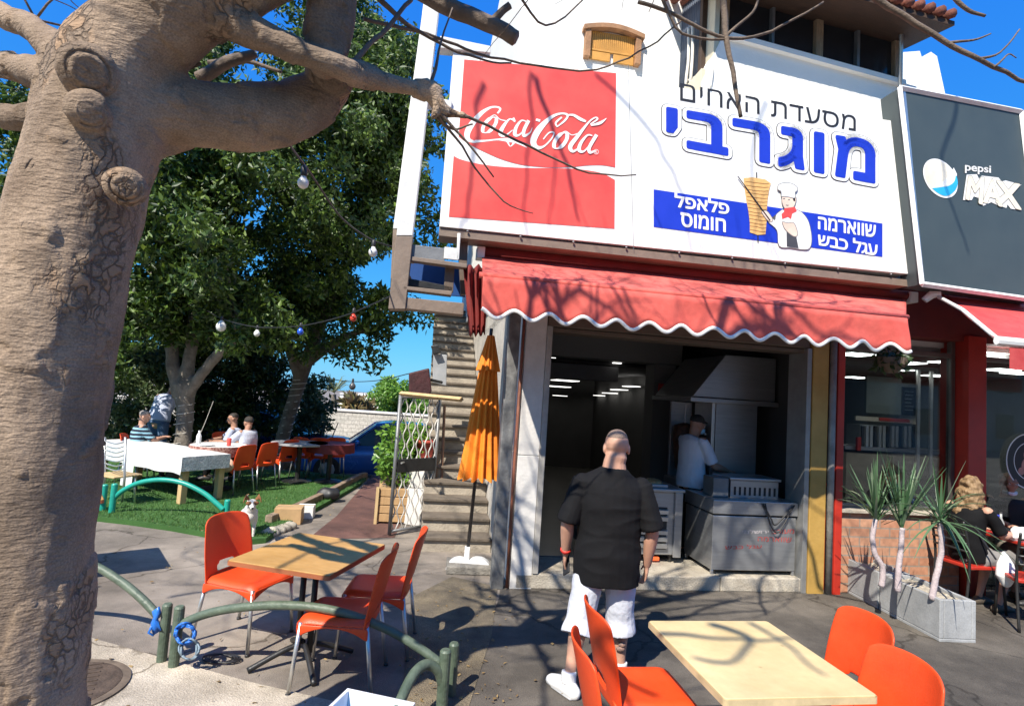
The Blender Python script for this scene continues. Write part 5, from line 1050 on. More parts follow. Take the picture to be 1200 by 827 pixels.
lathe_thing('flower_pot', 'red flower pot on the white plaster block behind the gate', 'pot', tuple(c+Vector((.02, 0, .922))), [(.10, 0), (.135, .2), (.15, .2), (.15, .25), (.12, .25), (.11, .2)], mat('pot_red', (.42, .06, .04), .6))
def carton(label, px_, py_, a, b, h, rz, m, name='cardboard_box'):
    p = G(px_, py_); t = thing(name, label, 'box', p); TT = Matrix.Translation(p) @ Matrix.Rotation(rz, 4, 'Z'); mb = MB(); mb.box(-a, a, -b, b, .002, h, TT); mb.build('carton', m, t, bevel=.006)
    mb = MB(); mb.box(-a-.002, a+.002, -.02, .02, h+.001, h+.003, TT); mb.build('tape', mat('parcel_tape', (.45, .33, .18), .3), t); return t
carton('brown cardboard box at the end of the lawn kerb', 338, 612, .17, .13, .21, R(12), mat('cardboard', (.46, .29, .14), .8, 0, .1, 6))
carton('small white carton beside the brown cardboard box', 358, 606, .11, .1, .17, R(10), mat('white_card', (.72, .72, .70), .7))
t = thing('black_bag', 'black lumpy bag lying by the lawn kerb', 'bag', G(384, 588)); mb = MB(); c = G(384, 588); mb.ell(c+Vector((0, 0, .13)), (.2, .13, .10)); mb.ell(c+Vector((.08, .03, .13)), (.11, .10, .09)); fuse(mb, 'bag', BLACK, t, .03, 3, lambda p: .02*noise.noise(p*9))
t = thing('kerb_stones', 'broken pale stones at the corner of the lawn beside the dog', 'stone', G(322, 622)); mb = MB()
for i in range(5): mb.ell(G(312+7*i, 626-2.5*i, .03), (.10, .07, .06))
fuse(mb, 'stones', STEPM, t, .02, 1, lambda p: .02*noise.noise(p*11))
# speaker-like box hanging in maroon cover, flood lamp on its plate
t = thing('covered_speaker', 'dark maroon covered box hanging on the wall by the stair top', 'speaker', FW(492, 450, 2.2)); mb = MB(); mb.prism([FW(479, 437, 2.0), FW(503, 431, 2.0), FW(506, 458, 2.0), FW(502, 464, 2.0), FW(479, 461, 2.0)], UN*.35); mb.build('cover', mat('maroon_cloth', (.05, .012, .014), .7, 0, .3, 8, .4, 20), t, bevel=.02)
mb = MB(); mb.tube([FW(505, 445, 2.1), FW(518, 448, 2.2)], .02, 6); mb.build('bracket', DKMET, t)
t = thing('flood_light', 'small grey flood light on a grey post box above the gate', 'lamp', FW(515, 430, 2.6)); mb = MB(); mb.prism([FW(508, 414, 2.6), FW(524, 416, 2.6), FW(523, 452, 2.6), FW(507, 448, 2.6)], UN*.2); mb.build('post_box', mat('box_grey', (.32, .33, .34), .5), t, bevel=.01); mb = MB(); mb.prism([FW(505, 405, 2.5), FW(513, 404, 2.5), FW(517, 413, 2.5), FW(508, 415, 2.5)], UN*.12); mb.build('lamp_head', DKMET, t, bevel=.008)
# white/blue polystyrene box at the bottom edge
bx = G(428, 836, .24); t = thing('open_box', 'open white box with bright blue bottom at the lower edge of the photo', 'box', (bx.x, bx.y, 0)); TT = Matrix.Translation((bx.x, bx.y, 0)) @ Matrix.Rotation(R(-14), 4, 'Z'); WB = mat('white_box', (.72, .74, .76), .4)
for k, (a, b, c_, d_) in enumerate(((-.2, .2, -.17, -.15), (-.2, .2, .15, .17), (-.2, -.18, -.148, .148), (.18, .2, -.148, .148))):
    mb = MB(); s_ = 1.0; mb.box(a, b, c_, d_, .016, .25, TT); mb.build('side', WB, t, bevel=.004)
mb = MB(); mb.box(-.178, .178, -.148, .148, .012, .15, TT); mb.build('blue_bottom', mat('blue_plastic', (.02, .26, .62), .35), t)
mh = G(74, 808); t = thing('manhole_cover', 'round brown manhole cover in the pale pavement beside the big trunk', 'manhole', (mh.x, mh.y, .012)); mb = MB(); mb.lathe([(.33, .012), (.33, .022), (.30, .024)], (mh.x, mh.y, 0), 40); mb.build('rim', mat('manhole_rim', (.16, .12, .085), .8, .2, .3, 12), t)
mb = MB(); mb.lathe([(.285, .013), (.285, .026), (.27, .028)], (mh.x, mh.y, 0), 40)
for i in range(-4, 5): mb.box(-.16, .16, i*.055-.008, i*.055+.008, .027, .032, Matrix.Translation((mh.x, mh.y, 0)) @ Matrix.Rotation(.5, 4, 'Z'))
mb.build('lid', mat('rusty_iron', (.10, .07, .05), .8, .3, .35, 14, .3, 60), t)
lv = []
for i in range(330):
    x, y = (rng.uniform(470, 600), rng.uniform(690, 840)) if i < 130 else (rng.uniform(110, 700), rng.uniform(640, 840)); x, y = (rng.uniform(120, 400), rng.uniform(560, 622)) if i > 250 else (x, y); p = G(x, y, .02 if i <= 250 else LZ+.03); lv.append(tuple(p))
V, Fq = leaves(lv, .04, 0, .6); V[1004:, 2] = LZ+.03+np.abs(V[1004:, 2]-LZ-.03)*.25; V[:1004, 2] = .014+np.abs(V[:1004, 2]-.014)*.25; o = np_mesh('fallen_leaves', V, Fq, leaf_mat('dry_litter', [(.18, .11, .04), (.32, .22, .09), (.12, .08, .04)], .1, .8)); o['kind'] = 'stuff'; o['label'] = 'dry leaf litter on the ground'

# ---------------------------------------------------------------- planters with dracaenas
PLN = mat('planter_concrete', (.26, .265, .265), .8, 0, .2, 3, .12, 60, col2=(.40, .41, .415), fine=.1); SOIL = mat('pale_gravel', (.42, .37, .29), .95, 0, .3, 30, .9, 60)
k0, k1, k2 = G(985, 690), G(1101, 752), G(1134, 735)
dx = Vector((k1.x-k0.x, k1.y-k0.y, 0)); full = dx.length; dx.normalize(); nn = Vector((-dx.y, dx.x, 0)); T = Matrix((dx, nn, Vector((0, 0, 1)))).transposed().to_4x4(); T.translation = (k0.x, k0.y, 0)
half = full*.44
PT = T
def planter(label, a, b, hh):
    t = thing('stone_planter', label, 'planter', PT @ Vector(((a+b)/2, .2, 0))); Wd = .34
    mb = MB(); mb.prism([PT @ Vector(p) for p in ((a, 0, 0), (b, 0, 0), (b, Wd, 0), (a, Wd, 0))], (0, 0, .03))
    for q in ((a, b, 0, .04), (a, b, Wd-.04, Wd), (a, a+.04, .041, Wd-.041), (b-.04, b, .041, Wd-.041)): mb.box(q[0], q[1], q[2], q[3], .031, hh, PT)
    mb.build('trough', PLN, t, bevel=.006); g_ = MB(); g_.grid([[PT @ Vector((a+.04+(b-a-.08)*i/16, .04+(Wd-.08)*j/8, hh-.035+.022*noise.noise(Vector((i*.7, j*.7, a))))) for i in range(17)] for j in range(9)]); g_.build('gravel', SOIL, t, smooth=True); return t
planter('worn grey concrete planter nearer the restaurant, farther from the camera', 0, half-.01, .36); planter('smooth grey concrete planter nearer the camera', half+.01, full, .36)
DRA = leaf_mat('dracaena_leaf', [(.05, .12, .05), (.11, .20, .10), (.24, .30, .20)], .2, .4); STEM = mat('pale_stem', (.48, .40, .40), .8, 0, .2, 9, .4, 50)
def dracaena(label, stem, dd, L, n, up, seed):
    rg = np.random.default_rng(seed); t = thing('dracaena_plant', label, 'plant', stem[0]); mb = MB(); P = catmull(stem, 5); mb.tube([p+Vector((.008*noise.noise(p*11), .008*noise.noise(p*11+Vector((3, 0, 0))), 0)) for p in P], [.027-.006*i/len(P) for i in range(len(P))], 10); mb.build('stem', STEM, t, smooth=True)
    lf = MB(); top = Vector(stem[-1])
    for i in range(n):
        a = rg.uniform(0, 2*PI); e = rg.uniform(*up); l = L*rg.uniform(.65, 1.1); d = Vector((math.cos(a)*math.cos(e), math.sin(a)*math.cos(e), math.sin(e))); sd = d.cross(Vector((0, 0, 1))).normalized(); P = []; base = top+Vector((0, 0, rg.uniform(-.05, .1)))
        for k in range(6):
            s = k/5; p = base+d*l*s+Vector((0, 0, -1))*l*(.55 if e < 1.0 else .12)*s*s*max(.1, math.cos(e)); wd = .013*(1-s)**.6*(1 if k else .7)+.001; P.append([p-sd*wd, p+Vector((0, 0, -.006)), p+sd*wd])
        lf.grid(P)
    lf.build('leaves', DRA, t, smooth=True, fixn=False); return t
def atp(s, z, w_=.2): return PT @ Vector((s, w_, z))
def stemp(pts, dep):
    dep = G(pts[0][0], pts[0][1], .33).y; return [D(x, y, dep) for x, y in pts]
d1 = (PT @ Vector((half*.8, .2, 0))).y
dracaena('left dracaena with crooked white stem and faded upright leaves', stemp([(1033, 687), (1034, 665), (1024, 645), (1023, 625), (1026, 608)], 5.75), 0, .56, 44, (.75, 1.52), 1)
dracaena('middle dracaena with straight white stem and tall upright leaves', stemp([(1052, 693), (1054, 660), (1056, 640), (1057, 618)], 5.55), 0, .66, 38, (1.0, 1.54), 2)
dracaena('right dracaena with white stem and drooping green leaves', stemp([(1091, 702), (1098, 670), (1103, 645), (1102, 610)], 5.3), 0, .55, 40, (-.3, 1.5), 3)
hb = FP(1045, 425, -.6); t = thing('hanging_basket', 'hanging pot of dark leaves under the awning end', 'plant', FAC @ hb); mb = MB(); mb.lathe([(.05, -.1), (.13, -.02), (.14, .05)], FAC @ hb, 14); mb.build('pot', BROWN, t); mb = MB(); mb.tube([FAC @ hb, FAC @ Vector((hb.x, hb.y+.1, 2.75))], .006, 5); mb.build('wire', DKMET, t)
V, Fq = leaves(clump(FAC @ hb+Vector((0, 0, .02)), .17, 200), .07, .6, .5); np_mesh('foliage', V, Fq, LEAF2, t)

# ---------------------------------------------------------------- string lights
def string(label, cable, bulbs):
    t = thing('string_lights', label, 'string lights', D(*cable[0])); mb = MB(); P = catmull([D(*c) for c in cable], 8); mb.tube(P, .007, 6); mb.build('cable', BLACK, t, smooth=True)
    for (x, y, d, r, m_) in bulbs:
        c = D(x, y, d); b = MB(); b.lathe([(.012, r*1.5), (r*.55, r*1.05), (r*.95, r*.45), (r, 0), (r*.85, -r*.55), (r*.45, -r*.9), (.004, -r)], c, 16); o = b.build('bulb', m_, t, smooth=True)
        b = MB(); b.lathe([(.016, r*1.35), (.019, r*1.5), (.019, r*1.5+.045), (.008, r*1.5+.06)], c, 10); b.build('socket', BLACK, o, smooth=True)
BW = mat('bulb_white', (.75, .74, .70), .25)
string('string light cable with two white bulbs from the bare limb to the steel frame', [(325, 150, 2.4), (345, 178, 2.8), (365, 205, 3.2), (400, 255, 4.0), (432, 279, 4.8), (452, 287, 5.1), (466, 290, 5.25)], [(355, 215, 3.0, .030, BW), (437, 296, 4.8, .038, BW)])
string('sagging string light cable with white, blue and red bulbs in front of the leafy tree', [(243, 364, 8.6), (262, 374, 8.2), (300, 383, 7.6), (350, 382, 6.8), (400, 371, 6.0), (440, 355, 5.5), (468, 342, 5.2)], [(259, 383, 8.2, .07, BW), (301, 391, 7.6, .04, BW), (352, 389, 6.8, .038, mat('bulb_blue', (.02, .10, .60), .25)), (414, 373, 5.9, .036, mat('bulb_red', (.60, .06, .03), .25))])
string('far string light cable with one dark bulb against the sky near the covered speaker', [(365, 437, 11), (400, 446, 10), (440, 446, 9), (482, 437, 8)], [(413, 453, 9.6, .055, mat('bulb_dark', (.06, .06, .07), .3))])
# ---------------------------------------------------------------- kitchen gear inside the restaurant (facade frame)
def gear(name, label, cat, s, n, z): return thing(name, label, cat, FL(s, n, z), YAW)
def gb_(t, name, m, *boxes, bevel=.006):
    mb = MB()
    for b in boxes: mb.box(*b, T=FAC)
    return mb.build(name, m, t, bevel=bevel)
t = gear('steel_cabinet', 'stainless cabinet with faint red Hebrew lettering standing on the restaurant step', 'cabinet', 2.5, .06, .15)
gb_(t, 'cabinet_body', STEEL, (2.13, 3.10, .075, .7, .2, .765)); gb_(t, 'worktop', STEEL, (2.12, 3.11, .06, .72, .785, .93)); gb_(t, 'shadow_gap', BLACK, (2.14, 3.09, .09, .69, .766, .784))
for s in (2.13, 3.07):
    for n_ in (.08, .66): gb_(t, 'leg', STEEL, (s, s+.03, n_, n_+.03, .152, .199))
LR = mat('faded_red_letters', (.50, .10, .09), .6); LGm = mat('faded_pale_letters', (.55, .50, .50), .6)
kx = lambda x, y: (740+x*.1935, 540+y*.1935)
for s_, q, m_ in (('ימלשורי', [(672, 415), (830, 416), (830, 438), (672, 440)], LGm), ('ברועמ', [(850, 416), (985, 412), (985, 438), (850, 440)], LR), ('המראווש', [(765, 458), (970, 462), (970, 492), (765, 484)], LR), ('שבכ לגע', [(568, 508), (790, 504), (790, 528), (568, 534)], LR)):
    quad_text(s_, [kx(*p) for p in q], .07, 'lettering', m_, t)
t2_ = gear('bag_strap', 'black strap hanging over the front of the stainless cabinet', 'strap', 2.8, .05, .9); mb = MB()
for off in (0, 9): mb.tube(catmull([FW(894+off*.3, 590, .045), FW(903, 606+off, .035), FW(908+off*.3, 615+off, .03), FW(918, 606+off, .035), FW(931, 592, .045)]), .008, 6)
mb.build('strap', BLACK, t2_, smooth=True)
t = gear('steel_pan', 'perforated steel tray box standing on the stainless cabinet', 'tray', 2.7, .35, .93); gb_(t, 'box', STEEL, (2.42, 3.0, .25, .6, .932, 1.12)); gb_(t, 'rim', STEEL, (2.40, 3.02, .23, .62, 1.122, 1.15))
gb_(t, 'slot', BLACK, *[(2.46+.06*i, 2.485+.06*i, .2465, .2495, .96, 1.05) for i in range(9)], bevel=0)
t = gear('steel_fryer', 'small dark steel box beside the perforated tray box on the cabinet', 'fryer', 2.2, .3, .93); gb_(t, 'box', GREYM, (2.2, 2.38, .22, .45, .932, 1.14))
t = gear('steel_locker', 'tall stainless upright cabinet behind the perforated tray box', 'cabinet', 2.8, .9, .93); gb_(t, 'body', STEEL, (2.55, 3.1, .85, 1.4, .16, 2.0)); gb_(t, 'door_edge', ALU, (2.50, 2.545, .86, 1.3, .16, 2.0))
t = gear('gyros_grill', 'vertical spit grill with dark meat and burner knobs beside the steel upright cabinet', 'grill', 2.3, 1.0, .93); gb_(t, 'back_panel', STEEL, (2.2, 2.49, 1.35, 1.4, 1.0, 1.95)); gb_(t, 'base', STEEL, (2.15, 2.48, .95, 1.38, .9, 1.0))
mb = MB(); mb.lathe([(.06, 0), (.10, .1), (.15, .5), (.14, .62), (.02, .66)], FL(2.3, 1.15, 1.03), 18); mb.build('meat', mat('meat', (.10, .045, .025), .6, 0, .4, 14, .6, 30), t, smooth=True)
mb = MB(); mb.tube([FL(2.3, 1.15, 1.0), FL(2.3, 1.15, 1.92)], .01, 8); mb.build('spit', STEEL, t)
for i in range(5): mb = MB(); mb.ell(FL(2.47, .95, 1.15+.14*i), (.018, .018, .018)); mb.build('knob', ALU, t, smooth=True)
t = gear('extractor_hood', 'sloping stainless extractor hood over the grills', 'hood', 2.8, 1.0, 2.0); mb = MB(); mb.prism([FL(2.2, .8, 2.02), FL(3.3, .8, 2.02), FL(3.3, .8, 2.56), FL(2.62, .8, 2.56)], UN*1.1); mb.build('hood', STEEL, t, bevel=.01); gb_(t, 'rim', STEEL, (2.17, 3.33, .77, 1.93, 1.96, 2.015)); gb_(t, 'duct', INTD, (2.75, 3.2, 1.1, 1.5, 2.565, 2.848))
t = gear('food_counter', 'stainless refrigerated counter with louvred door right of the man in black', 'counter', 1.5, .42, .15); gb_(t, 'body', STEEL, (.9, 1.93, .44, 1.15, .24, .93), bevel=.01); gb_(t, 'worktop', STEEL, (.88, 1.97, .40, 1.17, .932, .965))
gb_(t, 'side_post', STEEL, (1.86, 1.95, .41, .438, .22, .93)); gb_(t, 'recess', BLACK, (1.3, 1.78, .432, .4385, .3, .76))
for i in range(6):
    if i == 3: continue
    z = .31+.074*i; mb = MB(); mb.prism([FL(1.3, .43, z), FL(1.3, .40, z+.01), FL(1.3, .40, z+.05), FL(1.3, .43, z+.06)], UX*.48); mb.build('louvre', ALU, t)
for s in (.95, 1.86): mb = MB(); mb.tube([FL(s, .5, .155), FL(s, .5, .24)], .02, 8); mb.build('foot', DKMET, t)
gb_(t, 'kick_light', mat('orange_lamp', (.8, .12, .03), .4, emit=.25), (1.62, 1.72, .45, .5, .17, .21))
for i, (s, m_) in enumerate(((1.12, mat('food_red', (.30, .05, .03), .5, 0, .5, 20)), (1.4, mat('food_green', (.10, .14, .03), .5, 0, .5, 20)), (1.68, mat('food_tan', (.40, .26, .12), .5, 0, .4, 20)))):
    nm = ('chopped red salad', 'green herbs', 'pale dip')[i]; t = gear('food_tray', 'steel tray of %s on the refrigerated counter' % nm, 'tray', s, .6, .966); gb_(t, 'tray', STEEL, (s-.12, s+.12, .48, .8, .967, 1.0)); mb = MB(); mb.ell(FL(s, .64, 1.0), (.11, .13, .045)); fuse(mb, 'food', m_, t, .015, 1, lambda p: .012*noise.noise(p*30))
t = gear('wall_clock', 'round white clock on the left inside wall of the restaurant', 'clock', .3, 2.4, 1.9); mb = MB(); mb.loft([FL(.062, 2.4, 1.75), FL(.09, 2.4, 1.75)], [.16, .15], 24); mb.build('dial', SIGNW, t)

# ---------------------------------------------------------------- people
SKINM = mat('skin', (.52, .29, .20), .55, 0, .1, 7, .08, 90, spec=.35); SKIND = mat('skin_tan', (.38, .20, .13), .55, 0, .1, 7, .08, 90); HAIRD = mat('dark_hair', (.03, .024, .02), .7, 0, .3, 30, .5, 120); STUB = mat('shaved_hair', (.21, .145, .11), .8, 0, .25, 60, .3, 200)
EYEW = mat('eye_white', (.7, .68, .64), .25)
STAND = dict(pel=(0, 0, .93), wai=(0, 0, 1.08), che=(0, .01, 1.27), nec=(0, -.01, 1.45), hea=(0, .02, 1.60), shL=(-.185, 0, 1.40), elL=(-.25, -.03, 1.12), wrL=(-.26, .04, .88), shR=(.185, 0, 1.40), elR=(.25, -.03, 1.12), wrR=(.26, .04, .88),
             hiL=(-.095, 0, .90), knL=(-.10, .03, .48), anL=(-.10, -.02, .085), hiR=(.095, 0, .90), knR=(.10, .03, .48), anR=(.10, -.02, .085))
SIT = dict(pel=(0, 0, .54), wai=(0, -.04, .69), che=(0, -.03, .90), nec=(0, .0, 1.08), hea=(0, .03, 1.235), shL=(-.18, 0, 1.03), elL=(-.24, .10, .78), wrL=(-.14, .33, .79), shR=(.18, 0, 1.03), elR=(.24, .10, .78), wrR=(.14, .33, .79),
           hiL=(-.10, 0, .53), knL=(-.12, .43, .52), anL=(-.12, .41, .09), hiR=(.10, 0, .53), knR=(.12, .43, .52), anR=(.12, .41, .09))
def torso(mb, J, g, bulk=1.0, lo=0.0, hi=1.0, neck=True):
    P = {k: Vector(v) for k, v in J.items()}; ax = (P['shR']-P['shL']).normalized()
    top = (P['shL']+P['shR'])/2
    st = [(P['pel']+(P['pel']-P['wai'])*.55, .12, .105), (P['pel'], .172, .122), (P['pel'].lerp(P['wai'], .6), .162, .115), (P['wai'], .152, .108), (P['wai'].lerp(P['che'], .5), .158, .113), (P['che'], .172, .122), (P['che'].lerp(top, .6), .178, .115), (top, .150, .092), (top.lerp(P['nec'], .55), .095, .075)]
    if neck: st += [(P['nec'], .062, .066)]
    mb.loft([s[0] for s in st], [(s[1]*bulk+g, s[2]*bulk+g) for s in st], 20, ref=ax, ends=True)
    for k in ('shL', 'shR'): mb.ell(P[k], ((.058*bulk+g),)*3)
def arm(mb, J, side, g=0.0, bulk=1.0, t1=0.0, t2=1.0, rs=(.056, .043, .040, .043, .027)):
    s, e, w_ = (Vector(J[k+side]) for k in ('sh', 'el', 'wr')); P = [s, s.lerp(e, .5), e, e.lerp(w_, .35), w_]; 
    A = catmull(P, 4); Rr = [v.x for v in catmull([Vector((r*bulk+g, 0, 0)) for r in rs], 4)]; n = len(A); i0 = int(t1*(n-1)); i1 = max(i0+2, int(round(t2*(n-1)))); mb.loft(A[i0:i1+1], Rr[i0:i1+1], 14, ends=(t2 == 1.0))
def leg(mb, J, side, g=0.0, bulk=1.0, t2=1.0, flare=0.0):
    h, k, a = (Vector(J[q+side]) for q in ('hi', 'kn', 'an')); P = [h+(h-k)*.02, h.lerp(k, .5), k, k.lerp(a, .3), k.lerp(a, .7), a]; rs = (.088, .072, .055, .058, .042, .036)
    A = catmull(P, 4); Rr = [v.x*bulk+g for v in catmull([Vector((r, 0, 0)) for r in rs], 4)]; n = len(A); i1 = max(3, int(round(t2*(n-1))))
    Rr = [r+flare*i/i1 for i, r in enumerate(Rr)]; mb.loft(A[:i1+1], Rr[:i1+1], 16)
def foot(mb, J, side, g=0.0, yaw=0.0, z0=0.0):
    a = Vector(J['an'+side]); d = Vector((math.sin(yaw), math.cos(yaw), 0)); b = Vector((a.x, a.y, z0))
    mb.loft([b-d*.065+Vector((0, 0, .035)), b-d*.03+Vector((0, 0, .045)), b+d*.05+Vector((0, 0, .045)), b+d*.12+Vector((0, 0, .032)), b+d*.175+Vector((0, 0, .022))], [(.032+g, .034+g), (.037+g, .045+g), (.042+g, .044+g), (.046+g, .032+g), (.034+g, .022+g)], 14, ref=d.cross(Vector((0, 0, 1))), ends=True)
    mb.loft([b+Vector((0, 0, .05)), a], [.036+g, .037+g], 12)
def hand(mb, wr, d, pn, side=1, curl=.5, s=1.0):
    """palm, four unequal bent fingers and a thumb; d along the hand, pn palm normal, side +1: thumb on d x pn side"""
    wr = Vector(wr); d = Vector(d).normalized(); pn = Vector(pn); pn = (pn-d*pn.dot(d)).normalized(); x = d.cross(pn)*side
    mb.loft([wr-d*.012, wr+d*.02*s, wr+d*.05*s, wr+d*.085*s], [(.024*s, .018*s), (.031*s, .016*s), (.039*s, .015*s), (.038*s, .012*s)], 12, ref=x, ends=True)
    for k, (o, l) in enumerate(((.028, .072), (.0095, .08), (-.0095, .075), (-.028, .06))):
        p = wr+d*.083*s+x*o*s; a = 0; pts = [p-d*.02*s, p]; dd = d
        for q, f in enumerate((.45, .32, .23)):
            a = curl*(.5+.45*q); dd = (dd*math.cos(a)+pn*math.sin(a)).normalized(); pts.append(pts[-1]+dd*l*f*s)
        mb.loft(pts, [.0092*s, .0092*s, .0085*s, .0078*s, .0062*s], 8, ends=True)
    p = wr+d*.03*s+x*.03*s; t = (x*.75+d*.65+pn*.3).normalized(); q = p+t*.035*s; mb.loft([p-x*.015*s, p, q, q+(d*.9+pn*.35+x*.1).normalized()*.03*s], [.012*s, .012*s, .0098*s, .007*s], 8, ends=True)
def headm(mb, J, look=(0, 1, 0), s=1.0, nk=1.0):
    c = Vector(J['hea']); f = Vector(look).normalized(); r = f.cross(Vector((0, 0, 1))).normalized(); u = r.cross(f)
    M3 = Matrix((r, f, u)).transposed(); e = lambda p, q: mb.ell(c+M3 @ (Vector(p)*s), tuple(v*s for v in q), M3=M3)
    e((0, -.008, .025), (.078, .095, .087)); e((0, -.012, .045), (.071, .086, .068)); e((0, .022, -.035), (.058, .068, .075)); e((0, .055, -.085), (.03, .03, .025)); e((0, .088, .018), (.055, .016, .014)); e((0, .09, -.012), (.011, .020, .028)); e((0, .100, -.025), (.016, .014, .011)); e((0, .083, -.056), (.024, .013, .007)); e((0, .081, -.068), (.021, .012, .007))
    for sx in (-1, 1): e((sx*.078, -.008, -.012), (.011, .022, .034)); e((sx*.034, .07, -.025), (.022, .02, .022))
    n = Vector(J['nec']); mb.loft([n-Vector((0, 0, .05)), n+Vector((0, 0, .02)), c+M3 @ Vector((0, -.02, -.06))*s, c+M3 @ Vector((0, -.015, 0))*s], [(.068*s*nk, .068*s*nk), (.058*s*nk, .062*s*nk), (.057*s*nk, .062*s*nk), (.05*s, .055*s)], 16, ref=r)
    return c, M3
def eyes(t, c, M3, s, T):
    for sx in (-1, 1):
        mb = MB(); mb.ell(T @ (c+M3 @ (Vector((sx*.031, .083, .004))*s)), (.012*s,)*3, nu=10, nv=8); e = mb.build('eye', EYEW, t, smooth=True); mb = MB(); mb.ell(T @ (c+M3 @ (Vector((sx*.031, .0915, .004))*s)), (.006*s,)*3, nu=8, nv=6); mb.build('pupil', HAIRD, e, smooth=True)
def xf(mb, T): mb.v = [T @ v for v in mb.v]; return mb
class Person:
    def __init__(s, label, loc, rz, J, bulk=1.0, skin=SKINM, vox=.010, look=(0, 1, 0), hs=1.0, hands=True, cat='person', hdir=None, fy=None, curl=.45):
        s.t = thing('person', label, cat, loc, rz); s.T = WM[s.t.name]; s.J = J; s.vox = vox; s.bulk = bulk
        mb = MB(); torso(mb, J, -.012, bulk); s.c, s.M3 = headm(mb, J, look, hs, 1.22 if fy else 1.0); s.hs = hs
        for k in ('L', 'R'):
            arm(mb, J, k, 0, bulk); leg(mb, J, k, -.004, bulk); foot(mb, J, k, -.006, (fy or {}).get(k, 0))
            if hands:
                e, w_ = Vector(J['el'+k]), Vector(J['wr'+k]); d = (w_-e).normalized(); 
                if hdir and k in hdir: d = Vector(hdir[k])
                inward = Vector((1 if k == 'L' else -1, 0, 0)); pn = inward if abs(d.z) > .6 else Vector((0, 0, -1)); hand(mb, w_, d, pn, 1 if (k == 'R') == (abs(d.z) > .6) else -1, curl)
        fuse(xf(mb, s.T), 'body', skin, s.t, vox, 3)
    def wear(s, name, m, fn, disp=None, vox=None, sm=3):
        mb = MB(); fn(mb); return fuse(xf(mb, s.T), name, m, s.t, vox or s.vox, sm, disp)
    def shirt(s, m, g=.014, sleeve=.42, hem=0.0, name='shirt', bulk=None, wrinkle=.006, ease=1.0):
        J = s.J; B = bulk or s.bulk
        def f(mb):
            P = {k: Vector(v) for k, v in J.items()}; ax = (P['shR']-P['shL']).normalized(); top = (P['shL']+P['shR'])/2; dn = (P['pel']-P['wai'])
            st = [(P['pel']+dn*hem, .178, .128), (P['pel'].lerp(P['wai'], .2), .180, .130), (P['pel'].lerp(P['wai'], .65), .176, .124), (P['wai'], .170, .118), (P['wai'].lerp(P['che'], .5), .172, .118), (P['che'], .178, .124), (P['che'].lerp(top, .6), .186, .115), (top, .190, .094), (top.lerp(P['nec'], .3), .140, .080), (top.lerp(P['nec'], .62), .082, .066), (top.lerp(P['nec'], .78), .062, .058)]
            mb.loft([q[0] for q in st], [(q[1]*B*ease+g, q[2]*B+g) for q in st], 24, ref=ax)
            for k in ('L', 'R'):
                mb.ell(P['sh'+k]-Vector((0, 0, .012)), ((.045*B+g*.6),)*3); arm(mb, J, k, g*.8, B, 0, sleeve, (.050, .055, .055, .046, .033))
        z = s.t.location.z
        return s.wear(name, m, f, lambda p: wrinkle*(.8*noise.noise(Vector((p.x*5, p.y*5, p.z*8)))+.9*(.45-abs(noise.noise(Vector((p.x*5+p.z*7, p.y*5, p.z*9-abs(p.x)*4)))))))
    def trousers(s, m, t2=.95, g=.010, flare=.0, name='trousers', wrinkle=.005, bulk=None):
        J = s.J; B = bulk or s.bulk
        def f(mb):
            P = {k: Vector(v) for k, v in J.items()}; ax = (P['hiR']-P['hiL']).normalized(); up = (P['wai']-P['pel'])
            mb.loft([P['pel']-up*.5, P['pel'], P['pel']+up*.6], [(.14*B+g, .115*B+g), (.172*B+g, .124*B+g), (.158*B+g, .114*B+g)], 20, ref=ax, ends=False)
            for k in ('L', 'R'): leg(mb, J, k, g, B, t2, flare)
        return s.wear(name, m, f, lambda p: wrinkle*(noise.noise(Vector((p.x*8, p.y*8, p.z*9)))+.5*noise.noise(p*17)))
    def shoes(s, m, g=.008, name='shoe', yaw=None):
        for k in ('L', 'R'): s.wear(name, m, lambda mb: foot(mb, dict(s.J, **{'an'+k: (s.J['an'+k][0], s.J['an'+k][1], .075)}), k, g, (yaw or {}).get(k, 0)), None, .008, 2)
    def hair(s, m, parts, vox=.010, amp=.006):
        f = lambda mb: [mb.ell(s.c+s.M3 @ (Vector(p)*s.hs), tuple(v*s.hs for v in q), M3=s.M3) for p, q in parts]
        return s.wear('hair', m, f, lambda p: amp*noise.noise(p*22), vox, 2)
    def eyes(s): eyes(s.t, s.c, s.M3, s.hs, s.T)
SHORT = [((0, -.018, .045), (.080, .094, .080))]
# --- the man in black, seen from behind
BLK = mat('black_cotton', (.0045, .0045, .0055), .85, 0, .2, 4, .08, 45, spec=.25); WSH = mat('white_shorts_cloth', (.56, .58, .64), .75, 0, .05, 4, .3, 30)
fx = G(697, 806); mp = Vector((.72, 3.86, 0))
J = dict(pel=(.02, 0, .86), wai=(.02, .0, 1.00), che=(.02, .0, 1.19), nec=(.035, -.0, 1.47), hea=(.045, .02, 1.585), shL=(-.175, -.0, 1.345), elL=(-.262, -.03, 1.07), wrL=(-.262, .07, .83), shR=(.222, .0, 1.34), elR=(.305, -.03, 1.06), wrR=(.298, .06, .80),
         hiL=(-.08, 0, .84), knL=(-.14, -.02, .45), anL=(-.205, -.15, .085), hiR=(.11, 0, .84), knR=(.13, .05, .45), anR=(.15, .06, .085))
P = Person('man seen from behind in black shirt and white shorts walking into the restaurant', mp, R(-4), J, 1.06, SKINM, .0065, (0.02, 1, -.04), 1.05, fy={'L': R(-38), 'R': R(12)})
P.shirt(BLK, .022, .50, 1.30, 'shirt', wrinkle=.012, ease=1.05); P.trousers(WSH, .60, .016, .030, 'shorts', .006, bulk=1.08)
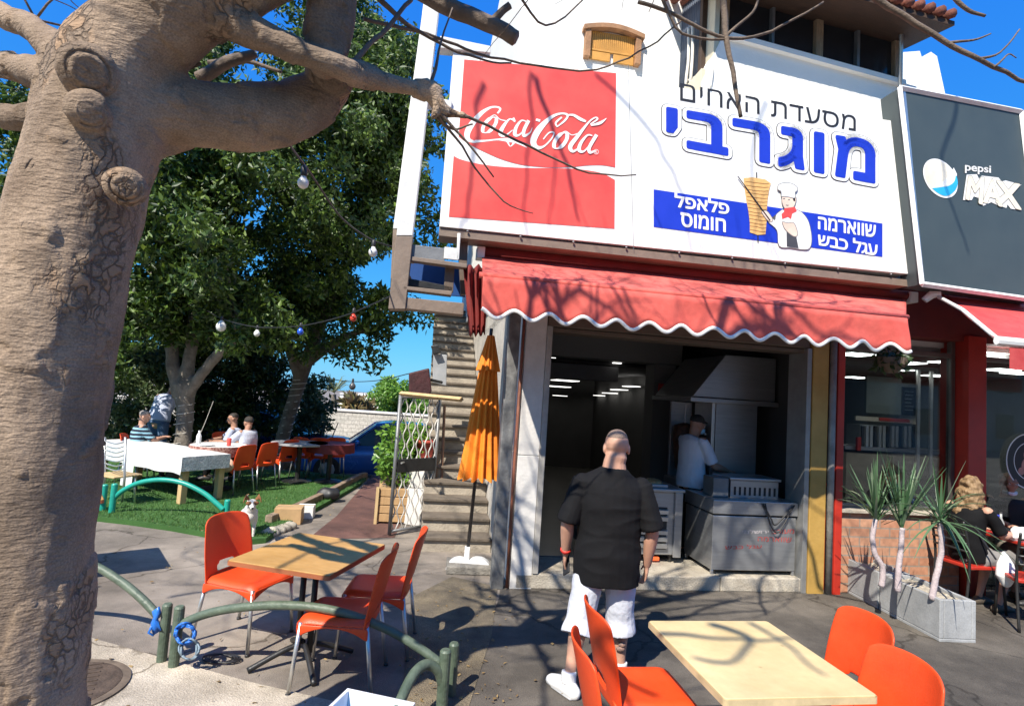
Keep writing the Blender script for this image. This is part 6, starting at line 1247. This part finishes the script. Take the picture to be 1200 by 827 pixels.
P.shoes(mat('white_leather', (.74, .74, .73), .4, 0, .06, 9), .012, yaw={'L': R(-38), 'R': R(12)})
for k in ('L', 'R'):
    P.wear('sock', mat('white_sock', (.7, .7, .7), .9), lambda mb: mb.loft([Vector(J['an'+k])+Vector((0, 0, -.01)), Vector(J['an'+k])+Vector((0, .003, .06))], [.050, .049], 14), None, .008, 1)
    a = Vector(J['an'+k]); yw = R(-38) if k == 'L' else R(12); dq = Vector((math.sin(yw), math.cos(yw), 0)); a0 = Vector((a.x, a.y, .012)); q = MB(); q.loft([a0-dq*.07, a0, a0+dq*.1, a0+dq*.19], [(.046, .011), (.05, .012), (.055, .012), (.03, .01)], 14, ref=dq.cross(Vector((0, 0, 1))), ends=True); xf(q, P.T).build('shoe_sole', mat('grey_sole', (.35, .35, .36), .6), P.t, smooth=True)
P.hair(STUB, [((0, -.010, .052), (.0705, .0865, .0665))], .006, .0008)
def ring(mb): 
    w_ = Vector(J['wrL']); e = Vector(J['elL']); d = (w_-e).normalized(); mb.loft([w_-d*.035, w_-d*.012], [.039, .037], 16)
P.wear('wristband', mat('red_band', (.55, .03, .02), .5), ring, None, .006, 1)
q = MB(); c = Vector(J['anR']).lerp(Vector(J['knR']), .62)
for i in range(5): q.ell(c+Vector((.012*math.sin(i*2.1), -.052-.003*(i % 2), -.06+.03*i)), (.030-.004*(i % 3), .012, .017))
xf(q, P.T).build('tattoo', mat('tattoo_ink', (.10, .075, .07), .6, 0, .6, 60, col2=(.34, .2, .15)), P.t, smooth=True)
q = MB(); c = P.c+P.M3 @ (Vector((0, -.094, -.055))); q.loft([P.c+P.M3 @ Vector((sx*.06, -.055-.032*(1-abs(sx)), -.045-.004*(1-abs(sx)))) for sx in (-1, -.5, 0, .5, 1)], [.004, .007, .008, .007, .004], 8); xf(q, P.T).build('neck_fold', SKINM, P.t, smooth=True)
wr = P.T @ Vector(J['wrL']); ph = thing('phone', 'black mobile phone held in the left hand of the man in black', 'phone', wr+Vector((-.0, .06, -.1))); mb = MB(); mb.box(-.006, .006, -.038, .038, -.075, .075, Matrix.Translation(wr+Vector((.015, .045, -.085))) @ Matrix.Rotation(R(-40), 4, 'X') @ Matrix.Rotation(R(25), 4, 'Z')); mb.build('case', BLACK, ph, bevel=.004)
# --- worker at the grill
J = dict(STAND, elR=(.24, .14, 1.12), wrR=(.17, .38, 1.06), elL=(-.24, .13, 1.12), wrL=(-.1, .36, 1.05), hea=(0, .06, 1.58), nec=(0, .02, 1.44))
wp = FL(2.26, .86, .10); P = Person('worker in white shirt, dark cap and blue mask working at the grill', wp, YAW+R(-80), J, 1.03, SKIND, .010, (0, 1, -.25), hdir={'L': (0, 1, -.1), 'R': (0, 1, -.1)})
P.shirt(mat('white_cotton', (.66, .68, .74), .8, 0, .06, 4, .3, 40), .016, .46, .6, wrinkle=.008); P.trousers(BLK, .96, .012); P.shoes(BLACK)
P.hair(HAIRD, [((0, -.012, .05), (.084, .098, .078)), ((0, .09, .055), (.06, .05, .01))]); P.wear('face_mask', mat('mask_blue', (.22, .48, .66), .7), lambda mb: mb.ell(P.c+P.M3 @ Vector((0, .07, -.05)), (.06, .048, .05), M3=P.M3), None, .008, 1); P.eyes()
J = dict(STAND, elR=(.22, .2, 1.15), wrR=(.1, .36, 1.2)); P = Person('customer in dark clothes standing deep inside the dim restaurant', FL(.95, 4.6, .15), YAW+R(150), J, 1.0, SKIND, .014); P.shirt(mat('dark_grey_cotton', (.05, .05, .055), .85), .014, .5, .4); P.trousers(BLK, .95); P.shoes(BLACK); P.hair(HAIRD, SHORT); P.eyes()
# --- lawn: striped shirt diner, bent waiter, couple
def striped():
    m = mat('striped_cloth', (.01, .015, .03), .8); n = m.node_tree; L = n.links.new; b = n.nodes['Principled BSDF']; tc = [x for x in n.nodes if x.type == 'TEX_COORD'][0]; wv = n.nodes.new('ShaderNodeTexWave'); wv.bands_direction = 'Z'; wv.inputs['Scale'].default_value = 4.2; wv.inputs['Distortion'].default_value = .6; L(tc.outputs['Object'], wv.inputs['Vector'])
    rp = n.nodes.new('ShaderNodeValToRGB'); e = rp.color_ramp.elements; e[0].position = .58; e[0].color = (.008, .012, .03, 1); e[1].position = .66; e[1].color = (.24, .45, .55, 1); L(wv.outputs[0], rp.inputs[0]); L(rp.outputs[0], b.inputs['Base Color']); return m
JEAN = mat('jeans', (.05, .09, .17), .85, 0, .2, 8, .3, 60, col2=(.10, .16, .26)); GREYH = mat('grey_hair', (.22, .20, .19), .8, 0, .3, 30, .4, 120)
lz = Vector((0, 0, LZ))
sp = G(165, 577, LZ); J = dict(SIT, elR=(.2, .22, .80), wrR=(.02, .40, .84), wrL=(-.1, .36, .84)); P = Person('seated diner in a navy and pale blue striped shirt on the lawn', Vector((pc.x, pc.y, LZ)), face(.85, .5), J, 1.05, SKINM, .012, (.1, 1, -.2))
P.shirt(striped(), .014, .46, .2); P.trousers(mat('dark_trousers', (.03, .03, .035), .8), .95); P.shoes(BLACK); P.hair(GREYH, SHORT); P.eyes(); P.t.scale = (.86, .86, .86)
J = dict(STAND, che=(0, .11, 1.24), wai=(0, .03, 1.07), nec=(0, .20, 1.39), hea=(0, .30, 1.48), shL=(-.185, .17, 1.35), shR=(.185, .17, 1.35), elL=(-.27, .26, 1.08), wrL=(-.2, .42, .88), elR=(.26, .3, 1.08), wrR=(.18, .46, .88))
P = Person('waiter in pale blue shirt and jeans bending over the striped shirt diner', G(179, 552, LZ), face(.12, 1), J, 1.06, SKINM, .012, (0, 1, -.6), hdir={'L': (.2, .6, -.7), 'R': (-.2, .6, -.7)})
PB = mat('pale_blue_cotton', (.40, .44, .56), .85, 0, .06, 4, .3, 40); P.shirt(PB, .016, .45, .1); P.trousers(JEAN, .96, .012); P.shoes(BLACK); P.hair(HAIRD, SHORT)
P.wear('apron_string', BLACK, lambda mb: mb.loft([Vector((0, .02, 1.0)), Vector((0, .022, 1.025))], [(.20, .148)]*2, 24, ref=(1, 0, 0)), None, .01, 1)
J = dict(SIT, hea=(0, .04, 1.25), elR=(.26, .2, .82), wrR=(.1, .4, .80)); cp = G(268, 562, LZ)
P = Person('man in pale blue shirt of the couple, farther from the camera, facing left', cp, face(-.75, -.25), J, 1.12, SKIND, .012, (-.1, 1, -.1)); P.shirt(PB, .016, .45, .1); P.trousers(BLK, .95); P.shoes(BLACK); P.hair(HAIRD, [((0, -.02, .05), (.078, .09, .075))]); P.eyes(); P.t.scale = (.86, .86, .86)
cp2 = G(284, 567, LZ); J = dict(SIT, hea=(.02, .02, 1.22), elL=(-.26, .18, .84), wrL=(-.12, .38, .82)); P = Person('person in light shirt of the couple, nearer to the red lawn chairs', cp2, face(-.92, .25), J, 1.08, SKIND, .012, (.3, 1, -.15)); P.shirt(mat('light_grey_cotton', (.46, .49, .58), .85, 0, .06, 4), .016, .45, .1); P.trousers(BLK, .95); P.shoes(BLACK); P.hair(HAIRD, [((0, -.02, .045), (.084, .098, .083))]); P.eyes(); P.t.scale = (.86, .86, .86)
# --- cafe terrace on the right
CH = 'black metal cafe chairs with red seats'
def metal_chair(label):
    t = thing('metal_chair', label, 'chair', (0, 0, 0), 0, CH)
    for sx in (-1, 1):
        mb = MB(); mb.tube(catmull([(sx*.19, -.25, 0), (sx*.19, -.20, .45), (sx*.19, -.22, .7), (sx*.185, -.27, .92)]), .013, 8); mb.build('back_post', DKMET, t, smooth=True); mb = MB(); mb.tube([(sx*.18, .2, .44), (sx*.2, .23, 0)], .013, 8); mb.build('leg', DKMET, t, smooth=True)
    for z in (.62, .70, .78, .86): mb = MB(); mb.tube(catmull([(-.19, -.215-(z-.6)*.15, z), (0, -.245-(z-.6)*.15, z+.01), (.19, -.215-(z-.6)*.15, z)]), .012, 8); mb.build('back_slat', DKMET, t, smooth=True)
    mb = MB(); mb.prism([p+Vector((0, 0, .445)) for p in rrect(.2, .2, .04)], (0, 0, .035)); mb.build('seat', REDP, t, bevel=.008); return t
mc = metal_chair('black metal chair with red seat under the blonde woman, white bag on it'); wpos = G(1118, 706); wpos = Vector((4.93, 5.95, 0)); mc.location = wpos; mc.rotation_euler = (0, 0, face(.97, .15))
copy_thing(mc, 'black metal chair with red seat at the right edge of the photo, nearest the camera', (5.17, 5.5, 0), face(.35, .9)); copy_thing(mc, 'black metal chair with red seat half hidden behind the dracaena plants', (4.55, 6.75, 0), face(.97, -.2))
copy_thing(mc, 'black metal chair with red seat under the man wearing a mask at his chin', (6.02, 6.74, 0), face(-.2, -1))
ct = Vector((5.72, 5.98, 0)); t = thing('cafe_table', 'red topped cafe table with food and a blue bottle at the right edge', 'table', ct); mb = MB(); mb.prism([ct+p+Vector((0, 0, .715)) for p in rrect(.42, .36, .05)], (0, 0, .028)); mb.build('tabletop', REDP, t, bevel=.005)
for sx in (-1, 1):
    for sy in (-1, 1): mb = MB(); mb.tube([ct+Vector((sx*.36, sy*.3, 0)), ct+Vector((sx*.36, sy*.3, .714))], .018, 8); mb.build('leg', DKMET, t, smooth=True)
zt = .745
lathe_thing('water_bottle', 'blue plastic water bottle on the red cafe table', 'bottle', (5.28, 6.0, zt), [(.035, 0), (.038, .02), (.036, .14), (.018, .2)], mat('blue_bottle', (.02, .12, .55), .15), [('cap', [(.019, .2), (.019, .225)], BLUE)])
lathe_thing('glass_bottle', 'slim clear glass bottle behind the blue bottle on the red cafe table', 'bottle', (5.45, 6.15, zt), [(.03, 0), (.032, .02), (.031, .12), (.012, .17), (.012, .22)], mat('smoky_glass', (.35, .37, .36), .1), [('cap', [(.014, .22), (.014, .235)], BLACK)])
t = thing('paper_wrap', 'crumpled white paper with food on the red cafe table', 'food', (5.42, 5.85, zt)); mb = MB(); mb.ell((5.42, 5.83, zt+.035), (.15, .1, .05)); mb.ell((5.38, 5.86, zt+.07), (.07, .07, .07)); fuse(mb, 'paper', SIGNW, t, .012, 1, lambda p: .025*noise.noise(p*22))
t = thing('food_plate', 'plate of fried food near the right edge of the red cafe table', 'food', (5.62, 5.83, zt)); mb = MB(); mb.lathe([(.08, 0), (.13, .015), (.12, .018), (.06, .008)], (5.62, 5.83, zt), 24); mb.build('plate', SIGNW, t, smooth=True); mb = MB()
for i in range(16): a = i*2.4; mb.tube([Vector((5.62+.06*math.cos(a), 5.83+.06*math.sin(a), zt+.03)), Vector((5.62+.05*math.cos(a+1.5), 5.83+.05*math.sin(a+1.5), zt+.05))], .009, 6)
mb.build('fries', mat('fries', (.62, .33, .07), .6), t, smooth=True)
J = dict(SIT, elR=(.23, .15, .80), wrR=(.15, .40, .79), knL=(-.10, .42, .50), anL=(-.09, .28, .09), anR=(.13, .24, .09), hea=(0, .05, 1.235))
P = Person('woman with curly blonde hair and black top sitting at the red cafe table', wpos, face(.97, .25), J, .95, SKINM, .009, (-.25, 1, -.05)); P.shirt(BLK, .012, .44, .2); P.trousers(mat('grey_skirt_cloth', (.20, .19, .18), .85), .45, .02, .02, 'skirt'); P.shoes(mat('flat_shoe', (.10, .08, .06), .6), .003)
P.hair(mat('blonde_hair', (.17, .10, .045), .6, 0, .35, 26, .8, 60, col2=(.33, .215, .11), stretch=(1, 1, .35)), [((0, -.03, .04), (.092, .098, .090)), ((-.065, -.05, -.06), (.05, .07, .12)), ((.065, -.05, -.06), (.05, .07, .12)), ((0, -.10, -.12), (.095, .06, .14)), ((-.04, -.12, -.25), (.07, .05, .12)), ((.05, -.11, -.24), (.06, .045, .13)), ((-.085, -.02, -.16), (.035, .04, .10)), ((.085, -.02, -.15), (.035, .04, .10))], .008, .024); P.eyes()
J = dict(SIT, elR=(.25, .14, .80), wrR=(.16, .36, .80), hea=(0, .05, 1.25)); P = Person('man in dark shirt with a white mask pulled under his chin facing the camera', Vector((6.02, 6.72, 0)), face(-.28, -1), J, 1.1, SKIND, .009, (0, 1, -.05), 1.05)
P.shirt(mat('charcoal_cotton', (.02, .02, .024), .85), .014, .5, .2); P.trousers(mat('khaki_shorts', (.22, .19, .15), .85), .5, .018, .01, 'shorts'); P.shoes(mat('sandal', (.12, .08, .05), .7), .002); P.hair(GREYH, [((0, -.03, .038), (.081, .09, .075))], .009, .003); P.eyes()
P.wear('face_mask', mat('mask_white', (.72, .75, .78), .7), lambda mb: mb.loft([P.c+P.M3 @ Vector((sx*.072, .055*(1-sx*sx)+.02, -.105-.012*(1-sx*sx))) for sx in (-1, -.6, 0, .6, 1)], [(.010, .02), (.016, .024), (.02, .028), (.016, .024), (.010, .02)], 8, ref=(0, 1, 0)), None, .008, 1)
J = dict(SIT, elL=(-.2, .22, .85), wrL=(-.02, .42, .98), elR=(.2, .2, .85), wrR=(.06, .42, .95), knR=(.1, .42, .52)); P = Person('person at the right edge with raised hands holding food over the red cafe table', Vector((6.22, 6.0, 0)), face(-1, .05), J, 1.0, SKINM, .009, (0, 1, -.1)); P.shirt(BLK, .012, .44, .2); P.trousers(BLK, .95); P.shoes(BLACK); P.hair(HAIRD, SHORT); P.eyes()
J = dict(SIT, hea=(0, .08, 1.20), knL=(-.14, .44, .52), anL=(-.16, .52, .09), elL=(-.22, .18, .80), wrL=(-.08, .36, .72)); P = Person('person in dark clothes and pale jeans sitting behind the dracaena plants', Vector((4.55, 6.75, 0)), face(.97, -.25), J, 1.05, SKIND, .010, (.1, 1, -.1)); P.shirt(BLK, .014, .95, .2, 'jacket'); P.trousers(mat('pale_jeans', (.16, .20, .28), .85), .95, .012); P.shoes(mat('white_leather', (.74, .74, .73)), .01); P.hair(HAIRD, SHORT); P.eyes()
bp = Vector((5.03, 5.64, 0)); t = thing('white_bag', 'small white bag hanging from the chair of the blonde woman', 'bag', bp); mb = MB(); mb.loft([bp+Vector((0, 0, .66)), bp+Vector((.01, 0, .55)), bp+Vector((.02, 0, .44)), bp+Vector((.02, 0, .36))], [(.02, .02), (.08, .05), (.10, .065), (.05, .045)], 14, ref=(1, 0, 0), ends=True); fuse(mb, 'pouch', SIGNW, t, .012, 2); mb = MB(); mb.tube(catmull([bp+Vector((-.06, .02, .58)), bp+Vector((-.13, .1, .75)), bp+Vector((-.16, .15, .88))]), .009, 6); mb.build('strap', BLACK, t)
# round emblem on the cafe glass
em = FP(1204, 540, .12); t = thing('window_emblem', 'round white ringed emblem sticker on the cafe glass at the right edge', 'sticker', FAC @ em); circ = lambda r, cx=0, cz=0, k=40: [FAC @ Vector((em.x+cx+r*math.cos(2*PI*i/k), .094, em.z+cz+r*math.sin(2*PI*i/k))) for i in range(k)]
for i, (r, m_) in enumerate(((.33, SIGNW), (.315, BLACK), (.225, SIGNW), (.215, mat('emblem_black', (.03, .02, .02))))): mb = MB(); mb.prism([p-UN*.0006*i for p in circ(r)], -UN*.0004); mb.build('disc', m_, t)
PK = mat('emblem_pink', (.55, .26, .2)); 
for r, cx, cz in ((.09, 0, .07), (.12, .0, -.06), (.045, -.12, -.12), (.045, .12, -.12)): mb = MB(); mb.prism([p-UN*.003 for p in circ(r, cx, cz, 20)], -UN*.0005); mb.build('figure', PK, t)
mb = MB(); mb.prism([p-UN*.0036 for p in circ(.08, 0, .155, 20)], -UN*.0005); mb.build('figure_hat', SIGNW, t)

# ---------------------------------------------------------------- dog
dp = Vector(G(290, 631)); dg = thing('dog', 'small white dog with brown ears standing on the asphalt by the lawn corner', 'dog', dp, face(.45, -.9)); T = WM[dg.name]; mb = MB(); k_ = 1.12
B = lambda *a: Vector(a)*k_
mb.loft([B(0, -.17, .27), B(0, -.12, .275), B(0, 0, .265), B(0, .10, .265), B(0, .16, .285)], [(.055, .06), (.068, .072), (.066, .07), (.075, .09), (.06, .075)], 16, ref=(1, 0, 0), ends=True)
mb.loft([B(0, .13, .29), B(0, .18, .35), B(0, .20, .39)], [.06, .048, .045], 14, ends=True); mb.ell(B(0, .225, .41), (.056, .062, .052)); mb.loft([B(0, .25, .40), B(0, .31, .385), B(0, .335, .382)], [(.034, .03), (.024, .022), (.018, .017)], 12, ends=True)
for sx in (-1, 1):
    mb.loft([B(sx*.042, .12, .25), B(sx*.045, .11, .16), B(sx*.045, .12, .085), B(sx*.045, .118, .025)], [.04, .024, .018, .017], 10, ends=True); mb.loft([B(sx*.045, .112, .012), B(sx*.045, .145, .012)], [.019, .017], 8, ends=True)
    mb.loft([B(sx*.042, -.14, .25), B(sx*.05, -.10, .165), B(sx*.048, -.165, .09), B(sx*.048, -.15, .025)], [.052, .034, .018, .017], 10, ends=True); mb.loft([B(sx*.048, -.15, .012), B(sx*.048, -.115, .012)], [.019, .017], 8, ends=True)
mb.loft([B(0, -.18, .29), B(.02, -.23, .34), B(.03, -.25, .41)], [.018, .013, .007], 8, ends=True)
fuse(xf(mb, T), 'body', mat('white_fur', (.66, .62, .56), .85, 0, .1, 12, .5, 90), dg, .010, 3)
EAR = mat('brown_fur', (.20, .085, .03), .85, 0, .3, 15)
for sx in (-1, 1):
    mb = MB(); mb.loft([B(sx*.035, .205, .45), B(sx*.058, .21, .475), B(sx*.075, .225, .455), B(sx*.082, .24, .425)], [(.012, .03), (.011, .034), (.009, .026), (.005, .01)], 10, ref=(1, 0, 0), ends=True); xf(mb, T).build('ear', EAR, dg, smooth=True)
    mb = MB(); mb.ell(B(sx*.032, .262, .422), (.034, .024, .022)); xf(mb, T).build('brown_patch', EAR, dg, smooth=True); mb = MB(); mb.ell(B(sx*.026, .282, .424), (.008, .008, .008)); xf(mb, T).build('eye', BLACK, dg, smooth=True)
mb = MB(); mb.ell(B(0, .35, .388), (.014, .012, .011)); xf(mb, T).build('nose', BLACK, dg, smooth=True)

# ---------------------------------------------------------------- parked cars beyond the lawn
def car(label, loc, rz, m, L=4.1, wd=1.72, roof=1.46):
    t = thing('parked_car', label, 'car', loc, rz); T = WM[t.name]; h = L/2; mb = MB()
    prof = [(-h, .45, .62), (-h+.05, .28, .80), (-h*.8, .24, .86), (-h*.35, .22, .92), (0, .22, .93), (h*.35, .22, .95), (h*.8, .24, .98), (h-.06, .3, .92), (h, .45, .7)]
    rows = []
    for x, z0, z1 in prof:
        e = .5*wd*(1-.10*(abs(x)/h)**4); rows.append([Vector((x, y*e, z)) for y, z in ((-.86, z0), (-1, z0+.12), (-1, z0+(z1-z0)*.6), (-.95, z1-.03), (-.8, z1), (0, z1+.03), (.8, z1), (.95, z1-.03), (1, z0+(z1-z0)*.6), (1, z0+.12), (.86, z0))])
    mb.grid(rows); mb.add([p for p in rows[0]], [tuple(range(11))]); mb.add([p for p in rows[-1]], [tuple(range(11))]); xf(mb, T).build('body', m, t, smooth=True)
    cab = [(-h*.42, .90, .90), (-h*.10, roof-.06, .78), (h*.10, roof, .76), (h*.5, roof-.03, .75), (h*.80, roof-.22, .76), (h*.93, .96, .86)]
    mb = MB(); mb.grid([[Vector((x, s*wd*.5*k, z)) for s, k, z in ((-1, .93, .9), (-1, w_, z1-.04), (-.85, w_, z1), (0, w_, z1+.02), (.85, w_, z1), (1, w_, z1-.04), (1, .93, .9))] for x, z1, w_ in cab]); xf(mb, T).build('windows', DARKGL, t, smooth=False)
    mb = MB(); mb.grid([[Vector((x, s*wd*.5*w_, z1+.012+.02*(1-abs(s)))) for s in (-.97, -.5, 0, .5, .97)] for x, z1, w_ in cab[1:5]]); xf(mb, T).build('roof', m, t, smooth=True, solid=.03)
    for sx in (-1, 1):
        mb = MB(); mb.tube([Vector((x, sx*wd*.5*w_*(.99), z1-.02)) for x, z1, w_ in cab], .035, 8); mb.tube([Vector((h*.12, sx*wd*.485, .9)), Vector((h*.14, sx*wd*.39, roof-.02))], .035, 8); xf(mb, T).build('window_frame', m, t, smooth=True)
        mb = MB(); mb.ell((-h*.30, sx*wd*.54, .98), (.07, .10, .07)); xf(mb, T).build('wing_mirror', m, t, smooth=True)
        mb = MB(); mb.ell((-h+.14, sx*wd*.36, .70), (.16, .22, .09)); xf(mb, T).build('headlight', mat('headlight_glass', (.6, .62, .65), .1, .3), t, smooth=True)
        mb = MB(); mb.ell((h-.08, sx*wd*.40, .82), (.08, .14, .12)); xf(mb, T).build('tail_light', mat('tail_red', (.35, .01, .01), .2), t, smooth=True)
        for x in (-h*.62, h*.64):
            mb = MB(); mb.loft([Vector((x, sx*(wd*.5-.18), .31)), Vector((x, sx*(wd*.5-.16), .31)), Vector((x, sx*(wd*.5-.01), .31)), Vector((x, sx*(wd*.5+.012), .31))], [.28, .31, .31, .28], 24); wh = xf(mb, T).build('wheel', mat('tyre', (.02, .02, .02), .8), t); mb = MB(); mb.loft([Vector((x, sx*(wd*.5), .31)), Vector((x, sx*(wd*.5+.018), .31))], [.20, .18], 10); xf(mb, T).build('rim', ALU, wh)
    mb = MB(); mb.box(-h-.012, -h+.1, -.45, .45, .42, .58); xf(mb, T).build('grille', BLACK, t, bevel=.02); mb = MB(); mb.box(-h-.02, -h+.02, -.26, .26, .33, .42); xf(mb, T).build('number_plate', mat('plate_yellow', (.6, .45, .05), .5), t); return t
CB = mat('blue_car_paint', (.03, .14, .50), .25, .2, .05, 1, coat=1); CN = mat('navy_car_paint', (.010, .03, .09), .25, .3, .05, 1, coat=1)
cpos = D(448, 520, 14.6); car('bright blue hatchback parked nose left before the white block wall', (cpos.x, 14.6, -.5), R(14), CB)
cpos = D(318, 520, 16.0); car('dark navy car parked behind the leaning trunk', (cpos.x, 16.0, -.5), R(176), CN, 4.4, 1.75, 1.48)
cpos = D(512, 520, 17.2); car('dark blue van like car seen through the lattice gate', (cpos.x+.6, 17.2, -.5), R(8), CN, 4.2, 1.8, 1.72)
